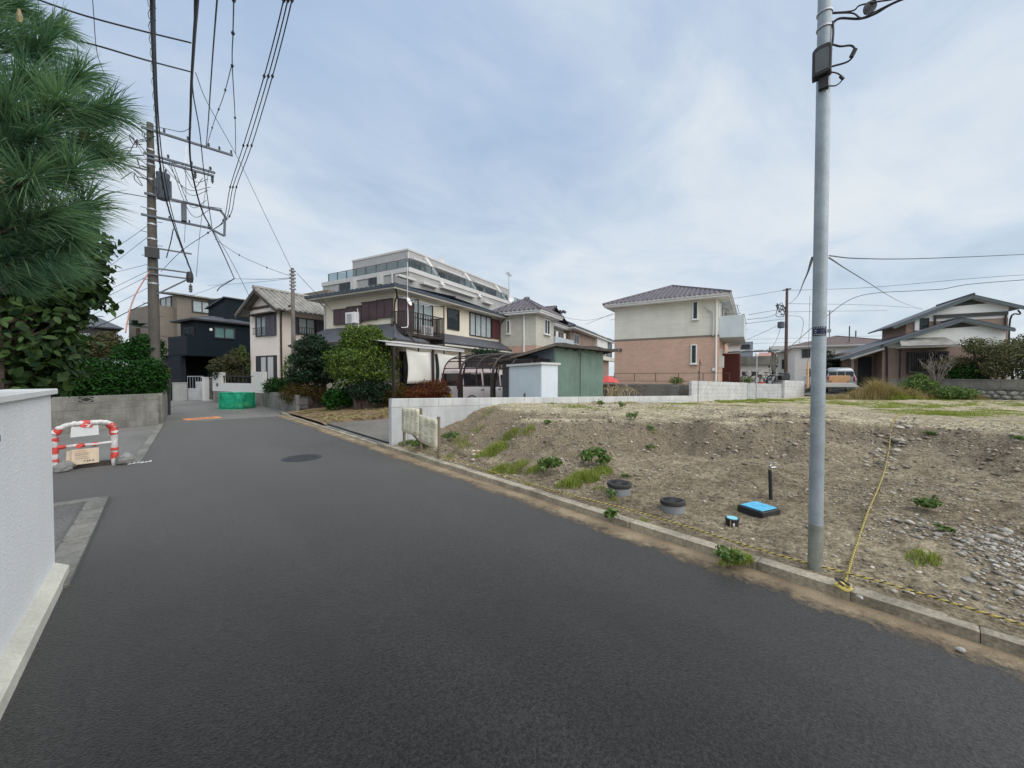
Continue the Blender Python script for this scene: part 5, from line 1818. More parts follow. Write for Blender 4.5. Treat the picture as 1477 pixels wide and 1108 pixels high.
H = House('tin_roof_house', 'low house with faded red tin roof behind the shelter', 'building', 1114, 40, 18, 0.8)
H.wall(M['white_wall'], 5, H.u('l', 1092), -.4, H.z('l', 1103, 514))
z_ = H.z('l', 1103, 514)
roof_planes(H.t, [[(-.4, H.u('l', 1092), z_), (-.4, -.4, z_), (2.5, -.4, z_ + .5), (2.5, H.u('l', 1092), z_ + .5)]], M['tin_red'], .1)
H = House('lane_wall', 'pale wall with a broad grey fascia behind the bicycles', 'wall', 1120, 33, 18, 1.0)
L_ = H.u('l', 1058)
zt_, zm_ = H.z('l', 1095, 514), H.z('l', 1095, 526)
H.wall(M['white_wall'], .3, L_, -.4, zm_)
MB().box(-.35, -.1, zm_ + .002, .3, L_, zt_).build('fascia', M['concrete_old'], H.t)
# brick-red screen by the brick house's door is the porch; low lattice wall by the lane
lw = thing('lattice_wall', 'short white block wall with square openings by the lane', 'wall')
p_ = at(1158, 548, 34)
mb = MB()
lw.location, lw.rotation_euler = (p_.x, p_.y, p_.z - .7), (0, 0, R(108))
mb.box(-.5, -.06, 0, .5, .06, .2).box(-.5, -.06, .8, .5, .06, 1.0)
for k in range(4):
    mb.box(-.5 + k * .31, -.06, .2, -.42 + k * .31, .06, .8)
for k in range(2):
    mb.box(-.42, -.059, .38 + k * .2, .43, .059, .43 + k * .2)
mb.build('lattice', M['white_paint'], lw)

# ---- green shed and steel locker behind the retaining wall
sh_t = thing('green_shed', 'faded green timber shed with sagging dark roof behind the locker', 'shed', (10.95, 9.75, 0.1))
a_ = MB()
w_, d_ = 3.2, 3.0
zf, zb = 2.62, 2.08
for k in range(2):
    x0, x1 = k * w_ / 2, (k + 1) * w_ / 2
    MB().box(x0 + .006, 0, 0, x1 - .006, .05, zf).build('sheet_panel', M['shed_green'], sh_t)
MB().add([(0, .06, 0), (0, d_, 0), (0, d_, zb), (0, .06, zf), (.05, .06, 0), (.05, d_, 0), (.05, d_, zb), (.05, .06, zf)], [(0, 3, 2, 1), (4, 5, 6, 7), (0, 4, 7, 3), (1, 2, 6, 5), (3, 7, 6, 2)]).build('side_wall', M['shed_blue'], sh_t)
MB().box(w_ - .05, .06, 0, w_, d_, zb).box(.06, d_ - .05, 0, w_ - .06, d_, zb).build('back_wall', M['shed_blue'], sh_t)
MB().bar((w_ / 2, -.012, 0), (w_ / 2, -.012, zf), .04, .03, (1, 0, 0)).bar((.03, -.012, 0), (.03, -.012, zf), .06, .03, (1, 0, 0)).build('batten', M['shed_green'], sh_t)
pr = []
for i in range(9):
    x_ = -.35 + i * (w_ + .85) / 8
    s_ = .035 * math.sin(i * 1.7) - .05 * i / 8
    pr.append((x_, s_))
mb = MB()
for i in range(8):
    (x0, s0), (x1, s1) = pr[i], pr[i + 1]
    mb.slab([(x0, -.42, zf + .13 + s0), (x1, -.42, zf + .13 + s1), (x1, d_ + .5, zb + .03 + s1), (x0, d_ + .5, zb + .03 + s0)], .05)
rf = mb.build('roof', M['roof_felt'], sh_t)
for i in range(9):
    x_, s_ = pr[i]
    MB().bar((x_ + .04, -.36, zf + .06 + s_), (x_ + .04, d_ + .4, zb - .04 + s_), .05, .07).build('rafter', M['timber_dark'], rf)
MB().bar((-.36, -.42, zf + .06), (w_ + .5, -.40, zf - .0), .03, .10).build('fascia_board', M['timber_dark'], rf)
MB().bar((-.37, -.4, zf + .06), (-.37, d_ + .5, zb - .03), .03, .09).build('fascia_board', M['grey_wood'], rf)
MB().bar((1.35, -.03, zf - .02), (1.62, -.30, zf - .28), .05, .05).build('prop', M['shed_green'], sh_t)

lk = thing('steel_locker', 'grey-blue steel storage locker with double doors beside the green shed', 'locker', (9.86, 9.35, 0.12))
MB().box(.0, .0, 0, .86, 1.70, 1.92).build('body', M['locker_side'], lk, bevel=.01)
for k in range(2):
    MB().box(-.022, .02 + k * .835, .08, -.002, .845 + k * .835, 1.88).build('door', M['locker'], lk, bevel=.004)
MB().box(-.05, .80, .72, -.023, .835, .90).box(-.045, .875, .78, -.023, .89, .84).build('handle', M['dark_steel'], lk)
MB().slab([(-.10, -.06, 2.00), (.95, -.06, 2.00), (.95, 1.78, 1.955), (-.10, 1.78, 1.955)], .075).build('lid', M['ledge_pale'], lk)
MB().box(-.01, 1.71, 0, .03, 1.73, 1.9).build('corner_trim', M['ledge_pale'], lk)


# ---- cars
def car(name, label, loc, rz, L, Wd, prof, belt, win_sets, paint, wheel_x, wr, plate=None, group=None):
    """one-box car: profile is (x, z, half-width factor) rings from tail to nose along the roof line and belt"""
    t = thing(name, label, 'van', loc, rz)
    hw = Wd / 2
    # cross-sections along x: (x, z_bottom, z_belt, z_top, inset at roof)
    vs_, fs_ = [], []
    for (x, zb, zm_, ztp, ins) in prof:
        hw_ = hw
        ring = [(x, -hw_ + .06, zb), (x, -hw_, zb + .12), (x, -hw_, zm_), (x, -hw_ + ins, ztp - .08), (x, -hw_ + ins + .12, ztp), (x, hw_ - ins - .12, ztp), (x, hw_ - ins, ztp - .08), (x, hw_, zm_), (x, hw_, zb + .12), (x, hw_ - .06, zb)]
        vs_ += ring
    k = len(prof)
    for i in range(k - 1):
        for j in range(10):
            a, b = i * 10 + j, i * 10 + (j + 1) % 10
            fs_.append((a, b, b + 10, a + 10))
    fs_.append(tuple(range(10)))
    fs_.append(tuple(reversed(range((k - 1) * 10, k * 10))))
    body = MB().add(vs_, fs_).build('body', M[paint], t, True)
    for s_ in (-1, 1):
        for (x0, x1, z0, z1, i0, i1) in win_sets:
            mb = MB()
            y0, y1 = s_ * (hw - i0 + .006), s_ * (hw - i1 + .006)
            p = [(x0, y0, z0), (x1, y0, z0), (x1 - (.28 if x1 > L * .36 else 0), y1, z1), (x0 + .03, y1, z1)]
            mb.slab(p, .012, (0, s_, 0))
            mb.build('side_window', M['glass_car'], t)
    for x in wheel_x:
        for s_ in (-1, 1):
            w = MB().tube([(0, s_ * .09, 0), (0, -s_ * .09, 0)], wr, 18).build('wheel', M['rubber'], t)
            w.location = (x, s_ * (hw - .10), wr)
            MB().tube([(0, s_ * .092, 0), (0, s_ * .1, 0)], wr * .62, 14).build('rim', M['steel'], w)
            ar = MB()
            pts = [(x + math.cos(q) * (wr + .05), s_ * (hw + .004), wr + math.sin(q) * (wr + .05)) for q in np.linspace(-.25, math.pi + .25, 14)]
            ar.tube(pts, .028, 5)
            ar.build('wheel_arch', M['black'], t)
    return t, hw


prof = [(-1.98, .45, .95, 1.35, .06), (-1.93, .30, .98, 1.80, .10), (-1.80, .24, 1.0, 1.90, .14), (-1.0, .22, 1.0, 1.93, .14), (.2, .22, 1.0, 1.92, .14), (.95, .22, 1.0, 1.84, .15), (1.45, .22, 1.0, 1.45, .12), (1.85, .26, .95, 1.08, .08), (1.98, .34, .75, .86, .1), (2.02, .42, .6, .68, .14)]
v, hw = car('white_van', 'white van parked under the arched carport, tail to the street', (11.75, 15.25, 0.1), R(4), 4.0, 1.48, prof, 1.0,
            [(-1.72, -.62, 1.05, 1.70, .004, .108), (-.52, .55, 1.05, 1.70, .004, .108), (.64, 1.38, 1.05, 1.60, .004, .09)], 'car_white', (-1.28, 1.22), .29)
MB().box(-1.985, -.62, 1.08, -1.955, .62, 1.66).build('rear_window', M['glass_car'], v)
MB().box(-2.02, -.165, .55, -2.0, .165, .72).build('number_plate', M['plate_yellow'], v)
for s_ in (-1, 1):
    MB().box(-2.0, s_ * .60 - .05, .95, -1.94, s_ * .60 + .05, 1.45).build('tail_lamp', M['lamp_red'], v)
    mb = MB().box(1.12, s_ * .76, 1.02, 1.22, s_ * .95, 1.2)
    mb.build('mirror', M['car_white'], v, bevel=.03)
    for x_ in (-.55, .58):
        MB().box(x_ - .14, s_ * .741, .86, x_ - .0, s_ * .757, .90).build('door_handle', M['black'], v)
        MB().box(x_ + .02, s_ * .740, .3, x_ + .03, s_ * .743, 1.0).build('door_seam', M['black'], v)
MB().box(-2.03, -.7, .32, -1.96, .7, .5).build('bumper', M['car_white'], v, bevel=.03)

p_ = at(1207, 553, 29.5)
prof2 = [(-2.1, .5, .95, 1.05, .1), (-2.05, .32, .98, 1.6, .16), (-1.85, .26, 1.0, 1.78, .2), (-.8, .24, 1.0, 1.84, .2), (.5, .24, 1.0, 1.78, .2), (1.0, .24, 1.0, 1.5, .18), (1.35, .26, .98, 1.12, .12), (2.0, .34, .82, .9, .1), (2.1, .45, .6, .68, .15)]
v, hw = car('silver_car', 'silver van parked in the lane before the gabled house', (p_.x, p_.y, 0.42), R(14), 4.2, 1.7, prof2, 1.0,
            [(-1.85, -.75, 1.06, 1.62, .006, .145), (-.65, .35, 1.06, 1.62, .006, .145), (.42, 1.15, 1.06, 1.45, .006, .10)], 'car_silver', (-1.35, 1.3), .31)
rwn = MB().box(-2.09, -.68, 1.08, -2.03, .68, 1.52).build('rear_window', M['glass_car'], v)
MB().box(-2.10, -.25, 1.08, -2.035, -.20, 1.52).box(-2.10, .20, 1.08, -2.035, .25, 1.52).build('window_bar', M['car_silver'], rwn)
MB().box(-2.12, -.75, .40, -2.04, .75, .58).build('bumper', M['dark_steel'], v, bevel=.03)
for s_ in (-1, 1):
    MB().box(-2.10, s_ * .72 - .06, .82, -2.03, s_ * .72 + .06, 1.15).build('tail_lamp', M['lamp_red'], v)
p_ = at(1210, 546, 26.6)
ob = thing('orange_board', 'plain orange board leaning in front of the silver van', 'board', (p_.x, p_.y, p_.z - .32), R(112))
MB().slab([(-.56, 0, 0), (.56, 0, 0), (.56, .14, .52), (-.56, .14, .52)], .06, (0, -1, .2)).build('panel', M['orange'], ob)
MB().box(-.5, .05, -.5, -.44, .12, .2).box(.44, .05, -.5, .5, .12, .2).build('leg', M['grey_wood'], ob)
p_ = at(1205, 553.5, 25.8)
fb_t = thing('plank_stack', 'pale planks laid flat below the orange board', 'planks', (p_.x, p_.y, p_.z - .2), R(112))
for k in range(3):
    MB().box(-1.1 + .1 * k, -.4, k * .085, 1.0 + .1 * k, .4, k * .085 + .078).build('plank', M['ledge_pale'], fb_t)

# ---- arched carport
cpt = thing('carport', 'dark arched carport with smoky panels over the white van', 'carport', (0, 0, 0))
a0, b0 = at(664, 560, 16.5), at(711, 560, 15.7)
du = Vector((b0.x - a0.x, b0.y - a0.y)).normalized()
dv = Vector((-du.y, du.x))
if dv.dot(Vector(FW)) < 0:
    dv = -dv
cpt.location = (a0.x, a0.y, 0.1)
cpt.rotation_euler = (0, 0, math.atan2(du.y, du.x))
sp = (Vector((b0.x - a0.x, b0.y - a0.y))).length
arc = [(0.0, 1.12), (0.0, 1.62)] + [(0.95 - .95 * math.cos(q), 1.62 + .80 * math.sin(q)) for q in np.linspace(.15, R(78), 9)]
arc += [(arc[-1][0] + .55 * k_, arc[-1][1] + .085 * k_ * (1 - .1 * k_)) for k_ in (1, 2, 3, 4)]
lean = .22


def cpt_pt(u, a):
    return (u + a[0] * lean, a[0], a[1])


us = [-.92, 0.0, sp * .5, sp, sp * 1.5, sp * 2.0, sp * 2.42]
for i, u_ in enumerate(us):
    thick = i in (1, 3, 5)
    MB().tube([cpt_pt(u_, a) for a in arc], .055 if thick else .032, 6).build('arch', M['bronze'], cpt)
    if thick:
        MB().box(u_ - .075, -.09, -.4, u_ + .075, .09, 1.62).build('post', M['bronze'], cpt)
        MB().bar((u_ + .05, .0, 1.25), cpt_pt(u_, arc[7]), .06, .06).build('strut', M['bronze'], cpt)
for a in (arc[0], arc[3], arc[6], arc[8], arc[10], arc[11], arc[12], arc[14]):
    MB().tube([cpt_pt(us[0], a), cpt_pt(us[-1], a)], .026, 6).build('purlin', M['bronze'], cpt)
for i in range(len(us) - 1):
    mb = MB()
    for k in range(len(arc) - 1):
        q = [cpt_pt(us[i] + .03, arc[k]), cpt_pt(us[i + 1] - .03, arc[k]), cpt_pt(us[i + 1] - .03, arc[k + 1]), cpt_pt(us[i] + .03, arc[k + 1])]
        mb.quad(*q)
    o = mb.build('roof_panel', M['poly_smoke'], cpt, True)
    o.modifiers.new('sheet', 'SOLIDIFY').thickness = .004

# ---- bicycle shelter, bicycles, scooter
bs_t = thing('bicycle_shelter', 'small flat-roofed bicycle shelter beside the brick house', 'shelter')
a_, b_ = at(1056, 550, 28.0), at(1114, 550, 26.5)
z0 = 1.0
za, zb2 = at(1085, 509, 27.2).z, at(1085, 504, 27.2).z
bs_t.location = (a_.x, a_.y, z0)
dd = Vector((b_.x - a_.x, b_.y - a_.y))
bs_t.rotation_euler = (0, 0, math.atan2(dd.y, dd.x))
Lb = dd.length
for x_ in (0, Lb):
    for y_ in (0, 1.9):
        MB().box(x_ - .08, y_ - .08, -.2, x_ + .08, y_ + .08, za - z0).build('post', M['dark_steel'] if x_ == 0 else M['concrete_old'], bs_t)
MB().slab([(-.25, -.5, za - z0 + .1), (Lb + .25, -.5, za - z0 + .1), (Lb + .25, 2.3, za - z0 + .32), (-.25, 2.3, za - z0 + .32)], .08).build('roof', M['dark_steel'], bs_t)
for k in range(3):
    x_ = Lb * (.2 + .3 * k)
    MB().bar((x_, -.5, za - z0 + .115), (x_, 2.3, za - z0 + .335), .05, .03).build('roof_bar', M['ledge_pale'], bs_t)


def bicycle(name, label, loc, rz, paint, dark, group=None):
    t = thing(name, label, 'bicycle', loc, rz, group)
    r_ = .33
    for x in (-.52, .52):
        pts = [(math.cos(q) * r_, 0, math.sin(q) * r_) for q in np.linspace(0, 2 * math.pi, 25)]
        w = MB().tube(pts, .022, 6, False).build('wheel', M['rubber'], t)
        w.location = (x, 0, r_)
        sp_ = MB()
        for q in np.linspace(0, math.pi, 9)[:-1]:
            sp_.bar((math.cos(q) * r_, 0, math.sin(q) * r_), (-math.cos(q) * r_, 0, -math.sin(q) * r_), .006, .006, (0, 1, 0))
        sp_.build('spokes', M['steel'], w)
        fm = MB().tube([(math.cos(q) * (r_ + .04), 0, math.sin(q) * (r_ + .04)) for q in np.linspace(.3, 2.6, 10)], .02, 5)
        f_ = fm.build('mudguard', M[paint], t)
        f_.location = (x, 0, r_)
    fr = MB()
    for a, b in (((-.52, 0, .33), (-.06, 0, .30)), ((-.06, 0, .30), (.34, 0, .78)), ((-.06, 0, .30), (-.17, 0, .82)), ((-.52, 0, .33), (-.17, 0, .74)), ((-.13, 0, .66), (.33, 0, .72)), ((.31, 0, .92), (.52, 0, .33))):
        fr.tube([a, b], .02, 6)
    fr.build('frame', M[paint], t)
    MB().box(-.31, -.08, .83, -.03, .08, .89).build('saddle', M['rubber'], t, bevel=.02)
    MB().tube(spline([(.18, -.27, .98), (.30, -.22, 1.02), (.32, 0, .95), (.30, .22, 1.02), (.18, .27, .98)], 5), .017, 6).build('handlebar', M['steel'], t)
    bk = MB()
    for zz in (.66, .78, .90):
        pass
    bk.box(.38, -.15, .70, .40, .15, .92).box(.66, -.15, .72, .68, .15, .94).box(.40, -.15, .70, .66, -.135, .93).box(.40, .135, .70, .66, .15, .93).box(.38, -.15, .69, .68, .15, .70)
    bk.build('basket', M[dark], t)
    MB().box(-.72, -.09, .70, -.33, .09, .73).bar((-.68, 0, .70), (-.52, 0, .34), .02, .1).build('rear_rack', M['steel'], t)
    MB().tube([(-.06, -.1, .30), (-.06, .1, .30)], .05, 10).box(-.16, -.15, .16, -.06, -.06, .18).box(-.06, .06, .42, .04, .15, .44).build('pedals', M['rubber'], t)
    return t


p_ = at(1085, 552, 26.5)
bicycle('bicycle', 'silver-white bicycle nearest the thin fence post under the shelter', (p_.x, p_.y, 1.0), R(70), 'white_paint', 'steel', 'bicycles under the shelter')
p_ = at(1101, 552, 26.2)
bicycle('bicycle', 'black bicycle seen side-on between the fence post and shelter post', (p_.x, p_.y, 1.0), R(118), 'black', 'black', 'bicycles under the shelter')
p_ = at(1122, 552, 26.5)
mt = thing('motor_scooter', 'dark motor scooter parked outside the shelter, facing the lot', 'scooter', (p_.x, p_.y, 0.98), R(140))
for x in (-.58, .6):
    w = MB().tube([(0, -.06, 0), (0, .06, 0)], .25, 16).build('wheel', M['rubber'], mt)
    w.location = (x, 0, .25)
    MB().tube([(0, -.065, 0), (0, .065, 0)], .13, 12).build('rim', M['steel'], w)
MB().add([(-.75, -.16, .45), (-.1, -.18, .35), (-.1, -.18, .68), (-.8, -.14, .75), (-.75, .16, .45), (-.1, .18, .35), (-.1, .18, .68), (-.8, .14, .75)], [(0, 1, 2, 3), (7, 6, 5, 4), (0, 4, 5, 1), (3, 2, 6, 7), (0, 3, 7, 4), (1, 5, 6, 2)]).build('rear_body', M['black'], mt, bevel=.03)
MB().slab([(.28, -.22, .28), (.28, .22, .28), (.52, .16, 1.0), (.52, -.16, 1.0)], .1, (1, 0, -.3)).build('front_shield', M['black'], mt, bevel=.03)
MB().box(-.1, -.17, .26, .3, .17, .33).build('footboard', M['rubber'], mt)
MB().box(-.75, -.14, .76, -.12, .14, .86).build('seat', M['rubber'], mt, bevel=.04)
MB().tube([(.42, -.34, 1.06), (.46, 0, 1.02), (.42, .34, 1.06)], .02, 6).build('handlebar', M['steel'], mt)
MB().tube([(.44, 0, 1.0), (.62, 0, .25)], .03, 6).build('fork', M['steel'], mt)
MB().box(.5, -.09, .86, .58, .09, 1.0).build('headlamp', M['white_paint'], mt, bevel=.02)
for s_ in (-1, 1):
    MB().tube([(.40, s_ * .3, 1.06), (.36, s_ * .36, 1.28)], .01, 5).lathe([(.06, 1.25), (.07, 1.3), (.05, 1.37)], 8, .36, s_ * .36).build('mirror', M['black'], mt)
p_ = at(1098, 553, 25.2)
rb = thing('red_crate', 'low red plastic crate beside the black bicycle', 'crate', (p_.x, p_.y, 1.0), R(20))
MB().box(-.25, -.18, 0, .25, .18, .03).box(-.25, -.18, .03, .25, -.16, .24).box(-.25, .16, .03, .25, .18, .24).box(-.25, -.159, .03, -.23, .159, .24).box(.23, -.159, .03, .25, .159, .24).build('box', M['red_cloth'], rb)
p_ = at(1091, 560, 20.8)
fp = thing('fence_post', 'thin grey post with a white cap standing before the white block wall', 'post', (p_.x, p_.y, .1))
MB().tube([(0, 0, 0), (0, 0, 2.72)], .025, 6).build('pole', M['steel'], fp)
MB().lathe([(.06, 2.6), (.09, 2.72), (.03, 2.8)], 8).build('cap', M['white_paint'], fp)
p_ = at(1007, 560, 17.5)
fp = thing('corner_post', 'thin dark post at the corner of the white block wall', 'post', (p_.x, p_.y, .3))
MB().tube([(0, 0, 0), (0, 0, 1.5)], .016, 6).build('pole', M['dark_steel'], fp)
MB().lathe([(.035, 1.5), (.035, 1.53), (.0, 1.55)], 8).build('cap', M['black'], fp)
p_ = at(1165, 556, 27)
yp_ = thing('yellow_guard', 'yellow-orange guy wire guard standing by the lane', 'guy guard', (p_.x, p_.y, p_.z - .2))
MB().tube([(0, 0, 0), (.02, 0, 1.9)], [.07, .05], 8).build('sleeve', M['orange'], yp_)
MB().tube([(.02, 0, 1.85), (.25, 0, 6.5)], .012, 5).build('guy_wire', M['wire'], yp_)
p_ = at(877, 560, 19.6)
um_ = thing('red_umbrella', 'red fabric parasol half hidden behind the green shed', 'parasol', (p_.x, p_.y, .2))
MB().lathe([(.62, 1.12), (.3, 1.34), (.02, 1.46)], 10).build('canopy', M['red_cloth'], um_)
MB().tube([(0, 0, 0), (0, 0, 1.5)], .02, 6).build('pole', M['white_paint'], um_)
p_ = at(879, 552, 19)
cn = thing('red_cone', 'red traffic cone beside the green shed', 'cone', (14.75, 10.2, .1))
MB().box(-.18, -.18, 0, .18, .18, .03).build('base', M['black'], cn)
MB().lathe([(.13, .03), (.03, .68), (.025, .7)], 12).build('body', M['red_cloth'], cn)

# white rendered garden wall with the notch, gate pillars at the street end
gw = thing('notched_wall', 'white rendered garden wall with a notch for planting on a grey plinth', 'wall', (3.98, 24.1, 0), math.atan2(5.5, -1.7))
Lg = 5.75
MB().box(0, -.1, 0, Lg, .1, .72).build('plinth', M['concrete_old'], gw)
MB().box(0, -.12, .722, Lg, .12, 1.22).box(0, -.12, 1.22, .95, .12, 1.86).box(Lg - 1.1, -.12, 1.22, Lg, .12, 1.86).build('render', M['white_wall'], gw)
rl_ = MB()
for k in range(9):
    rl_.box(1.0 + k * .44, -.02, 1.22, 1.03 + k * .44, .02, 1.62)
rl_.box(.95, -.025, 1.6, Lg - 1.1, .025, 1.65)
rl_.build('notch_grille', M['black'], gw)
mb_ = MB().box(Lg - .75, .121, 1.02, Lg - .6, .17, 1.2)
mb_.build('letter_slot', M['dark_steel'], gw)
p_ = at(299, 575, 25.5)
gp = thing('gate_pillar', 'white gate pillar left of the notched wall', 'pillar', (p_.x, p_.y, 0), R(108))
MB().box(-.2, -.2, 0, .2, .2, 1.5).build('shaft', M['white_wall'], gp)
MB().box(-.225, -.225, 1.501, .225, .225, 1.56).build('cap', M['cap_white'], gp)
p_ = at(306.5, 576, 25)
gt = thing('iron_gate', 'dark narrow iron gate between the white pillar and notched wall', 'gate', (p_.x, p_.y, 0), R(108))
g = MB()
for k in range(7):
    g.box(-.36 + k * .12 - .012, -.015, .1, -.36 + k * .12 + .012, .015, 1.5)
g.build('bars', M['black'], gt)
MB().box(-.4, -.02, .1, .4, .02, .16).box(-.4, -.02, 1.45, .4, .02, 1.52).build('gate_frame', M['black'], gt)
a_, b_ = at(269, 578, 26), at(295, 578, 26)
block_wall('step_wall', 'low pale block wall before the garage of the navy house', 'wall', (a_.x, a_.y), (b_.x, b_.y), 0, .8, M['block_grey'], .15, .4, .2)
block_wall('step_wall', 'taller inner end of the pale block wall by the white pillar', 'wall', (at(284, 578, 26.3).x, at(284, 578, 26.3).y), (at(296, 578, 26.3).x, at(296, 578, 26.3).y), 0, 1.25, M['block_grey'], .15, .4, .2)
a_, b_ = at(271, 577, 27.2), at(294, 577, 27)
rg_ = thing('gate_rail', 'slim steel gate standing before the navy garage', 'gate')
railing(rg_, (a_.x, a_.y, .1), (b_.x, b_.y, .1), 1.5, 6, 'steel', 'gate_leaf', .012, .03)
for (px_, lab, m_, hh, ww) in ((259.5, 'grey concrete gate post left of the navy garage', 'concrete', 1.15, .35), (249, 'black gate panel below the slate wall', 'black', 1.35, .36), (240.5, 'pale concrete gate post at the end of the hedge', 'concrete_new', 1.2, .35)):
    p_ = at(px_, 578, 25.6)
    gp = thing('gate_post', lab, 'gate post', (p_.x, p_.y, 0), R(18))
    MB().box(-ww, -.12, 0, ww, .12, hh).build('shaft', M[m_], gp)
    MB().box(-ww - .02, -.14, hh + .001, ww + .02, .14, hh + .05).build('cap', M[m_], gp)
# dark gate post beside the concrete pole
p_ = on_level(236, 600, 0)
gp = thing('gate_post', 'dark steel gate edge at the end of the old block wall', 'gate post', (.12, 21.6, 0))
MB().box(-.05, -.02, 0, .05, .5, 1.5).build('leaf', M['black'], gp)
MB().box(-.07, .5, 0, .07, .62, 1.55).build('shaft', M['dark_steel'], gp)
# ------------------------------------------------------------------ writing too small to read: rows of brush marks
def glyph_rows(mb, rows, place, rs, fill=(3, 5), pen=.13):
    """rows of (x0, x1, y, cell): each cell gets a few short strokes; place maps (x, y) on the sheet to a point"""
    def stroke(x0, y0, x1, y1, w):
        d = Vector((x1 - x0, y1 - y0))
        n_ = Vector((-d.y, d.x)).normalized() * w / 2
        mb.add([place(x0 - n_.x, y0 - n_.y), place(x1 - n_.x, y1 - n_.y), place(x1 + n_.x, y1 + n_.y), place(x0 + n_.x, y0 + n_.y)], [(0, 1, 2, 3)])
    for (x0, x1, y, c) in rows:
        x = x0
        while x < x1 - c * .5:
            s = c * .8
            for _ in range(rs.randint(*fill)):
                if rs.random() < .55:
                    yy = y + rs.uniform(0, s)
                    stroke(x + rs.uniform(0, .15) * s, yy, x + s * rs.uniform(.75, 1), yy, c * pen)
                else:
                    xx = x + rs.uniform(.1, .9) * s
                    stroke(xx, y + rs.uniform(0, .2) * s, xx + rs.uniform(-.1, .1) * s, y + s * rs.uniform(.7, 1), c * pen)
            x += c


rs = random.Random(21)
# ------------------------------------------------------------------ taped barrier at the driveway mouth
br = thing('pipe_barrier', 'low pipe barrier wrapped in red and white tape at the driveway mouth', 'barrier', (-1.06, 10.15, 0.005), R(3))
BW, BH, BR = .36, .80, .045
top = spline([(-BW, 0, 0), (-BW, 0, .35), (-BW, 0, .62), (-BW + .06, 0, .73), (-BW + .20, 0, .79), (0, 0, BH), (BW - .16, 0, .80), (BW - .05, 0, .76), (BW, 0, .62), (BW, 0, .35), (BW, 0, 0)], 4)
MB().tube([p + Vector((0, .012 * math.sin(i * 1.9), .006 * math.sin(i * 2.7))) for i, p in enumerate(top)], [BR + .004 * math.sin(i * 2.3) for i in range(len(top))], 9).build('frame', M['white_tape'], br, True)
MB().tube([(-BW, 0, .40), (-.1, .01, .415), (.1, -.01, .41), (BW, 0, .425)], [.026, .03, .027, .03], 8).build('rail', M['white_tape'], br, True)


def band(p0, p1, r):
    MB().tube([p0, (Vector(p0) + Vector(p1)) / 2 + Vector((0, .004, 0)), p1], [r, r + .006, r - .002], 9, False).build('red_band', M['red_tape'], br, True)


for a, b in ((0, .10), (.16, .22), (.30, .42), (.50, .585)):
    band((-BW, 0, a), (-BW, 0, b), BR + .007)
for a, b in ((.10, .24), (.27, .33)):
    band((BW, 0, a), (BW, 0, b), BR + .007)
band((BW, 0, .56), (BW - .015, 0, .70), BR + .010)
band((BW - .015, 0, .695), (BW - .07, 0, .765), BR + .012)
band((-BW + .01, 0, .64), (-BW + .07, 0, .735), BR + .008)
band((-.06, 0, .797), (.07, 0, .80), BR + .004)
for a, b in ((-.32, -.22), (-.1, .0), (.08, .16)):
    band((a, 0, .405), (b, 0, .415), .034)
for k in range(5):
    x0, z0 = ((.03, .735), (.0, .745), (-.04, .74), (BW - .02, .60), (-.1, .38))[k]
    MB().slab([(x0, -.05, z0 + .05), (x0 + .08, -.056, z0 + .035), (x0 + .05, -.06, z0 - .015), (x0 - .02, -.055, z0 + .01)], .004, (0, -1, 0)).build('tape_end', M['red_tape' if k % 2 == 0 else 'white_tape'], br)
MB().slab([(-.17, -.052, .57), (.17, -.05, .585), (.165, -.048, .755), (-.155, -.05, .75)], .012, (0, -1, 0)).build('blank_plate', M['paper'], br)
sp_ = MB().slab([(-.165, -.058, .085), (.165, -.054, .09), (.165, -.045, .355), (-.155, -.048, .35)], .012, (0, -1, 0)).build('notice', M['paper_tan'], br)
g = MB()
glyph_rows(g, [(-.12, .02, .312, .024)], lambda x, y: (x, -.0615, y), rs)
g.build('red_lettering', M['ink_red'], sp_)
g = MB()
glyph_rows(g, [(-.12, .06, .275, .022), (-.12, .06, .243, .022), (-.12, .03, .208, .018), (-.11, .05, .178, .018), (-.03, .13, .125, .036)], lambda x, y: (x, -.0615, y), rs)
g.build('black_lettering', M['ink'], sp_)
MB().slab([(-.23, .0, .15), (-.16, .0, .15), (-.16, .02, .34), (-.22, .02, .33)], .01, (0, -1, 0)).build('torn_card', M['paper_tan'], br)


def rock(name, label, cat, p, s, mat='stone', seed=0, parent=None, group=None, rz=0.0, n=9, top=None):
    r_ = random.Random(seed)
    prof_ = [(.30, -.35), (.52, -.2), (.58, .05), (.48, .28), (.24, .44), (.06, .5)]
    bm_ = MB().lathe(prof_, n)
    dirs = [Vector((r_.uniform(-1, 1), r_.uniform(-1, 1), r_.uniform(-.5, 1))).normalized() for _ in range(7)]
    vs_ = []
    for v_ in bm_.v:
        q = Vector(v_)
        for d_ in dirs:
            e = q.dot(d_) - .36
            if e > 0:
                q -= d_ * e * .8
        q *= 1 + r_.uniform(-.06, .06)
        vs_.append((q.x * s[0] * 1.15, q.y * s[1] * 1.15, q.z * s[2] * 1.1))
    m_ = MB().add(vs_, bm_.f)
    o = m_.build(name, M[mat], parent)
    o.location = p
    o.rotation_euler = (0, 0, rz)
    if label:
        tag(o, label, cat, group)
    return o


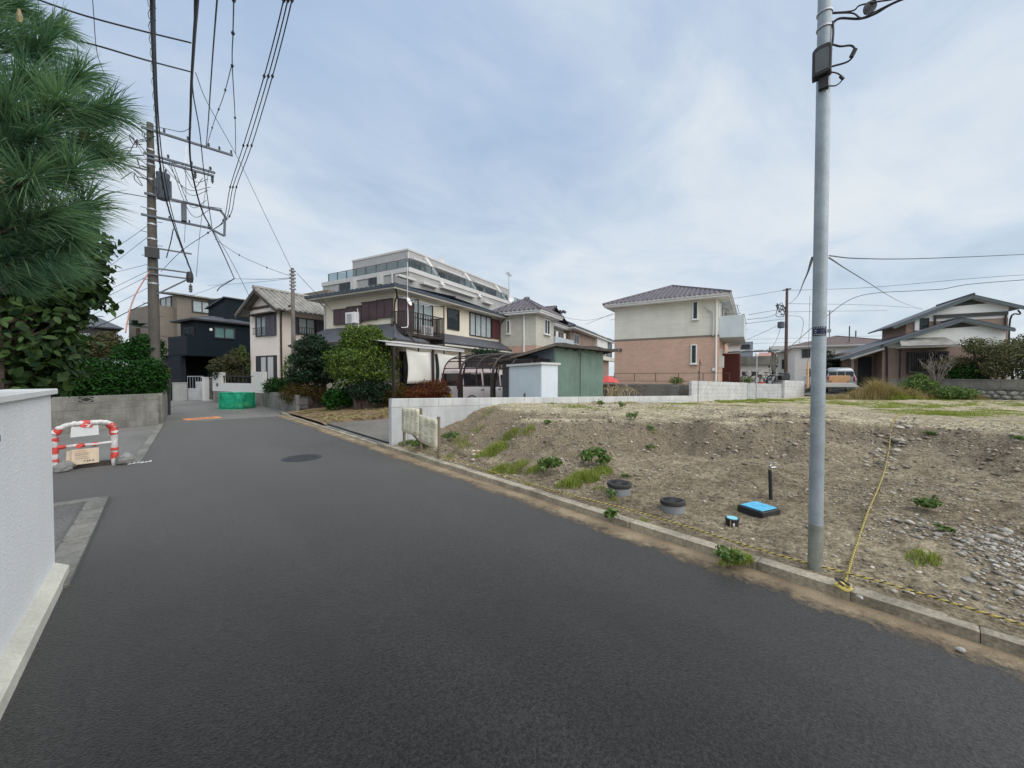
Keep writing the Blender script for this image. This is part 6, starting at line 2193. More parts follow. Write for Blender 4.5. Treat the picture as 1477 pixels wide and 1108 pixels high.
rock('rock', 'grey stone weighing down the right foot of the taped barrier', 'stone', (-.56, 10.12, .09), (.26, .2, .24), 'rock_mid', 3)
rock('rock', 'rounded pale stone at the left foot of the taped barrier', 'stone', (-1.34, 10.0, .06), (.24, .2, .14), 'rock_mid', 4)
rock('rock', 'flat stone behind the left foot of the taped barrier', 'stone', (-1.30, 10.12, .10), (.22, .2, .16), 'rock_mid', 5)
MB().box(-1.5, 10.2, 0, -.6, 10.32, .09).build('timber_beam', M['timber_dark']).__setitem__('label', 'dark timber lying on the ground behind the barrier')
bpy.data.objects['timber_beam']['category'] = 'timber'
cr = MB()
for k in range(6):
    x_, y_ = -.52 + k * .055, 10.0 + .02 * (k % 3)
    cr.slab([(x_, y_, .012), (x_ + .045, y_ - .02, .02), (x_ + .04, y_ + .03, .03 + .01 * (k % 2)), (x_ - .01, y_ + .025, .015)], .006)
tag(cr.build('crumpled_tape', M['ledge_pale']), 'crumpled pale tape on the ground right of the barrier', 'litter')

# ------------------------------------------------------------------ two wooden notice boards at the lot's corner
nb = thing('notice_board', 'weathered wooden notice board with two yellowed sheets at the lot corner', 'notice board', (3.92, 6.40, 0))


def board(y0, y1, z_, nm, rows, cols, warp=.05):
    n1, n2 = 7, 7
    gu, gv = np.meshgrid(np.linspace(0, 1, n1), np.linspace(0, 1, n2))
    (zb0, zb1, zt0_, zt1_) = z_

    def f(u, v):
        zz_ = (zb0 * (1 - u) + zb1 * u) * (1 - v) + (zt0_ * (1 - u) + zt1_ * u) * v
        x_ = -.05 - warp * (1 - v) ** 2 * math.sin(u * 3.1)
        return (x_, y0 + (y1 - y0) * u, zz_)
    vv = np.array([f(u, v) for u, v in zip(gu.ravel(), gv.ravel())])
    ii = np.arange(n1 * n2).reshape(n2, n1)
    o = np_mesh(nm, vv, np.stack([ii[:-1, :-1], ii[:-1, 1:], ii[1:, 1:], ii[1:, :-1]], -1).reshape(-1, 4), M['paper_old'], nb, None, True)
    sm_ = o.modifiers.new('ply', 'SOLIDIFY')
    sm_.thickness = .010
    sm_.offset = 0
    g = MB()

    def pl_(x, y):
        p = f(1 - x, y)
        return (p[0] - .010, p[1], p[2])
    w = 1.0 / cols
    for r_ in range(rows):
        v = .95 - r_ * .88 / rows
        for c_ in range(cols):
            if rs.random() < .12:
                continue
            x0 = .04 + c_ * w * .95
            ln = rs.uniform(.4, .9) * w * .9
            glyph_rows(g, [(x0, x0 + ln, v - .025, .036)], pl_, rs, (2, 3), .24)
    g.build('faded_lettering', M['ink'], o)
    return o


board(.72, 1.50, (.40, .43, .965, .955), 'notice_sheet', 13, 4, .04)
board(.02, .74, (.24, .31, .80, .86), 'notice_sheet', 14, 3, .02)
for (y_, h_, zb) in ((1.47, .9, -.1), (.72, .98, -.1), (.03, .86, -.1)):
    MB().box(-.035, y_ - .022, zb, .01, y_ + .022, h_).build('post', M['grey_wood'], nb)
MB().bar((.0, .03, .46), (.42, -.30, .08), .03, .04).build('brace', M['grey_wood'], nb)
MB().bar((.0, 1.15, .42), (.12, .72, .12), .03, .035).build('brace', M['grey_wood'], nb)
MB().box(-.04, .7, .9, -.03, 1.5, .93).build('batten', M['grey_wood'], nb)

# ------------------------------------------------------------------ pipes and lids on the lot


def pit(name, label, px, py, r, h, tilt):
    p = on_level(px, py, .06)
    z = lot_z(p.x, p.y)
    t = thing(name, label, 'drain pipe', (p.x, p.y, z - .04))
    t.rotation_euler = (R(tilt), R(-tilt * .5), 0)
    MB().lathe([(r * .93, -.1), (r * .93, h + .04)], 24).build('riser', M['pvc_grey'], t, True)
    l = MB().lathe([(r * .99, h + .012), (r, h + .016), (r, h + .052), (r * .97, h + .058), (r * .80, h + .058), (r * .79, h + .052), (0.01, h + .054)], 24)
    l.build('lid', M['lid_dark'], t, True)
    g = MB()
    for k in range(12):
        a = k * math.pi / 6
        g.bar((math.cos(a) * r * .3, math.sin(a) * r * .3, h + .056), (math.cos(a) * r * .72, math.sin(a) * r * .72, h + .056), .012, .008)
    g.build('lid_rib', M['plastic_black'], t)
    return t


pit('drain_riser', 'grey pipe end with a dark round lid, beside a weed, farther left of two', 893, 714, .158, .13, 1)
pit('drain_riser', 'grey pipe end with a dark lid, nearer the blue meter box', 971, 736, .142, .12, -3)
p = on_level(1094, 737, .08)
z = lot_z(p.x, p.y)
mbx = thing('meter_box', 'square black water meter box with a bright blue lid', 'meter box', (p.x, p.y, z), R(-18))
MB().box(-.16, -.15, -.06, .16, .15, .06).build('case', M['plastic_black'], mbx, bevel=.008)
ld_ = MB().box(-.138, -.128, .0605, .138, .128, .072).build('lid', M['blue_lid'], mbx, bevel=.006)
g = MB()
for (x_, y_, s_) in ((-.05, .05, .018), (.06, .03, .014), (.06, -.04, .014), (.09, .0, .012)):
    g.box(x_ * .75 - s_, y_ * .75 - s_, .0722, x_ * .75 + s_, y_ * .75 + s_, .0742)
g.build('lid_mark', M['blue_lid'], ld_)
q = on_level(1112, 720, .09)
tp = thing('standpipe', 'black standpipe with a small tap behind the blue meter box', 'standpipe', (q.x, q.y, lot_z(q.x, q.y) - .05))
MB().tube([(0, 0, 0), (-.02, 0.01, .42)], .021, 10).build('pipe', M['plastic_black'], tp, True)
MB().tube([(-.02, .01, .40), (-.02, .01, .47)], .016, 8).tube([(-.02, .01, .45), (.05, -.03, .45), (.06, -.036, .43)], .012, 8).tube([(-.02, .01, .47), (.0, 0.0, .50)], .008, 6).box(-.045, -.008, .495, .03, .012, .508).build('tap', M['chrome'], tp, True)
p = on_level(1056, 754, .07)
z = lot_z(p.x, p.y)
vb_ = thing('valve_box', 'small round black valve box with a pale cyan lid', 'valve box', (p.x, p.y, z - .02))
MB().lathe([(.062, -.05), (.062, .075), (.068, .076), (.068, .095), (.055, .096)], 20).build('case', M['plastic_black'], vb_, True)
MB().lathe([(.053, .0965), (.053, .103), (.03, .104)], 18).build('lid', M['cyan_lid'], vb_, True)
MB().slab([(-.066, -.03, .03), (-.058, -.046, .03), (-.058, -.046, .065), (-.066, -.03, .065)], .004, (-.8, -.6, 0)).build('sticker', M['paper'], vb_)
for s_ in (-1, 1):
    MB().tube([(s_ * .075, -.01, 0), (s_ * .077, -.01, .09)], .005, 5).build('marker_stick', M['straw'], vb_)


# ------------------------------------------------------------------ yellow and black ropes
def rope(name, label, pts, r, pitch):
    P_ = spline(pts, 14)
    # even steps along the rope
    L_, acc = [0.0], 0.0
    for a, b in zip(P_, P_[1:]):
        acc += (b - a).length
        L_.append(acc)
    n_ = int(acc / (pitch / 7))
    st = np.linspace(0, acc, n_)
    X = np.array([[p.x, p.y, p.z] for p in P_])
    Q = np.stack([np.interp(st, L_, X[:, k]) for k in range(3)], 1)
    T = np.gradient(Q, axis=0)
    T /= np.linalg.norm(T, axis=1)[:, None]
    S = np.cross(T, np.array([0, 0, 1.0]))
    S /= np.maximum(np.linalg.norm(S, axis=1)[:, None], 1e-6)
    U = np.cross(S, T)
    t = thing(name, label, 'rope')
    for k in range(3):
        ph = st / pitch * 2 * math.pi + k * 2 * math.pi / 3
        c = Q + (S * np.cos(ph)[:, None] + U * np.sin(ph)[:, None]) * r * .52
        mb = MB().tube([Vector(v_) for v_ in c], r * .56, 5, False)
        mb.build('strand', M['rope_black' if k == 1 else 'rope_yellow'], t)
    return t


ry = [7.6, 6.4, 5.2, 4.2, 3.3, 2.6, 2.1, 1.6, 1.1, .75, .45, .1, -.3, -.8, -1.4, -2.2, -3.2]
rp = []
for i, y_ in enumerate(ry):
    x_ = 3.90 + .03 * math.sin(i * 1.3) - (.035 if y_ > 3 else 0)
    rp.append((x_, y_, max(lot_z(x_, y_), .10) + .018))
rope('kerb_rope', 'yellow and black rope laid on the earth along the kerb', rp, .008, .055)
rp = []
for (px, py) in ((1216, 853), (1222, 833), (1230, 805), (1240, 775), (1252, 740), (1266, 708), (1276, 680), (1281, 655), (1283, 632), (1286, 612), (1293, 603), (1300, 598)):
    zz_ = .15
    for _ in range(25):
        q = on_level(px, py, zz_)
        zz_ += .5 * (lot_z(q.x, q.y) - zz_)
    rp.append((q.x, q.y, lot_z(q.x, q.y) + .022))
rope('bank_rope', 'yellow and black rope running up the bank from the kerb rope', rp, .009, .06)
kx, ky, kz = rp[0]
kn = thing('rope_knot', 'knot where the two yellow and black ropes meet by the kerb', 'knot', (kx, ky, kz))
MB().tube(spline([(.05 * math.cos(q) * (1 - .05 * q), .045 * math.sin(q), .012 + .006 * math.sin(3 * q)) for q in np.linspace(0, 11, 26)], 3), .010, 5).build('loop', M['rope_yellow'], kn)
MB().tube(spline([(.0, .0, .02), (.06, .05, .03), (.09, .02, .02), (.03, -.03, .025)], 6), .009, 5).build('loose_end', M['rope_black'], kn)

# ------------------------------------------------------------------ grey steel pole on the lot
p = on_level(1175.5, 822, .07)
PX, PY = p.x, p.y
PZ = lot_z(PX, PY) - .05
topp = at(1190, -12, p.x * FW[0] + p.y * FW[1] + .02)
gp = thing('steel_pole', 'slim galvanised steel pole standing in the vacant lot, leaning slightly', 'pole', (PX, PY, PZ))
ax = Vector((topp.x - PX, topp.y - PY, topp.z - PZ))
HP = ax.length
gp.rotation_euler = ax.to_track_quat('Z', 'Y').to_euler()
gp.rotation_euler = ax.normalized().to_track_quat('Z', 'Y').to_euler()


def pole_s(py):
    """height up the steel pole at which the photograph shows row py"""
    lo_, hi_ = 0.0, HP
    tgt = py
    base = Vector((PX, PY, PZ))
    for _ in range(40):
        m_ = (lo_ + hi_) / 2
        q = base + ax.normalized() * m_
        d_ = q.x * FW[0] + q.y * FW[1]
        u = (q.z - EYE) / d_
        c, s = math.cos(PITCH), math.sin(PITCH)
        row = CY - F_PX * ((-s + u * c) / (c + u * s))
        if row > tgt:
            lo_ = m_
        else:
            hi_ = m_
    return (lo_ + hi_) / 2


MB().lathe([(.049, .42), (.047, HP * .5), (.0455, HP)], 22).build('tube', M['galv'], gp, True)
MB().lathe([(.050, -.1), (.050, .18), (.0495, .42)], 22).build('foot', M['galv_dirty'], gp, True)
MB().lathe([(.047, HP), (.048, HP + .02), (.02, HP + .05)], 18).build('top_cap', M['galv'], gp, True)
tow = Vector((-PX, -PY, 0)).normalized()
# local direction facing the camera
inv = gp.rotation_euler.to_matrix().inverted()
fl = inv @ tow
fl.z = 0
fl.normalize()
sl = Vector((-fl.y, fl.x, 0))


def lp(a, b, z):
    """local point: a sideways (to the photo's right), b towards the camera"""
    return fl * b + sl * a + Vector((0, 0, z))


if (gp.rotation_euler.to_matrix() @ sl).dot(Vector((RT[0], RT[1], 0))) < 0:
    sl = -sl
for py_ in (20, 42, 75, 108):
    z_ = pole_s(py_)
    MB().lathe([(.051, z_ - .008), (.053, z_ - .006), (.053, z_ + .006), (.051, z_ + .008)], 20).build('clamp_band', M['steel'], gp)
zb0, zb1 = pole_s(119), pole_s(75)
hh = zb1 - zb0
prof2_ = [(-.062, 0), (.058, .06 * hh), (.060, hh * .9), (.045, hh), (.0, hh * 1.0), (-.04, hh * .97), (-.062, hh * .86)]
mb = MB()
mb.slab([lp(-.010 + a, .105, zb0 + b) for a, b in prof2_], .075, fl)
bx_ = mb.build('terminal_box', M['plastic_black'], gp, bevel=.008)
MB().slab([lp(-.010 + a * .7, .108, zb0 + hh * .12 + b * .72) for a, b in prof2_], .003, fl).build('cover', M['dark_steel'], bx_)
MB().box(-.03, -.03, 0, .03, .03, .09).build('bracket', M['plastic_black'], gp).location = lp(0, .045, zb0 - .085)
# cable from the overhead clamp down to the box
zc = pole_s(38)
pts = [lp(.05, .02, zb1 + .01), lp(.055, .015, (zb1 + zc) / 2), lp(.052, .015, zc)]
MB().tube(spline(pts, 6), .008, 6).build('drop_cable', M['cable'], gp)
zl = pole_s(84)
pts = [lp(.052, .03, pole_s(73)), lp(.10, .02, pole_s(79)), lp(.165, .0, pole_s(82)), lp(.185, .0, pole_s(92)), lp(.15, .0, pole_s(102)), lp(.05, .03, pole_s(104))]
MB().tube(spline(pts, 8), [.007] * len(spline(pts, 8)), 6).build('loop_cable', M['cable'], gp)
MB().tube([lp(.188, 0, pole_s(89)), lp(.165, 0, pole_s(98))], .016, 7).build('cable_joint', M['cable'], gp)
pts = [lp(.05, .04, pole_s(113)), lp(.09, .03, pole_s(118)), lp(.115, .02, pole_s(126)), lp(.08, .02, pole_s(132)), lp(.03, .04, pole_s(131))]
MB().tube(spline(pts, 8), .005, 6).build('loop_cable', M['cable'], gp)
MB().tube([lp(.10, .02, pole_s(121)), lp(.12, .02, pole_s(127))], .011, 6).build('cable_joint', M['cable'], gp)
# small dark number plate
zs0, zs1 = pole_s(485), pole_s(472)
pn = MB()
angs = np.linspace(R(-52), R(62), 12)
vs_ = []
for q in angs:
    d_ = fl * math.cos(q) + sl * math.sin(q)
    vs_ += [d_ * .0515 + Vector((0, 0, zs0)), d_ * .0515 + Vector((0, 0, zs1))]
pn.add(vs_, [(2 * i, 2 * i + 2, 2 * i + 3, 2 * i + 1) for i in range(11)])
pl_o = pn.build('number_plate', M['shutter_blue'], gp)
pl_o.data.materials[0] = plain('plate_navy', (0.012, 0.02, 0.05), 0.4, 0.1, 8)
g = MB()


def on_pole(x, y):
    q = R(-46) + x * R(100)
    d_ = fl * math.cos(q) + sl * math.sin(q)
    return d_ * .0523 + Vector((0, 0, zs0 + (zs1 - zs0) * y))


glyph_rows(g, [(.06, .95, .80, .17), (.06, .95, .06, .16), (.14, .36, .50, .2), (.14, .3, .28, .18)], on_pole, rs, (3, 4))
g.build('plate_lettering', M['paper'], pl_o)
MB().box(-.012, -.012, -.012, .012, .012, .012).build('plate_clip', M['steel'], pl_o).location = lp(.062, .02, (zs0 + zs1) / 2)

# ------------------------------------------------------------------ concrete street pole with its arms
D0 = 14.9
b0 = at(224, 560, D0)
UX, UY = b0.x, b0.y
up_ = thing('concrete_pole', 'tall concrete utility pole with cross arms and transformer at the hedge corner', 'utility pole', (UX, UY, 0))
HT = at(226, 178, D0).z
MB().lathe([(.185, -.2), (.165, HT * .4), (.10, HT)], 20).build('shaft', M['pole_concrete'], up_, True)
for k in range(10):
    z_ = HT * (.46 + .05 * k)
    r_ = .165 - (.06) * max(0, (z_ / HT - .4)) / .6 + .006
    MB().lathe([(r_, z_ - .03), (r_ + .008, z_ - .028), (r_ + .008, z_ + .028), (r_, z_ + .03)], 18).build('band', M['steel'], up_)
for k in range(14):
    z_ = 2.6 + k * .45
    s_ = 1 if k % 2 else -1
    MB().tube([(s_ * .12, -.1, z_), (s_ * .30, -.16, z_)], .012, 5).build('step_bolt', M['dark_steel'], up_)


def uz(py, px=226, d=D0):
    return at(px, py, d).z


def arm(z, x0, x1, y=0.12, w=.075, mat='transformer', nm='cross_arm'):
    return MB().box(x0, -y - w, z - w / 2, x1, -y, z + w / 2).build(nm, M[mat], up_)


def insul(x, y, z, parent, up=1, r=.045, h=.16):
    pr_ = [(r * .3, 0), (r * .5, h * .2), (r, h * .3), (r * .6, h * .45), (r, h * .6), (r * .6, h * .75), (r * .9, h * .9), (r * .3, h)]
    o = MB().lathe([(a, b * up) for a, b in pr_], 8).build('insulator', M['dark_steel'], parent)
    o.location = (x, y, z)
    return o


a1 = arm(uz(190), -.25, 2.55)
for x_ in (.4, 1.1, 1.75, 2.1, 2.5):
    insul(x_, -.16, .04 + uz(190), a1)
a2 = arm(uz(226), -.2, 1.95)
a2b = arm(uz(233), -.1, 1.9, .22)
for x_ in (.5, 1.2, 1.8):
    insul(x_, -.16, uz(226) + .04, a2)
insul(1.85, -.2, uz(233) - .3, a2, 1, .06, .28)
insul(1.3, -.2, uz(233) - .3, a2, 1, .06, .28)
a3 = arm(uz(283), -.2, 2.15)
a4 = arm(uz(314), -.3, 1.75)
MB().bar((2.1, -.16, uz(283)), (2.25, -.16, uz(290)), .07, .07).bar((2.25, -.16, uz(290)), (2.22, -.16, uz(322)), .08, .08).bar((2.22, -.16, uz(322)), (1.7, -.16, uz(314)), .07, .07).build('arm_bracket', M['transformer'], up_)
MB().bar((1.05, -.16, uz(198)), (1.0, -.16, uz(228)), .06, .06).build('arm_strut', M['steel'], up_)
MB().box(.85, -.3, uz(312), 1.02, -.14, uz(286)).build('fuse_box', M['transformer'], up_)
for x_ in (.5, 1.1, 1.7):
    insul(x_, -.16, uz(314) + .04, a4, 1, .035, .11)
tr_ = MB().lathe([(.16, uz(286)), (.20, uz(284)), (.20, uz(252)), (.21, uz(251)), (.21, uz(248)), (.05, uz(246))], 16, .34, -.12).build('transformer', M['transformer'], up_, True)
for k in range(8):
    q = k * math.pi / 4
    MB().box(-.03, -.008, uz(282), .03, .008, uz(256)).build('cooling_fin', M['transformer'], tr_).matrix_local = Matrix.Translation((.34 + .22 * math.cos(q), -.12 + .22 * math.sin(q), 0)) @ Matrix.Rotation(q, 4, 'Z')
for x_ in (.26, .42):
    insul(x_, -.12, uz(248), tr_, 1, .04, .2)
for py_, x1, sy in ((359, 1.15, 0), (388, 1.1, 0), (397, 1.1, .05)):
    arm(uz(py_), -.12, x1, .16, .05, 'dark_steel')
MB().bar((.1, -.2, uz(425)), (1.08, -.2, uz(396)), .05, .05).build('arm_strut', M['dark_steel'], up_)
insul(1.1, -.19, uz(404), up_, -1, .07, .35)
MB().lathe([(.10, uz(402)), (.12, uz(396)), (.1, uz(388)), (.05, uz(386))], 10, 1.08, -.18).build('cable_clamp', M['cable'], up_)
MB().box(-.22, -.30, uz(374), .2, -.19, uz(360)).build('junction_box', M['black'], up_)
for k in range(7):
    rr = random.Random(50 + k)
    z_ = uz(rr.choice((205, 215, 222, 248, 262)))
    pts = [(-.1 + rr.uniform(-.3, .1), -.2, z_)]
    for _ in range(5):
        pts.append((pts[0][0] + rr.uniform(-.45, .2), -.2 + rr.uniform(-.2, .2), z_ + rr.uniform(-.35, .35)))
    MB().tube(spline(pts, 6), .013, 5).build('jumper_wire', M['cable'], up_)
MB().bar((-.1, -.15, uz(249)), (-.75, -.2, uz(250)), .05, .05).build('cross_arm', M['dark_steel'], up_)
for k in range(6):
    rr = random.Random(70 + k)
    x0, x1 = rr.uniform(.3, 1.0), rr.uniform(1.3, 2.1)
    z0, z1 = uz(rr.uniform(228, 238)), uz(rr.uniform(233, 285))
    MB().tube(spline([(x0, -.2, z0), ((x0 + x1) / 2, -.25, min(z0, z1) - rr.uniform(.15, .5)), (x1, -.2, z1)], 7), .011, 5).build('jumper_wire', M['cable'], up_)
# thin concrete pole in the cream house's garden
g0 = at(424, 560, 17.3)
sp2 = thing('garden_pole', 'slim pale concrete pole beside the pink house', 'utility pole', (g0.x, g0.y, 0))
h2 = at(424, 387, 17.3).z
MB().lathe([(.11, -.1), (.07, h2)], 14).build('shaft', M['pole_pale'], sp2, True)
for k in range(6):
    z_ = h2 - .12 - k * .16
    MB().lathe([(.078, z_ - .025), (.088, z_ - .015), (.088, z_ + .015), (.078, z_ + .025)], 12).build('band', M['steel'], sp2)
    MB().box(-.13, -.02, z_ - .03, -.08, .02, z_ + .03).box(.08, -.02, z_ - .03, .13, .02, z_ + .03).build('hook', M['dark_steel'], sp2)
# wooden-brown pole far off by the lane, and farther ones
g0 = at(1133, 560, 38)
wp = thing('brown_pole', 'brown utility pole with a round transformer rising behind the parked scooter', 'utility pole', (g0.x, g0.y, .8))
h3 = at(1132, 416, 38).z - .8
MB().lathe([(.17, -.2), (.11, h3)], 12).build('shaft', M['wood_pole'], wp, True)
MB().bar((-.05, -.35, h3 - .1), (0.0, .35, h3 - .15), .09, .1).build('top_bracket', M['dark_steel'], wp)
zt_ = at(1128, 468, 38).z - .8
MB().lathe([(.2, zt_ - .35), (.3, zt_ - .3), (.3, zt_ + .25), (.1, zt_ + .3)], 12, -.15, .42).build('transformer', M['transformer'], wp, True)
for k in range(6):
    rr = random.Random(90 + k)
    zz_ = at(1128, 446, 38).z - .8
    pts = [(0, .1, zz_)] + [(rr.uniform(-.2, .2), .35 + rr.uniform(-.25, .6), zz_ + rr.uniform(-.7, .7)) for _ in range(4)]
    MB().tube(spline(pts, 6), .03, 5).build('jumper_wire', M['cable'], wp)
for (px_, py0, py1, d_, lab) in ((1234, 477, 500, 90, 'far thin dark pole standing beyond the brown roof'), (1196, 448, 495, 60, 'far slim pole with a short arm behind the grey steel pole'), (1073, 475, 495, 62, 'far thin antenna over the grey box building')):
    q0, q1 = at(px_, py1, d_), at(px_, py0, d_)
    o = thing('far_pole', lab, 'pole', (q0.x, q0.y, 0))
    MB().tube([(0, 0, 0), (0, 0, q1.z)], .13 if d_ == 90 else .06, 6).build('shaft', M['dark_steel'], o)
    if d_ < 90:
        MB().bar((-.5, .3, q1.z - .1), (.5, -.3, q1.z - .05), .06, .06).build('cross_arm', M['dark_steel'], o)

# ------------------------------------------------------------------ overhead wires


def wire(label, pts, r, mat='wire', group=None, clips=0, name='wire', coil=False):
    P_ = [at(*p) for p in pts]
    P_ = spline(P_, 12) if len(P_) > 2 else [P_[0].lerp(P_[1], k / 10) + Vector((0, 0, -.25 * (P_[1] - P_[0]).length * .03 * (1 - (2 * k / 10 - 1) ** 2) * 4)) for k in range(11)]
    o = MB().tube(P_, r, 5).build(name, M[mat])
    tag(o, label, 'wire', group)
    if clips:
        g_ = MB()
        n_ = len(P_)
        for k in range(clips):
            f = (k + 1) / (clips + 1) * (n_ - 1)
            i = int(f)
            q = P_[i].lerp(P_[min(i + 1, n_ - 1)], f - i)
            g_.tube([q + Vector((0, 0, r * 4.5)), q, q - Vector((0, 0, r * 4.5))], [r * .8, r * 3.2, r * .8], 6)
        g_.build('clip', M['cable'], o)
    if coil:
        g_ = MB()
        n_ = len(P_)
        pts_ = []
        for k in range(240):
            f = k / 239 * (n_ - 1)
            i = int(f)
            q = P_[i].lerp(P_[min(i + 1, n_ - 1)], f - i)
            pts_.append(q + Vector((RT[0], RT[1], 0)) * .05 * math.cos(k * .8) + Vector((0, 0, .05 * math.sin(k * .8))))
        g_.tube(pts_, r * .16, 4)
        g_.build('spiral_hanger', M['cable'], o)
    return o


hv = 'three supply lines running overhead towards the concrete pole'
for k, (xt, xb, yb) in enumerate(((409, 322, 318), (415, 326, 316), (421, 331, 312))):
    wire('%s of the three taut supply lines beside each other above the street' % ('leftmost', 'middle one', 'rightmost')[k], [(xt + 8, -60, 7.2), (xt, 0, 7.9), (xt - 28, 110, 10.4), (xt - 58, 210, 13.4), (xb + 10, 270, 15.2), (xb, yb, 16.4), (300, 336, 17.0), (262, 362, 19), (232, 392, 24)], .013, 'cable', hv, 7)
wire('thick black telephone bundle hanging left, in front of the pole', [(219, -60, 4.3), (219, 0, 4.6), (221, 80, 6.2), (225, 165, 9.0), (230, 230, 11.8), (239, 285, 13.9), (254, 335, 15.2), (276, 392, 15.9)], .024, 'cable', None, 0, 'cable_bundle', True)
wire('second strand of the telephone bundle lashed beside the first one', [(221, -60, 4.35), (222, 0, 4.7), (224, 80, 6.3), (228, 165, 9.05), (234, 230, 11.7), (243, 285, 13.8), (257, 338, 15.1), (277, 394, 15.85)], .014, 'cable', None, 0, 'cable')
wire('thick black cable sweeping down right of the telephone bundle', [(287, -60, 5.0), (284, 0, 5.5), (279, 70, 7.0), (275, 150, 9.4), (275, 235, 12.5), (290, 300, 15.5), (306, 332, 17.5), (324, 370, 22), (338, 402, 27)], .026, 'cable', None, 0, 'cable_bundle')
wire('thin black cable running close beside the thick right-hand cable', [(283, -60, 5.0), (281, 0, 5.5), (280, 70, 7.1), (278, 130, 9.4), (288, 190, 12.0), (295, 255, 14.3), (306, 330, 17.0)], .014, 'cable', None, 0, 'cable')
wire('single line coming down right of the two thick cables', [(318, -60, 6.0), (313, 0, 6.8), (306, 90, 9.0), (300, 180, 12.5), (297, 214, 15.8)], .015, 'wire', None, 0)
wire('line with black hangers ending on the tip of the top arm', [(337, -60, 6.0), (337, 0, 6.8), (336, 48, 8.0), (335, 95, 9.6), (339, 170, 13.0), (340, 222, 16.5)], .012, 'wire', None, 4)
wire('slanting branch line leaving the hanger line toward the arm', [(334, 95, 9.6), (322, 140, 11.5), (309, 175, 13.5), (298, 212, 15.8)], .010, 'wire', None, 3)
for k, (a, b, c, lab) in enumerate((((50, -2), (120, 22), (276, 62), 'upper of two black lines crossing from the pine to the cable'), ((62, 46), (140, 66), (276, 104), 'lower of two black lines crossing from the pine to the cable'))):
    wire(lab, [(a[0] - 60, a[1] - 20, 6.0), (a[0], a[1], 6.1), (b[0], b[1], 6.4), ((b[0] + c[0]) / 2, (b[1] + c[1]) / 2 + 1, 6.7), (c[0], c[1], 7.2 + k * .9)], .014, 'cable', None, 0, 'cable')
wire('faint vertical line high behind the pine', [(131, -40, 9), (135, 20, 9.5), (139, 70, 10), (146, 95, 11), (160, 128, 13), (196, 205, 15), (224, 250, 15.5)], .008, 'wire')
wire('line from the pole to the left behind the pine, upper', [(150, 165, 13), (200, 178, 14), (240, 186, 14.8), (262, 190, 15.2), (276, 184, 15.6)], .012, 'cable')
wire('line from the pole to the left behind the pine, middle', [(120, 215, 12), (200, 229, 14.0), (270, 238, 15.0)], .012, 'cable')
wire('line from the pole to the left behind the pine, lower', [(120, 270, 12), (180, 279, 13.4), (250, 291, 14.9), (320, 301, 16.5)], .014, 'cable')
wire('long diagonal line falling from the arm to the slim garden pole', [(282, 105, 10), (300, 150, 13), (343, 228, 16.4), (380, 305, 17), (422, 392, 17.2)], .010, 'wire')
wire('service line from the arm bracket to the slim garden pole', [(310, 345, 16.5), (345, 368, 17), (385, 386, 17.2), (421, 399, 17.3)], .010, 'wire', None, 2)
wire('level service line reaching the slim garden pole from the far cable end', [(338, 402, 27), (380, 403, 22), (421, 401, 17.4)], .012, 'wire')
wire('low line from the far cable end toward the garden pole', [(300, 412, 30), (360, 408, 24), (421, 402, 17.4)], .010, 'wire')
wire('hanging far cable dropping from the street toward the navy house', [(338, 402, 27), (328, 408, 28), (318, 414, 29), (313, 420, 29.5)], .035, 'cable')
wire('thin line running from the far cable end over the taupe house', [(338, 402, 27), (300, 418, 31), (260, 432, 34), (232, 446, 38)], .012, 'wire')
wire('wire falling from the slim garden pole to the cream house', [(428, 394, 17.2), (445, 412, 18), (470, 438, 20), (487, 458, 21)], .010, 'wire')
wire('line falling steeply to the ridge of the pink house', [(306, 330, 17), (330, 370, 20), (352, 412, 22), (376, 462, 24)], .012, 'wire')
for k, (a, b, lab) in enumerate((((224, 318), (60, 420), 'first'), ((222, 335), (70, 440), 'second'), ((220, 380), (60, 405), 'third'), ((220, 388), (60, 452), 'fourth'), ((220, 395), (50, 468), 'fifth'), ((220, 412), (60, 480), 'sixth'))):
    wire('thin service line fanning out left behind the trees, %s down the concrete pole' % lab, [(a[0], a[1], 14.9), ((a[0] + b[0]) / 2, (a[1] + b[1]) / 2 + 5, 17), (b[0], b[1], 20)], .008, 'wire', 'service lines fanning out left of the concrete pole')
wire('dark cable low over the hedge left of the pole', [(222, 432, 14.8), (180, 452, 15.5), (150, 467, 16.2), (90, 490, 18)], .016, 'cable')
wire('pinkish insulated guard tube slanting up to the pole', [(181, 480, 13.6), (186, 452, 13.9), (194, 428, 14.2), (207, 405, 14.5), (217, 390, 14.8)], .022, 'tin_red')
wire('loose cable hanging from the arm end down the front of the pole', [(250, 330, 15.0), (246, 350, 15.1), (240, 372, 15.0)], .018, 'cable')
wire('thin drop line under the arm bracket', [(302, 240, 15.5), (290, 320, 15.8), (283, 400, 16)], .008, 'wire')
wire('faint second drop line under the top arm', [(268, 238, 15.2), (268, 300, 15.4), (266, 350, 15.6)], .008, 'wire')
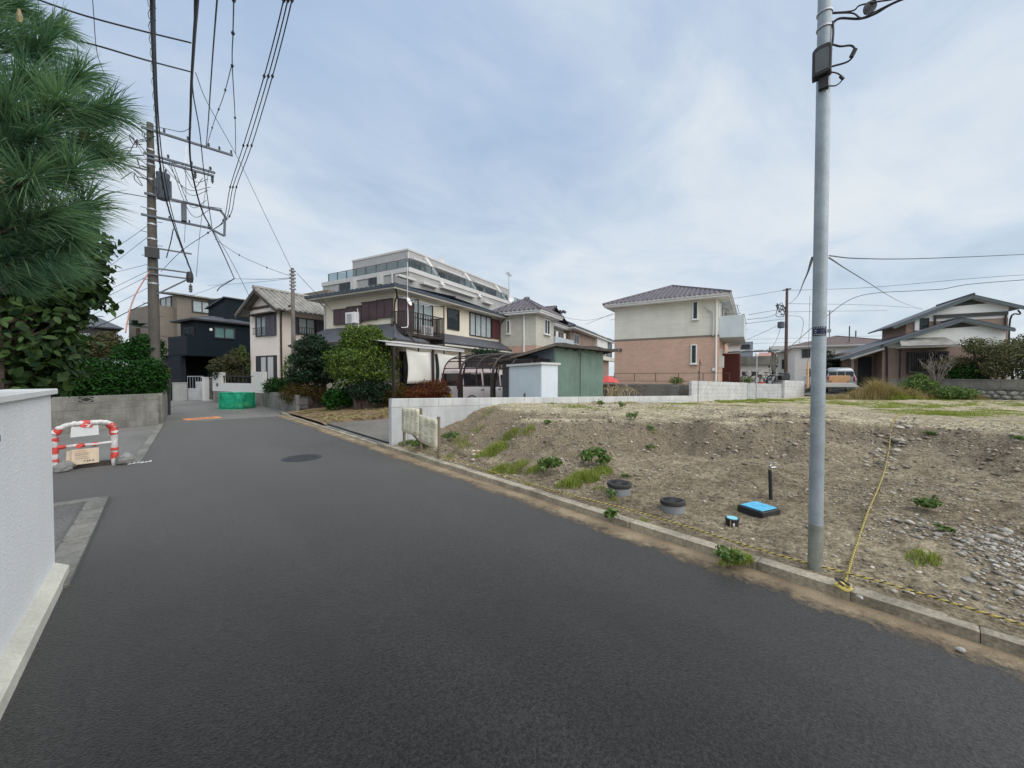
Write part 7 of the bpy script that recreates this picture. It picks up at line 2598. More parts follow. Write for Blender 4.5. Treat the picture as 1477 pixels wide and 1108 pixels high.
# steel pole service
wire('upper wire of the twisted drop from the steel pole toward the top right', [(1190, 19, 3.22), (1228, 16, 3.1), (1240, 8, 3.05), (1262, 3, 3.0), (1305, -5, 2.9), (1420, -40, 2.6)], .006, 'cable')
wire('lower wire of the twisted drop from the steel pole', [(1190, 20, 3.22), (1228, 19, 3.1), (1242, 26, 3.05), (1262, 17, 3.0), (1305, -2, 2.9), (1420, -36, 2.6)], .006, 'cable')
wire('service cable leaving the steel pole below the twisted drop', [(1197, 40, 3.2), (1210, 27, 3.15), (1240, 27, 3.1), (1262, 20, 3.05), (1302, -1, 2.9), (1420, -38, 2.6)], .009, 'cable')
cl = thing('cable_coil', 'dark coil of cable hanging on the wires beside the steel pole', 'coil')
for k in range(4):
    c0 = at(1249 + k * 2.5, 12 - k * 1.2, 3.02)
    MB().tube([c0 + Vector((RT[0], RT[1], 0)) * (.012 + .026 * math.cos(q)) + Vector((0, 0, .040 * math.sin(q) + .015 * math.cos(q))) for q in np.linspace(0, 2 * math.pi, 16)], .007, 5, False).build('turn', M['cable'], cl)
wire('single wire crossing the sky rightward from the steel pole', [(1196, 369, 3.15), (1240, 373, 3.6), (1330, 373, 4.5), (1477, 367, 6), (1600, 360, 7)], .005, 'cable')
wire('thin wire slanting down rightward from the steel pole to the gabled house', [(1196, 372, 3.15), (1240, 400, 6), (1300, 436, 14), (1332, 447, 24)], .006, 'wire')
wire('thin wire slanting from the steel pole toward the brown pole', [(1172, 372, 3.3), (1160, 405, 8), (1148, 430, 20), (1136, 440, 37)], .012, 'wire')
wire('sagging black cable rising rightward over the low brown roof', [(1140, 500, 46), (1190, 458, 44), (1240, 427, 42), (1330, 419, 40), (1360, 417, 39), (1400, 410, 38), (1500, 402, 36)], .03, 'cable')
for k, (pts, lab) in enumerate((([(880, 462, 45), (1000, 440, 42), (1100, 424, 40), (1130, 419, 38)], 'long line from the dark house to the top of the brown pole'),
                                ([(1134, 419, 38), (1250, 415, 36), (1400, 402, 34), (1500, 395, 33)], 'upper line going right from the top of the brown pole'),
                                ([(1134, 438, 38), (1250, 440, 44), (1330, 445, 50)], 'middle line going right from the brown pole'),
                                ([(1134, 450, 38), (1200, 449, 44), (1280, 448, 50)], 'lower line going right from the brown pole'),
                                ([(1131, 446, 38), (1110, 449, 33), (1080, 454, 26)], 'upper of the wires from the brown pole to the brick house'),
                                ([(1131, 447, 38), (1110, 457, 33), (1078, 461, 26)], 'second of the wires from the brown pole to the brick house'),
                                ([(1131, 460, 38), (1100, 464, 32), (1074, 467, 26)], 'third of the wires from the brown pole to the brick house'),
                                ([(1131, 465, 38), (1100, 480, 40), (1070, 493, 45)], 'slanting wire from the brown pole behind the brick house balcony'),
                                ([(1070, 490, 60), (1180, 487, 60), (1300, 484, 60), (1380, 484, 60)], 'far level line over the lane, upper'),
                                ([(1075, 496, 62), (1180, 493, 62), (1290, 491, 62)], 'far level line over the lane, lower'),
                                ([(1134, 455, 38), (1158, 461, 39), (1153, 495, 44)], 'bent service wire dropping to the low cream house'),
                                ([(1127, 470, 38), (1120, 490, 42), (1112, 505, 46)], 'short wire dropping from the transformer of the brown pole'),
                                ([(960, 440, 45), (900, 450, 48), (846, 462, 52), (800, 455, 55)], 'faint line between the brick house and the dark house'),
                                ([(885, 452, 40), (860, 462, 42), (845, 468, 44)], 'short wire slanting down to the dark house'))):
    wire(lab, pts, .018, 'wire')
bd = MB()
for k in range(5):
    q = at(806 + k * 2.2, 452.5 - (k % 2) * 1.2, 40)
    bd.tube([q, q + Vector((.12, .1, .18)), q + Vector((.2, .1, .1))], [.03, .16, .05], 6)
tag(bd.build('roof_vent', M['cable']), 'dark tangle of fittings above the eave of the beige house', 'fitting')

# ------------------------------------------------------------------ rubbish net by the garden wall
gn = thing('refuse_net_box', 'bright green folding refuse net box standing by the notched wall', 'refuse box', (2.72, 23.6, 0), R(52))
w_, d_, h_ = .58, .52, .80


def netface(a, b, c, d, nm):
    n1 = 6
    vs_ = []
    for i in range(n1):
        for j in range(n1):
            u, v = i / (n1 - 1), j / (n1 - 1)
            q = Vector(a).lerp(Vector(b), u).lerp(Vector(d).lerp(Vector(c), u), v)
            q = q + Vector((rnd.uniform(-.03, .03), rnd.uniform(-.03, .03), rnd.uniform(-.03, .02) if q.z > .1 else 0))
            vs_.append(q)
    fs_ = [(i * n1 + j, (i + 1) * n1 + j, (i + 1) * n1 + j + 1, i * n1 + j + 1) for i in range(n1 - 1) for j in range(n1 - 1)]
    o = MB().add(vs_, fs_).build(nm, M['net_green'], gn, True)
    o.modifiers.new('net', 'SOLIDIFY').thickness = .006


B8 = [(-w_, -d_, 0), (w_, -d_, 0), (w_, d_, 0), (-w_, d_, 0), (-w_ * .97, -d_, h_), (w_ * .96, -d_, h_ * .98), (w_ * .96, d_, h_), (-w_ * .97, d_, h_ * 1.02)]
netface(B8[0], B8[1], B8[5], B8[4], 'net_side')
netface(B8[1], B8[2], B8[6], B8[5], 'net_side')
netface(B8[2], B8[3], B8[7], B8[6], 'net_side')
netface(B8[3], B8[0], B8[4], B8[7], 'net_side')
netface(B8[4], B8[5], B8[6], B8[7], 'net_top')
g = MB()
for a, b in ((0, 1), (1, 2), (2, 3), (3, 0), (4, 5), (5, 6), (6, 7), (7, 4), (0, 4), (1, 5), (2, 6), (3, 7)):
    g.tube([B8[a], B8[b]], .014, 6)
g.build('frame', plain('frame_green', (0.03, 0.42, 0.24), 0.5, 0.1, 5), gn)
for k, (x_, y_, s_) in enumerate(((-.33, -.30, .24), (-.36, .12, .22), (.0, -.28, .20), (.32, -.26, .26), (.28, .2, .24), (-.05, .2, .22))):
    rock('yellow_bag', ('yellow refuse bag at the front corner of the green net box', '', 'small yellow refuse bag low in the right side of the green net box', 'large yellow refuse bag at the right end of the green net box', 'yellow refuse bag at the back right of the green net box', 'yellow refuse bag at the back of the green net box, in the middle')[k] or 'pale bluish refuse bag', 'bag', tuple(Vector((2.72, 23.6, s_ * .42)) + Matrix.Rotation(R(52), 3, 'Z') @ Vector((x_, y_, 0))), (s_ * 1.5, s_ * 1.3, s_ * 1.25), 'yellow_bag' if k != 1 else 'cyan_lid', 300 + k, None, 'refuse bags in the green net box')
bpy.data.objects['yellow_bag.001']["label"] = "pale bluish refuse bag among the yellow ones in the green net box"
# ------------------------------------------------------------------ plants
def leaf_cloud(name, mat, lobes, n, size, seed=1, shell=.55, aspect=.42, droop=.25, parent=None, up=.45, flat=.0, kind=None, vshift=0.0):
    """leaves spread through ellipsoid lobes: each a folded four-sided blade of its own"""
    g = np.random.RandomState(seed)
    L = np.array(lobes, float)
    vol = (L[:, 3] * L[:, 4] * L[:, 5]) ** (2 / 3)
    k = g.choice(len(L), n, p=vol / vol.sum())
    d = g.normal(size=(n, 3))
    d /= np.linalg.norm(d, axis=1)[:, None]
    r = 1 - np.abs(g.normal(0, shell * .5, n))
    r = np.clip(r, .05, 1.08)
    # ragged outline: the radius swells and dents with direction
    bump_ = 1 + .16 * np.sin(d[:, 0] * 5 + k * 1.7) * np.sin(d[:, 1] * 6 + k) + .10 * np.sin(d[:, 2] * 9 + k * 2.1) + .05 * g.normal(size=n)
    p = L[k, :3] + d * L[k, 3:6] * (r * bump_)[:, None]
    nrm = d * (1 - up) + np.array([0, 0, up]) + g.normal(0, .45, (n, 3))
    nrm /= np.linalg.norm(nrm, axis=1)[:, None]
    ax = np.cross(nrm, g.normal(size=(n, 3)))
    ax /= np.maximum(np.linalg.norm(ax, axis=1)[:, None], 1e-6)
    ax[:, 2] -= droop
    ax /= np.linalg.norm(ax, axis=1)[:, None]
    sd = np.cross(nrm, ax)
    sd /= np.maximum(np.linalg.norm(sd, axis=1)[:, None], 1e-6)
    s = size * g.uniform(.6, 1.3, n)
    S_, A_ = s[:, None], (s * aspect)[:, None]
    a, c = p - ax * S_ * .5, p + ax * S_ * .5 - nrm * S_ * .10
    l1, r1 = p - ax * S_ * .22 + sd * A_ * .46 + nrm * S_ * .07, p - ax * S_ * .22 - sd * A_ * .46 + nrm * S_ * .07
    l2, r2 = p + ax * S_ * .18 + sd * A_ * .44 + nrm * S_ * .04, p + ax * S_ * .18 - sd * A_ * .44 + nrm * S_ * .04
    v = np.stack([a, l1, l2, c, r2, r1], 1).reshape(-1, 3)
    b6 = np.arange(n)[:, None] * 6
    f = np.concatenate([b6 + np.array([[0, 3, 2, 1]]), b6 + np.array([[0, 5, 4, 3]])])
    var = np.repeat(np.clip(g.normal(.5 + vshift, .30, n), 0, 1), 6)
    o = np_mesh(name, v, f, M[mat], parent, var)
    if kind:
        o["kind"] = kind
    return o


def stems(name, mat, paths, parent=None, n=6):
    mb = MB()
    for pts, r in paths:
        P_ = spline(pts, 5)
        k = len(P_)
        mb.tube(P_, [r * (1 - .75 * i / (k - 1)) for i in range(k)], n)
    return mb.build(name, M[mat], parent, True)


def shrub(name, label, cat, loc, lobes, n, size, mat, seed, group=None, trunk=None, bark='bark', **kw):
    t = thing(name, label, cat, loc, 0, group)
    leaf_cloud('foliage', mat, lobes, n, size, seed, parent=t, **kw)
    g = random.Random(seed)
    paths = []
    for l in lobes:
        paths.append(([(l[0] * .25 + g.uniform(-.1, .1), l[1] * .25 + g.uniform(-.1, .1), -.1), (l[0] * .6, l[1] * .6, l[2] * .5), (l[0], l[1], l[2] + l[5] * .3)], (trunk or .05)))
    stems('trunk', bark, paths, t)
    return t


# pine beside the camera: long paired needles in tufts on rising shoots
pn_t = thing('pine_tree', 'black pine with long soft needles reaching over the white wall, nearest tree', 'tree', (-1.75, 3.9, 0))
base = Vector((-1.75, 3.9, 0))
g = np.random.RandomState(5)
gr = random.Random(5)
tufts = []
for (px, py, d, s) in ((150, 160, 1.75, 1.0), (110, 110, 1.9, 1.0), (85, 150, 1.65, 1.1), (60, 70, 1.95, 1.0), (40, 120, 1.7, 1.15), (20, 60, 1.9, 1.0), (10, 160, 1.6, 1.2), (50, 200, 1.6, 1.2),
                      (115, 205, 1.8, 1.0), (150, 225, 1.9, .9), (100, 250, 1.65, 1.1), (40, 260, 1.55, 1.2), (5, 230, 1.6, 1.2), (120, 300, 1.75, 1.05), (70, 310, 1.6, 1.15), (20, 320, 1.6, 1.2), (100, 345, 1.7, 1.0),
                      (55, 365, 1.65, 1.1), (0, 380, 1.65, 1.1), (-20, 100, 1.8, 1.1), (-25, 280, 1.7, 1.2), (-20, 20, 2.0, 1.1), (20, 10, 2.1, 1.0), (80, 40, 2.2, .9), (85, 385, 1.9, .9), (30, 405, 1.8, .9), (-40, 190, 1.9, 1.2), (-40, 350, 1.8, 1.2),
                      (65, 120, 2.1, 1.0), (130, 175, 2.15, .95), (30, 180, 2.0, 1.1), (70, 230, 2.0, 1.0), (110, 320, 2.1, .9), (20, 280, 2.0, 1.0), (45, 340, 2.0, 1.0), (-10, -30, 2.2, 1.0)):
    q = at(px, py, d)
    tufts.append((q - base, s))
# unseen extra crown tufts beside the viewpoint, added to shade the near road
for k in range(120):
    q = Vector((gr.uniform(-3.0, -.55), gr.uniform(-2.6, 2.1), gr.uniform(2.5, 5.4)))
    tufts.append((q - base, gr.uniform(1.3, 1.8)))
V, Fq, VAR = [], [], []
off = 0
for ti, (c, s) in enumerate(tufts):
    # shoot direction: outward from the trunk and up
    out = Vector((c.x + .2, c.y - .0, 0))
    out = out.normalized() if out.length > .01 else Vector((1, 0, 0))
    sd_ = (out * 1.0 + Vector((gr.uniform(-.4, .4), gr.uniform(-.4, .4), gr.uniform(.1, .7)))).normalized()
    nn = 360 if ti < 36 else 220
    tt = g.uniform(-.13, .03, nn) * s
    roots = np.array(c)[None] + np.array(sd_)[None] * tt[:, None]
    rd_ = g.normal(size=(nn, 3))
    rd_ -= (rd_ @ np.array(sd_))[:, None] * np.array(sd_)[None]
    rd_ /= np.linalg.norm(rd_, axis=1)[:, None]
    dirn = rd_ * g.uniform(.25, 1.0, nn)[:, None] + np.array(sd_)[None] * g.uniform(.45, 1.15, nn)[:, None]
    dirn /= np.linalg.norm(dirn, axis=1)[:, None]
    ln = g.uniform(.12, .20, nn) * s
    w = g.uniform(.0013, .0022, nn)
    side = np.cross(dirn, g.normal(size=(nn, 3)))
    side /= np.linalg.norm(side, axis=1)[:, None]
    mid = roots + dirn * (ln * .55)[:, None] + np.array([0, 0, .004])
    tip = roots + dirn * ln[:, None] - np.array([0, 0, 1.0])[None] * (ln * .10)[:, None]
    vv = np.stack([roots - side * w[:, None] * .6, roots + side * w[:, None] * .6, mid + side * w[:, None], mid - side * w[:, None], tip], 1).reshape(-1, 3)
    V.append(vv)
    b_ = off + np.arange(nn)[:, None] * 5
    Fq.append(np.concatenate([b_ + np.array([[0, 1, 2]]), b_ + np.array([[0, 2, 3]]), b_ + np.array([[3, 2, 4]])]))
    VAR.append(np.repeat(np.clip(g.normal(.5, .22, nn) + gr.uniform(-.15, .15), 0, 1), 5))
    off += nn * 5
np_mesh('needles', np.concatenate(V), np.concatenate(Fq), M['needle'], pn_t, np.concatenate(VAR))["kind"] = "stuff"
paths = [([(0, 0, -.1), (.05, -.1, 1.2), (.1, -.25, 2.4), (.05, -.4, 3.6), (.0, -.5, 4.6)], .11)]
for i, (c, s) in enumerate(tufts):
    zb = max(1.2, c.z - gr.uniform(.25, .6))
    trunk_p = Vector((.08, -.25 * zb / 2.4, zb))
    paths.append(([tuple(trunk_p), tuple(trunk_p.lerp(c, .55) + Vector((0, 0, -.08))), tuple(c)], .022))
stems('trunk', 'bark', paths, pn_t)
for (px, py, d) in ((119, 200, 1.78), (6, 262, 1.58), (28, 30, 1.9)):
    q = at(px, py, d) - base
    MB().lathe([(.008, -.01), (.012, .02), (.004, .055)], 7).build('bud', M['straw'], pn_t).location = q

# broad-leaved evergreen under the pine
bl = thing('evergreen_tree', 'dark broad-leaved evergreen under the pine, behind the white wall', 'tree', (-1.25, 6.1, 0))
b0 = Vector((-1.25, 6.1, 0))
lob = []
for (px, py, d, r) in ((60, 380, 4.4, .50), (105, 390, 4.6, .34), (20, 350, 4.3, .5), (30, 430, 4.2, .55), (85, 430, 4.4, .40), (120, 345, 4.8, .32), (40, 500, 4.1, .48), (-20, 450, 4.2, .6), (88, 495, 4.3, .22), (10, 530, 4.0, .45), (50, 540, 4.1, .32), (-40, 380, 4.4, .6), (125, 420, 4.6, .25), (130, 380, 4.7, .22)):
    q = at(px, py, d) - b0
    lob.append((q.x, q.y, q.z, r, r, r * .85))
leaf_cloud('foliage', 'broadleaf', lob, 9500, .105, 11, .9, .55, .35, bl, .35)
stems('trunk', 'bark', [([(0, 0, -.1), (.0, .05, .9), (.05, .1, 1.8), (0, .1, 2.8)], .07)] + [([(0, .05, .8 + .1 * i), (l[0] * .5, l[1] * .5, l[2] * .8), (l[0], l[1], l[2])], .025) for i, l in enumerate(lob)], bl)

# clipped hedge above the block wall, and what grows behind it
hg = thing('hedge', 'dense dark green hedge on top of the old block wall', 'hedge', (-3.1, 16.3, 1.0))
lobes = []
for k in range(13):
    u = k / 12
    lobes.append((-3.2 + 5.85 * u, -1.75 + 3.35 * u + .55, .55 + .03 * math.sin(k * 2.1), .62, .58, .70))
for k in range(5):
    lobes.append((2.72, 1.9 + k * .62, .55, .45, .42, .68))
leaf_cloud('foliage', 'hedge', lobes, 34000, .11, 12, .55, .40, .0, hg, .5)
stems('trunk', 'bark', [([(l[0], l[1], -.9), (l[0] + .05, l[1], -.2), (l[0], l[1], l[2] + .3)], .04) for l in lobes[::2]], hg)
q = at(152, 492, 15)
shrub('olive_shrub', 'brownish olive shrub rising behind the hedge, left of the palm', 'shrub', (q.x, q.y, 0), [(0, 0, 2.75, .62, .62, .50), (.45, .2, 2.65, .5, .5, .42), (-.55, -.1, 2.6, .5, .5, .4), (.1, .2, 3.1, .4, .4, .3)], 4200, .10, 'shrub_tan', 13)
q = at(206, 494, 14.8)
shrub('conifer_shrub', 'dark green conifer bush behind the hedge next to the concrete pole', 'shrub', (q.x, q.y, 0), [(-.1, 0, 2.6, .55, .5, .45), (.3, .1, 2.7, .4, .4, .4), (-.5, 0, 2.5, .4, .4, .4), (.05, 0, 3.0, .35, .35, .25)], 4200, .10, 'hedge', 14)
q = at(199, 470, 16.5)
pm = thing('palm', 'small palm with a spiky head above the hedge', 'palm', (q.x, q.y, 0))
g2 = np.random.RandomState(3)
MB().tube([(0, 0, 0), (.03, 0, 1.8), (0, .02, q.z - .1)], [.09, .08, .07], 8).build('trunk', M['bark'], pm)
for k in range(14):
    a_ = k * 2.4
    el = .15 + .9 * ((k * 7) % 10) / 10
    mb = MB()
    for j in range(9):
        bb = a_ + (j - 4) * .12
        d_ = Vector((math.cos(bb) * math.cos(el), math.sin(bb) * math.cos(el), math.sin(el)))
        o_ = Vector((0, 0, q.z - .08))
        t_ = o_ + d_ * .48 + Vector((0, 0, -.08))
        s_ = Vector((-math.sin(bb), math.cos(bb), 0)) * .018
        mb.add([o_ + d_ * .1, o_ + d_ * .3 + s_, t_, o_ + d_ * .3 - s_], [(0, 1, 2, 3)])
    mb.build('frond', M['conifer'], pm)
q = at(236, 512, 15.0)
shrub('wall_fern', 'small tuft of leaves at the foot of the concrete pole', 'shrub', (q.x, q.y, 1.3), [(0, 0, .55, .22, .2, .2)], 260, .10, 'shrub_tan', 15)

# garden trees of the pink and cream houses
q = at(342, 520, 23.6)
shrub('garden_tree', 'loose garden tree with rusty leaves above the notched wall', 'tree', (q.x, q.y, 0), [(0, 0, 2.6, .95, .95, .45), (-.75, .2, 2.2, .7, .7, .5), (.7, 0, 2.5, .55, .5, .4), (.1, 0, 3.0, .5, .5, .35), (-.2, .3, 1.7, .9, .9, .45)], 3600, .13, 'shrub_tan', 16, trunk=.07)
q = at(320, 525, 23.5)
shrub('dark_shrub', 'dark leafy shrub left of the rusty garden tree', 'shrub', (q.x, q.y, 0), [(0, 0, 2.0, .7, .7, .7), (.5, 0, 1.7, .6, .6, .6)], 2200, .14, 'bush_dark', 17)
q = at(352, 500, 23.5)
shrub('upright_shrub', 'bright upright leafy shoots poking above the rusty garden tree', 'shrub', (q.x, q.y, 0), [(-.1, 0, 2.9, .28, .28, .6), (.75, 0, 3.0, .35, .3, .5), (.5, 0, 2.2, .5, .4, .5)], 1100, .13, 'weed', 18)
q = at(402, 548, 19.5)
shrub('low_hedge', 'low leafy hedge on the stained garden wall', 'hedge', (q.x, q.y, .6), [(-.1, .7, .5, .5, .7, .42), (.2, -.2, .55, .5, .7, .45), (.45, -.9, .55, .5, .6, .45)], 4600, .10, 'hedge', 19)
q = at(418, 532, 19.2)
shrub('sapling', 'young yellow-green sapling beside the slim garden pole', 'shrub', (q.x, q.y, .5), [(0, 0, 1.3, .35, .35, .8), (.2, .1, 1.9, .25, .25, .4)], 1100, .12, 'weed', 20)
q = at(458, 515, 17.5)
shrub('dark_evergreen', 'dark layered evergreen left of the big yellow-green bush', 'tree', (q.x, q.y, .2), [(0, 0, 2.1, .95, .9, .42), (-.25, 0, 2.75, .75, .7, .36), (.3, 0, 1.5, .8, .8, .42), (-.6, .1, 1.5, .7, .7, .42), (.6, .1, 2.5, .6, .6, .42), (-.1, .1, 3.1, .5, .5, .25), (-.75, 0, 2.2, .4, .4, .3)], 9500, .12, 'bush_dark', 21, trunk=.08)
q = at(521, 520, 16.2)
shrub('round_bush', 'large round bush with yellow-green tips before the cream house', 'bush', (q.x, q.y, .2), [(0, 0, 2.1, 1.25, 1.15, 1.05), (.1, 0, 2.9, .85, .8, .68), (-.65, 0, 1.9, .75, .75, .8), (.95, 0, 1.9, .78, .7, .85), (.75, -.1, 2.7, .6, .6, .5), (.35, -.2, 3.2, .5, .5, .42), (-.35, 0, 3.1, .5, .5, .42)], 15000, .105, 'bush_lime', 22, trunk=.09, shell=.4)
q = at(436, 562, 17.3)
shrub('brown_azalea', 'clipped azalea turning rusty brown below the dark evergreen', 'shrub', (q.x, q.y, .1), [(0, 0, .95, .75, .7, .42), (.55, -.1, .75, .6, .6, .42), (-.4, .2, .7, .5, .6, .4)], 5200, .075, 'azalea_brown', 23)
q = at(490, 572, 16.2)
shrub('bright_hydrangea', 'bright green large-leaved shrub at the foot of the round bush', 'shrub', (q.x, q.y, .1), [(0, 0, .75, .5, .5, .5), (.4, 0, .6, .4, .4, .4), (-.3, .1, .5, .4, .4, .35)], 1500, .15, 'hedge', 24, vshift=.15)
q = at(545, 572, 16.5)
shrub('shade_shrub', 'dark green shrub under the right side of the round bush', 'shrub', (q.x, q.y, .1), [(0, 0, .9, .62, .6, .62), (-.75, .1, .95, .6, .6, .4), (.45, 0, .7, .4, .4, .5)], 4600, .10, 'bush_dark', 25)
q = at(575, 560, 16.6)
shrub('olive_azalea', 'olive and rust azalea between the dark shrub and the red one', 'shrub', (q.x, q.y, .1), [(0, 0, .85, .52, .5, .42), (-.2, .1, .6, .5, .5, .4), (.35, 0, .6, .4, .4, .35)], 4200, .07, 'azalea_brown', 26, vshift=.05)
q = at(614, 560, 16.2)
shrub('red_azalea', 'clipped azalea with dull red autumn leaves beside the carport', 'shrub', (q.x, q.y, .1), [(0, 0, .85, .62, .6, .5), (.55, .0, .95, .5, .5, .48), (-.5, .05, .7, .5, .5, .45), (.85, .05, .8, .4, .4, .5)], 7500, .07, 'azalea_red', 27)
q = at(700, 508, 18.5)
shrub('carport_vine', 'dark creeper sprawling over the far edge of the carport', 'creeper', (q.x, q.y, 0), [(-.2, 0, 2.75, .55, .4, .22), (.5, .1, 2.75, .5, .4, .2), (1.1, 0, 2.65, .4, .4, .16)], 1300, .11, 'bush_dark', 28)
rk = [((440, 588), (.95, .7, .75)), ((462, 584), (1.1, .8, 1.05)), ((482, 584), (.75, .7, .8)), ((497, 588), (.6, .5, .55)), ((523, 582), (1.1, .8, .85)), ((545, 581), (1.25, .8, .95))]
for k, ((px, py), s_) in enumerate(rk):
    q = on_level(px, py, .22)
    rock('garden_rock', ('squat dark rock nearest the stained block wall', 'tall pointed garden rock below the brown azalea', 'narrow upright rock right of the pointed one', 'small low rock under the bright hydrangea', 'broad dark rock under the round bush', 'largest dark rock beside the retaining wall end')[k], 'rock', (q.x, q.y, .30 + .1 * s_[2]), s_, 'rock_dark', 60 + k, None, 'rocks edging the garden', rnd.uniform(0, 3))

# dry leaves and straw over the mulch
g = np.random.RandomState(31)
n = 5200
x_, y_ = g.uniform(3.95, 8.0, n), g.uniform(13.2, 17.9, n)
keep = g.uniform(size=n) < np.clip(.35 + .9 * fbm(x_, y_, .9, 3, 9), .05, 1)
x_, y_ = x_[keep], y_[keep]
n = len(x_)
z_ = .13 + .055 * (x_ - 3.86) + .10 * fbm(x_, y_, 1.5, 4, 8) * np.clip(x_ - 3.9, 0, 1)
a_ = g.uniform(0, 6.28, n)
s_ = g.uniform(.04, .16, n)
dx, dy = np.cos(a_) * s_, np.sin(a_) * s_
tl = g.uniform(-.03, .07, n)
v = np.stack([np.stack([x_ - dx, y_ - dy, z_], 1), np.stack([x_ - dy * .22, y_ + dx * .22, z_ + .015], 1), np.stack([x_ + dx, y_ + dy, z_ + tl], 1), np.stack([x_ + dy * .22, y_ - dx * .22, z_ + .01], 1)], 1).reshape(-1, 3)
stuff(np_mesh('dry_leaves', v, np.arange(4 * n).reshape(n, 4), M['grass_dry'], None, np.repeat(g.uniform(0, 1, n), 4)), 'dry straw and fallen leaves over the mulch by the drive', 'leaves')

# ------------------------------------------------------------------ grass, weeds and stones on the lot


def lot_pt(px, py, z0=.3):
    z = z0
    for _ in range(25):
        q = on_level(px, py, z)
        z += .5 * (lot_z(q.x, q.y) - z)
    return q.x, q.y, lot_z(q.x, q.y)


def grass(name, label, spots, seed, mat='grass', hscale=1.0, wmul=1.0):
    g = np.random.RandomState(seed)
    X, Y, Hh = [], [], []
    for (x, y, rx, ry, n, h) in spots:
        a, r = g.uniform(0, 2 * math.pi, n), np.sqrt(g.uniform(0, 1, n))
        X.append(x + np.cos(a) * r * rx * (1 + .25 * np.sin(a * 3)))
        Y.append(y + np.sin(a) * r * ry)
        Hh.append(g.uniform(.4, 1.15, n) * h * hscale * (1.1 - .6 * r))
    X, Y, Hh = np.concatenate(X), np.concatenate(Y), np.concatenate(Hh)
    Z = lot_h(X, Y)[0] - .01
    n = len(X)
    a = g.uniform(0, 2 * math.pi, n)
    lean_ = g.uniform(.1, .85, n) * Hh
    w = g.uniform(.0022, .0055, n) * wmul
    dx, dy = np.cos(a), np.sin(a)
    root1 = np.stack([X - dy * w, Y + dx * w, Z], 1)
    root2 = np.stack([X + dy * w, Y - dx * w, Z], 1)
    m1 = np.stack([X + dx * lean_ * .35 - dy * w * .8, Y + dy * lean_ * .35 + dx * w * .8, Z + Hh * .65], 1)
    m2 = np.stack([X + dx * lean_ * .35 + dy * w * .8, Y + dy * lean_ * .35 - dx * w * .8, Z + Hh * .65], 1)
    tip = np.stack([X + dx * lean_, Y + dy * lean_, Z + Hh * .92], 1)
    v = np.stack([root1, root2, m2, m1, tip], 1).reshape(-1, 3)
    b = np.arange(n)[:, None] * 5
    f = np.concatenate([b + np.array([[0, 1, 2]]), b + np.array([[0, 2, 3]]), b + np.array([[3, 2, 4]])])
    return stuff(np_mesh(name, v, f, M[mat], None, np.repeat(np.clip(g.normal(.55, .22, n), 0, 1), 5)), label, 'grass')


sp_ = []
for (px, py, rx, ry, n, h) in ((712, 650, .32, .22, 520, .13), (735, 632, .22, .16, 320, .10), (760, 640, .18, .14, 200, .09), (845, 690, .26, .16, 560, .12), (822, 700, .20, .14, 340, .11), (870, 682, .18, .12, 260, .10), (745, 678, .28, .12, 300, .09), (720, 680, .18, .10, 180, .10),
                               (770, 680, .16, .10, 180, .09), (665, 640, .2, .2, 160, .1), (690, 612, .14, .12, 90, .07), (700, 603, .2, .15, 120, .06), (1057, 806, .16, .07, 230, .07), (1075, 808, .10, .05, 110, .06), (648, 660, .14, .08, 90, .06), (885, 722, .05, .05, 40, .05),
                               (930, 752, .05, .04, 30, .04), (980, 742, .05, .04, 40, .04), (1070, 735, .08, .06, 40, .06), (1332, 808, .14, .10, 140, .07), (760, 700, .12, .06, 60, .04), (865, 705, .12, .06, 90, .04), (1300, 600, .3, .3, 60, .05), (940, 622, .1, .1, 60, .06)):
    x, y, z = lot_pt(px, py)
    sp_.append((x, y, rx * 1.15, ry * 1.15, int(n * 1.7), h * 1.45))
grass('grass_tufts', 'bright fresh grass tufts scattered over the bank foot', sp_, 41)
g = np.random.RandomState(42)
sp_ = []
for k in range(620):
    u = g.uniform()
    x, y = g.uniform(8, 36), g.uniform(-8, 7.4)
    den = float(fbm(np.array([x]), np.array([y]), .35, 4, 77)[0])
    zc = lot_base(x, y)[0]
    if zc < .2 or den < -.02 or (x < 11.5 and y < 3.0):
        continue
    sp_.append((x, y, g.uniform(.2, .8), g.uniform(.2, .7), int(200 + 700 * max(0, den)), g.uniform(.035, .09)))
grass('thin_grass', 'thin short grass over the plateau of the lot', sp_, 43, wmul=1.6)
sp_ = []
for k in range(60):
    x = g.uniform(18.3, 25.5)
    sp_.append((x, 7.35 - (x - 18.3) * .09 - g.uniform(.0, 1.6) , g.uniform(.2, .6), g.uniform(.1, .3), 190, g.uniform(.05, .14)))
for k in range(26):
    x = g.uniform(6.2, 16)
    sp_.append((x, 8.05 - g.uniform(0, .5), g.uniform(.1, .3), g.uniform(.05, .15), 60, g.uniform(.03, .08)))
grass('verge_grass', 'brighter grass strip along the foot of the white block wall', sp_, 44, wmul=1.8)
sp_ = []
for (px, n, h, rr_) in ((1190, 500, .28, .8), (1215, 500, .32, .9), (1245, 1500, .62, .9), (1265, 2200, 1.0, .8), (1285, 1500, .75, .8), (1310, 1100, .6, .9), (1340, 800, .5, 1.0), (1370, 700, .45, 1.0), (1400, 700, .42, 1.0), (1440, 400, .3, 1.0), (1470, 400, .3, 1.0)):
    q = at(px, 572, 23.2)
    sp_.append((q.x, q.y, rr_, rr_ * .7, n, h))
grass('dry_grass', 'tall straw-coloured grass before the stone terrace wall', sp_, 45, 'grass_dry', 1.5, 2.8)
sp2 = []
for (x, y, a, b, n, h) in sp_[4:]:
    sp2.append((x + g.uniform(-.6, .6), y + g.uniform(-.6, .6), a, b, int(n * .7), h * .8))
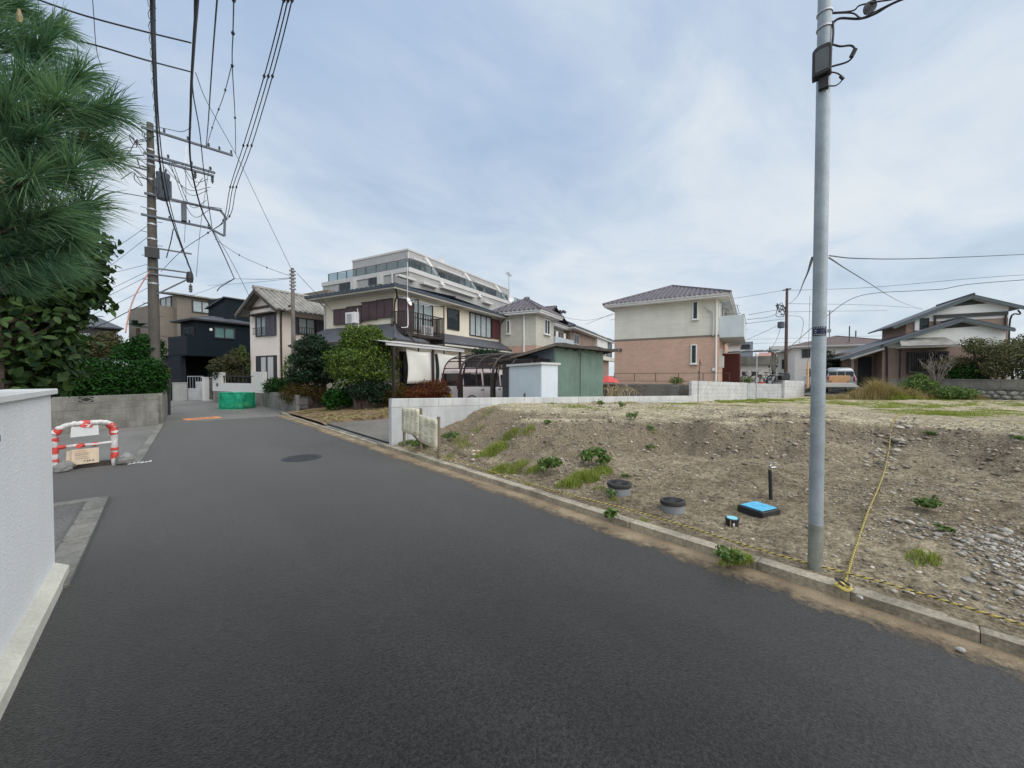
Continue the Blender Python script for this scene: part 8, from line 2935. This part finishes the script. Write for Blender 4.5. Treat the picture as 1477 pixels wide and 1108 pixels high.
grass('wall_grass', 'rough green grass mixed in before the stone terrace wall', sp2, 46, 'grass', 1.0, 2.2)
q = at(905, 596, 12.5)
grass('brown_grass', 'low brown dead grass on the lot before the coping', [(11.8, 7.3, 1.0, .35, 700, .10), (10.4, 7.5, .6, .2, 300, .08)], 47, 'grass_dry', 1.0, 1.5)


def weed(label, px, py, r, h, n, leaf, seed, mat='weed', world=None, group=None):
    r, h, n, leaf = r * 1.25, h * 1.3, int(n * 2.0), leaf * .9
    x, y, z = lot_pt(px, py) if world is None else world
    t = thing('weed', label, 'weed', (x, y, z - .01), 0, group)
    g = random.Random(seed)
    lobes = []
    k = max(3, int(4 + r * 10))
    st = []
    for i in range(k):
        a = i * 2.4
        rr = r * .65 * math.sqrt((i + .3) / k)
        hh_ = h * g.uniform(.55, .85)
        lobes.append((math.cos(a) * rr, math.sin(a) * rr, hh_, r * .42, r * .42, h * .32))
        st.append(([(math.cos(a) * rr * .2, math.sin(a) * rr * .2, 0), (math.cos(a) * rr * .7, math.sin(a) * rr * .7, hh_ * .6), (math.cos(a) * rr, math.sin(a) * rr, hh_)], .004))
    leaf_cloud('leaves', mat, lobes, n, leaf, seed, .9, .5, .25, t, .5)
    stems('stem', 'weed', st, t, 4) if False else stems('stem', 'bark_pale', st, t, 4)
    return t


weed('large bushy weed at the foot of the bank, left of the longer clump', 790, 684, .19, .20, 170, .075, 61)
weed('long leafy weed clump on the bank foot behind the bright grass', 852, 672, .22, .22, 200, .075, 62)
weed('leafy weed joined to the right end of the long clump', 872, 674, .15, .16, 110, .07, 63)
weed('small weed leaning against the left grey pipe', 881, 718, .075, .09, 40, .05, 64)
weed('weed tuft rooted at the kerb beside the rope', 881, 752, .08, .11, 60, .055, 65)
weed('low weed spreading along the rope near the steel pole', 1053, 808, .13, .08, 80, .05, 66)
weed('lone green weed halfway up the right bank', 1337, 738, .12, .12, 90, .06, 67)
weed('small pale weed below the lone one on the right slope', 1362, 768, .07, .05, 30, .05, 68)
weed('weed on the upper bank above the two pipes', 911, 606, .16, .14, 70, .06, 69)
weed('weed halfway down the bank above the left pipe', 938, 650, .10, .10, 50, .05, 70)
weed('tiny weed on the middle of the bank', 938, 622, .10, .10, 50, .05, 71)
weed('small leafy weed on the bank behind the bushy weed', 790, 628, .10, .08, 50, .05, 72)
weed('weed at the foot of the notice boards, left', 605, 640, .26, .14, 190, .06, 73, world=(4.02, 7.25, .12))
weed('weed clump behind the right notice board', 648, 637, .20, .16, 120, .06, 74)
weed('low creeping weed at the base of the retaining wall end', 580, 646, .22, .08, 130, .05, 75, world=(4.05, 7.95, .09))
weed('weed near the top of the bank beside the coping, centre', 897, 590, .12, .16, 60, .06, 76)
weed('weed on the plateau edge left of the dry brown grass', 866, 587, .12, .15, 60, .06, 77)
weed('tall single weed before the white block wall', 1043, 575, .18, .55, 120, .08, 78)
weed('weed at the far right bank top near the rope', 1343, 622, .10, .08, 40, .05, 79)
weed('weed at the right edge of the lot below the bank top', 1470, 640, .10, .10, 40, .05, 80)
weed('small weed on the flat ground right of the left pipe', 902, 690, .07, .06, 30, .045, 81)

# larger plants by the far terrace
q = at(1325, 560, 23.6)
shrub('roadside_bush', 'yellow-green wild bush before the terrace wall', 'bush', (q.x, q.y, .2), [(0, 0, .8, .75, .75, .62), (.5, -.4, .7, .55, .55, .5), (-.5, .3, .7, .5, .5, .5), (.1, 0, 1.3, .4, .4, .3)], 2600, .16, 'weed', 91)
q = at(1375, 568, 22.5)
shrub('low_bush', 'low pale green weeds against the stone wall, right of the wild bush', 'bush', (q.x, q.y, .2), [(0, 0, .45, .6, .6, .42), (.4, -.5, .4, .5, .5, .35), (-.4, .4, .4, .5, .5, .35)], 1600, .14, 'weed', 92)
q = at(1420, 510, 24.0)
shrub('mixed_tree', 'loose garden tree with reddish and green leaves before the gabled house', 'tree', (q.x, q.y, 1.1), [(0, 0, 2.3, .9, .9, .55), (.5, -.5, 1.9, .9, .9, .6), (-.3, .5, 2.6, .55, .6, .35), (-.8, .5, 2.2, .5, .5, .35), (.8, -1.2, 2.3, .9, .9, .6), (1.2, -1.9, 2.5, .9, .9, .7), (.2, -.2, 1.2, .9, .9, .5)], 5200, .14, 'tree_mixed', 93, trunk=.07)
q = at(1460, 530, 22.5)
shrub('dark_tree', 'darker green tree at the right edge of the terrace', 'tree', (q.x, q.y, 1.1), [(0, 0, 1.6, 1.0, 1.0, .9), (.3, -.9, 1.9, .9, .9, .8), (-.4, .6, 1.0, .7, .7, .6), (.1, -.6, .9, 1.0, 1.0, .6)], 5200, .14, 'tree_mixed', 94, trunk=.08)
q = at(1392, 528, 24.3)
shrub('terrace_hydrangea', 'bluish green rounded shrub on the terrace below the mixed tree', 'shrub', (q.x, q.y, 1.1), [(0, 0, .8, .8, .8, .6), (.4, -.6, .7, .6, .6, .55), (-.4, .5, .7, .5, .5, .5)], 3000, .12, 'hedge', 95, vshift=.1)
q = at(1378, 515, 24.6)
shrub('olive_terrace_shrub', 'olive brown shrub behind the bluish terrace shrub', 'shrub', (q.x, q.y, 1.1), [(0, 0, 1.3, .8, .8, .5), (-.3, .8, 1.1, .6, .6, .5), (.4, -.6, 1.4, .7, .7, .4)], 2400, .12, 'shrub_tan', 96)
q = at(1352, 540, 24.6)
bt = thing('bare_shrub', 'leafless pale branching shrub before the bay window', 'shrub', (q.x, q.y, 1.0))
g = random.Random(8)
paths = []
for k in range(16):
    a = k * 2.4
    e = Vector((math.cos(a) * g.uniform(.4, 1.0), math.sin(a) * g.uniform(.4, 1.0), g.uniform(1.2, 2.1)))
    paths.append(([(0, 0, -.1), tuple(e * .45 + Vector((0, 0, .15))), tuple(e)], .035))
    for j in range(3):
        b_ = e * g.uniform(.5, .85)
        paths.append(([tuple(b_), tuple(b_ + Vector((g.uniform(-.2, .2), g.uniform(-.2, .2), .25))), tuple(b_ + Vector((g.uniform(-.35, .35), g.uniform(-.35, .35), g.uniform(.35, .6))))], .016))
stems('branches', 'twig', paths, bt, 5)
q = at(1196, 522, 33)
shrub('dark_pine_bush', 'dark evergreen tree beside the low cream house', 'tree', (q.x, q.y, .6), [(0, 0, 1.9, .9, .9, .8), (.1, .2, 2.7, .6, .6, .6), (-.3, .6, 1.3, .8, .8, .7), (.2, -.6, 1.5, .7, .7, .6)], 3600, .16, 'bush_dark', 97, trunk=.08)
q = at(893, 562, 17.8)
vt = thing('dead_vine', 'tangle of dry leafless vine stems before the dark block wall', 'vine', (q.x, q.y, .1))
paths = []
for k in range(34):
    a, b_ = g.uniform(-1.0, 1.0), g.uniform(-.9, 1.2)
    paths.append(([(a, b_, -.1), (a + g.uniform(-.2, .2), b_ + g.uniform(-.3, .3), g.uniform(.5, 1.0)), (a + g.uniform(-.4, .4), b_ + g.uniform(-.4, .4), g.uniform(.8, 1.25)), (a + g.uniform(-.6, .6), b_ + g.uniform(-.6, .6), g.uniform(.3, 1.0))], .016))
stems('stems', 'straw', paths, vt, 4)
q = at(1000, 556, 18.6)
shrub('wall_weed', 'small dark weed hanging at the corner of the white block wall', 'weed', (q.x - .15, q.y, .6), [(0, 0, .45, .16, .16, .3)], 220, .09, 'bush_dark', 98)
for k, (px, lab) in enumerate(((972, 'small green shrub on the yard edge left of the brick window'), (1074, 'low shrub between the brick house porch and bicycles'))):
    q = at(px, 548, 22.5 + 3 * k)
    shrub('yard_shrub', lab, 'shrub', (q.x, q.y, 1.15), [(0, 0, .22, .3, .3, .22), (.3, -.2, .2, .25, .25, .2)], 420, .09, 'weed', 99 + k)

# stones: pale gravel by the kerb, pebbles sprinkled over the earth
g = np.random.RandomState(51)


def stones(name, label, X, Y, S, mat, seed, sink=.35):
    g = np.random.RandomState(seed)
    n = len(X)
    Z = lot_h(X, Y)[0]
    base_ = np.array([(1, 0, 0), (-1, 0, 0), (0, 1, 0), (0, -1, 0), (0, 0, 1), (0, 0, -1), (.62, .62, .55), (-.62, .62, .55), (.62, -.62, .55), (-.62, -.62, .55)], float)
    fc = np.array([(0, 6, 8), (4, 8, 6), (2, 7, 6), (4, 6, 7), (1, 9, 7), (4, 7, 9), (3, 8, 9), (4, 9, 8), (0, 2, 6), (2, 1, 7), (1, 3, 9), (3, 0, 8), (0, 5, 2), (2, 5, 1), (1, 5, 3), (3, 5, 0)])
    v = base_[None] * g.uniform(.72, 1.2, (n, 10, 1)) * (S[:, None] * np.stack([g.uniform(.75, 1.3, n), g.uniform(.6, 1.0, n), g.uniform(.4, .75, n)], 1))[:, None, :]
    a = g.uniform(0, 6.28, n)
    ca, sa = np.cos(a)[:, None], np.sin(a)[:, None]
    v = np.stack([v[..., 0] * ca - v[..., 1] * sa, v[..., 0] * sa + v[..., 1] * ca, v[..., 2]], -1)
    v += np.stack([X, Y, Z + S * (.5 - sink)], 1)[:, None, :]
    f = (fc[None] + (np.arange(n) * 10)[:, None, None]).reshape(-1, 3)
    return stuff(np_mesh(name, v.reshape(-1, 3), f, M[mat], None, np.repeat(g.uniform(0, 1, n), 10), False), label, 'stones')


def stone_mat(name, c0, c1):
    m, t, b = base_mat(name)
    a = N(t, "ShaderNodeAttribute", attribute_name="var")
    v = pos_vec(t)
    r = ramp(t, [(0.0, c0), (.45, tuple((x + y) * .45 for x, y in zip(c0, c1))), (.8, c1), (1.0, sh(c1, 1.25))])
    t.links.new(a.outputs["Fac"], r.inputs[0])
    c = mixc(t, ramp_out(t, noise(t, v, 70, 3.0, .7), .3, .7), mixc(t, 1.0, r.outputs[0], (.7, .7, .7), 'MULTIPLY'), r.outputs[0])
    t.links.new(c, b.inputs["Base Color"])
    b.inputs["Roughness"].default_value = .92
    return m


M['gravel'] = stone_mat('gravel', (.20, .18, .15), (.54, .50, .43))
M['pebble'] = stone_mat('pebble', (.15, .12, .085), (.55, .49, .40))
n = 26000
X, Y = g.uniform(3.9, 7.2, n), g.uniform(-3.4, 1.1, n)
den = np.clip(1.1 - np.abs((X - 4.95) - .28 * (-Y)) / 1.15, 0, 1) * np.clip((.55 - Y) / .8, 0, 1)
den *= np.clip(.55 + 1.2 * fbm(X, Y, 1.1, 3, 61), 0, 1.2)
kp = g.uniform(size=n) < den * 1.2
X, Y = X[kp], Y[kp]
stones('gravel', 'pale gravel spread over the earth near the kerb', X, Y, g.gamma(2.0, .0046, len(X)) + .0045, 'gravel', 52)
n = 46000
X, Y = 3.95 + 9.5 * g.uniform(size=n) ** 1.2, g.uniform(-3.5, 8.0, n)
kp = g.uniform(size=n) < np.clip(.35 + .9 * fbm(X, Y, .8, 4, 71), .05, 1)
X, Y = X[kp], Y[kp]
stones('pebbles', 'small stones and clods sprinkled over the bare earth', X, Y, g.gamma(1.4, .0052, len(X)) + .003, 'pebble', 53)
n = 7000
X, Y = g.uniform(5.0, 12.8, n), g.uniform(-2.5, 6.5, n)
kp = lot_h(X, Y)[1] > .35
X, Y = X[kp], Y[kp]
stones('clods', 'clods and broken stones on the face of the bank', X, Y, g.gamma(1.6, .0085, len(X)) + .006, 'pebble', 54)
for k, (px, py, s, lab) in enumerate(((1352, 772, .06, 'flat dark stone on the slope above the gravel'), (1385, 938, .042, 'broken stone lying on the asphalt by the kerb'), (1170, 762, .08, 'pale stone left of the steel pole'), (1398, 838, .06, 'tan slab-like stone in the gravel'), (1122, 640, .05, 'white stone on the bank left of the steel pole'), (812, 666, .05, 'white scrap of stone by the bushy weed'), (1250, 795, .035, 'small white stone beside the bank rope'),
                                   (1300, 625, .08, 'grey rubble stone high on the bank, right of the rope'), (1292, 637, .07, 'lower grey rubble stone beside the bank rope'), (1303, 640, .06, 'dark rubble stone under the bank top by the rope'), (1270, 672, .05, 'rubble stone at the lower end of the rubble patch'), (1240, 862, .04, 'white broken stone on the kerb below the knot'), (742, 697, .05, 'black and white scrap lying on the flat ground'))):
    if px == 1385:
        q = on_level(px, py, 0.02)
        x, y, z = q.x, q.y, .02
    else:
        x, y, z = lot_pt(px, py, .2)
    rock('stone', lab, 'stone', (x, y, z + s * .15), (s, s * .8, s * .6), 'stone', 400 + k, None, None, rnd.uniform(0, 3), 8)
lt = MB()
for k in range(5):
    x, y, z = lot_pt(682 + (k % 3) * 7, 652 + (k // 3) * 5)
    lt.slab([(x, y, z + .015), (x + .05, y - .03, z + .02), (x + .045, y + .02, z + .035), (x - .01, y + .025, z + .02)], .004)
tag(lt.build('paper_scraps', M['paper_tan']), 'pale torn scraps lying by the bright grass on the bank', 'litter')
# rubble streak beside the bank rope
X, Y = [], []
for (px, py) in ((1302, 612), (1298, 622), (1300, 632), (1292, 642), (1280, 652), (1270, 662), (1262, 672)):
    x, y, z = lot_pt(px, py)
    X += list(x + g.normal(0, .14, 26))
    Y += list(y + g.normal(0, .14, 26))
stones('rubble', 'dark rubble streak on the bank beside the rope', np.array(X), np.array(Y), g.gamma(2.2, .011, len(X)) + .008, 'pebble', 55)
for (px, py, lab) in ((1290, 905, 'twig'),):
    pass
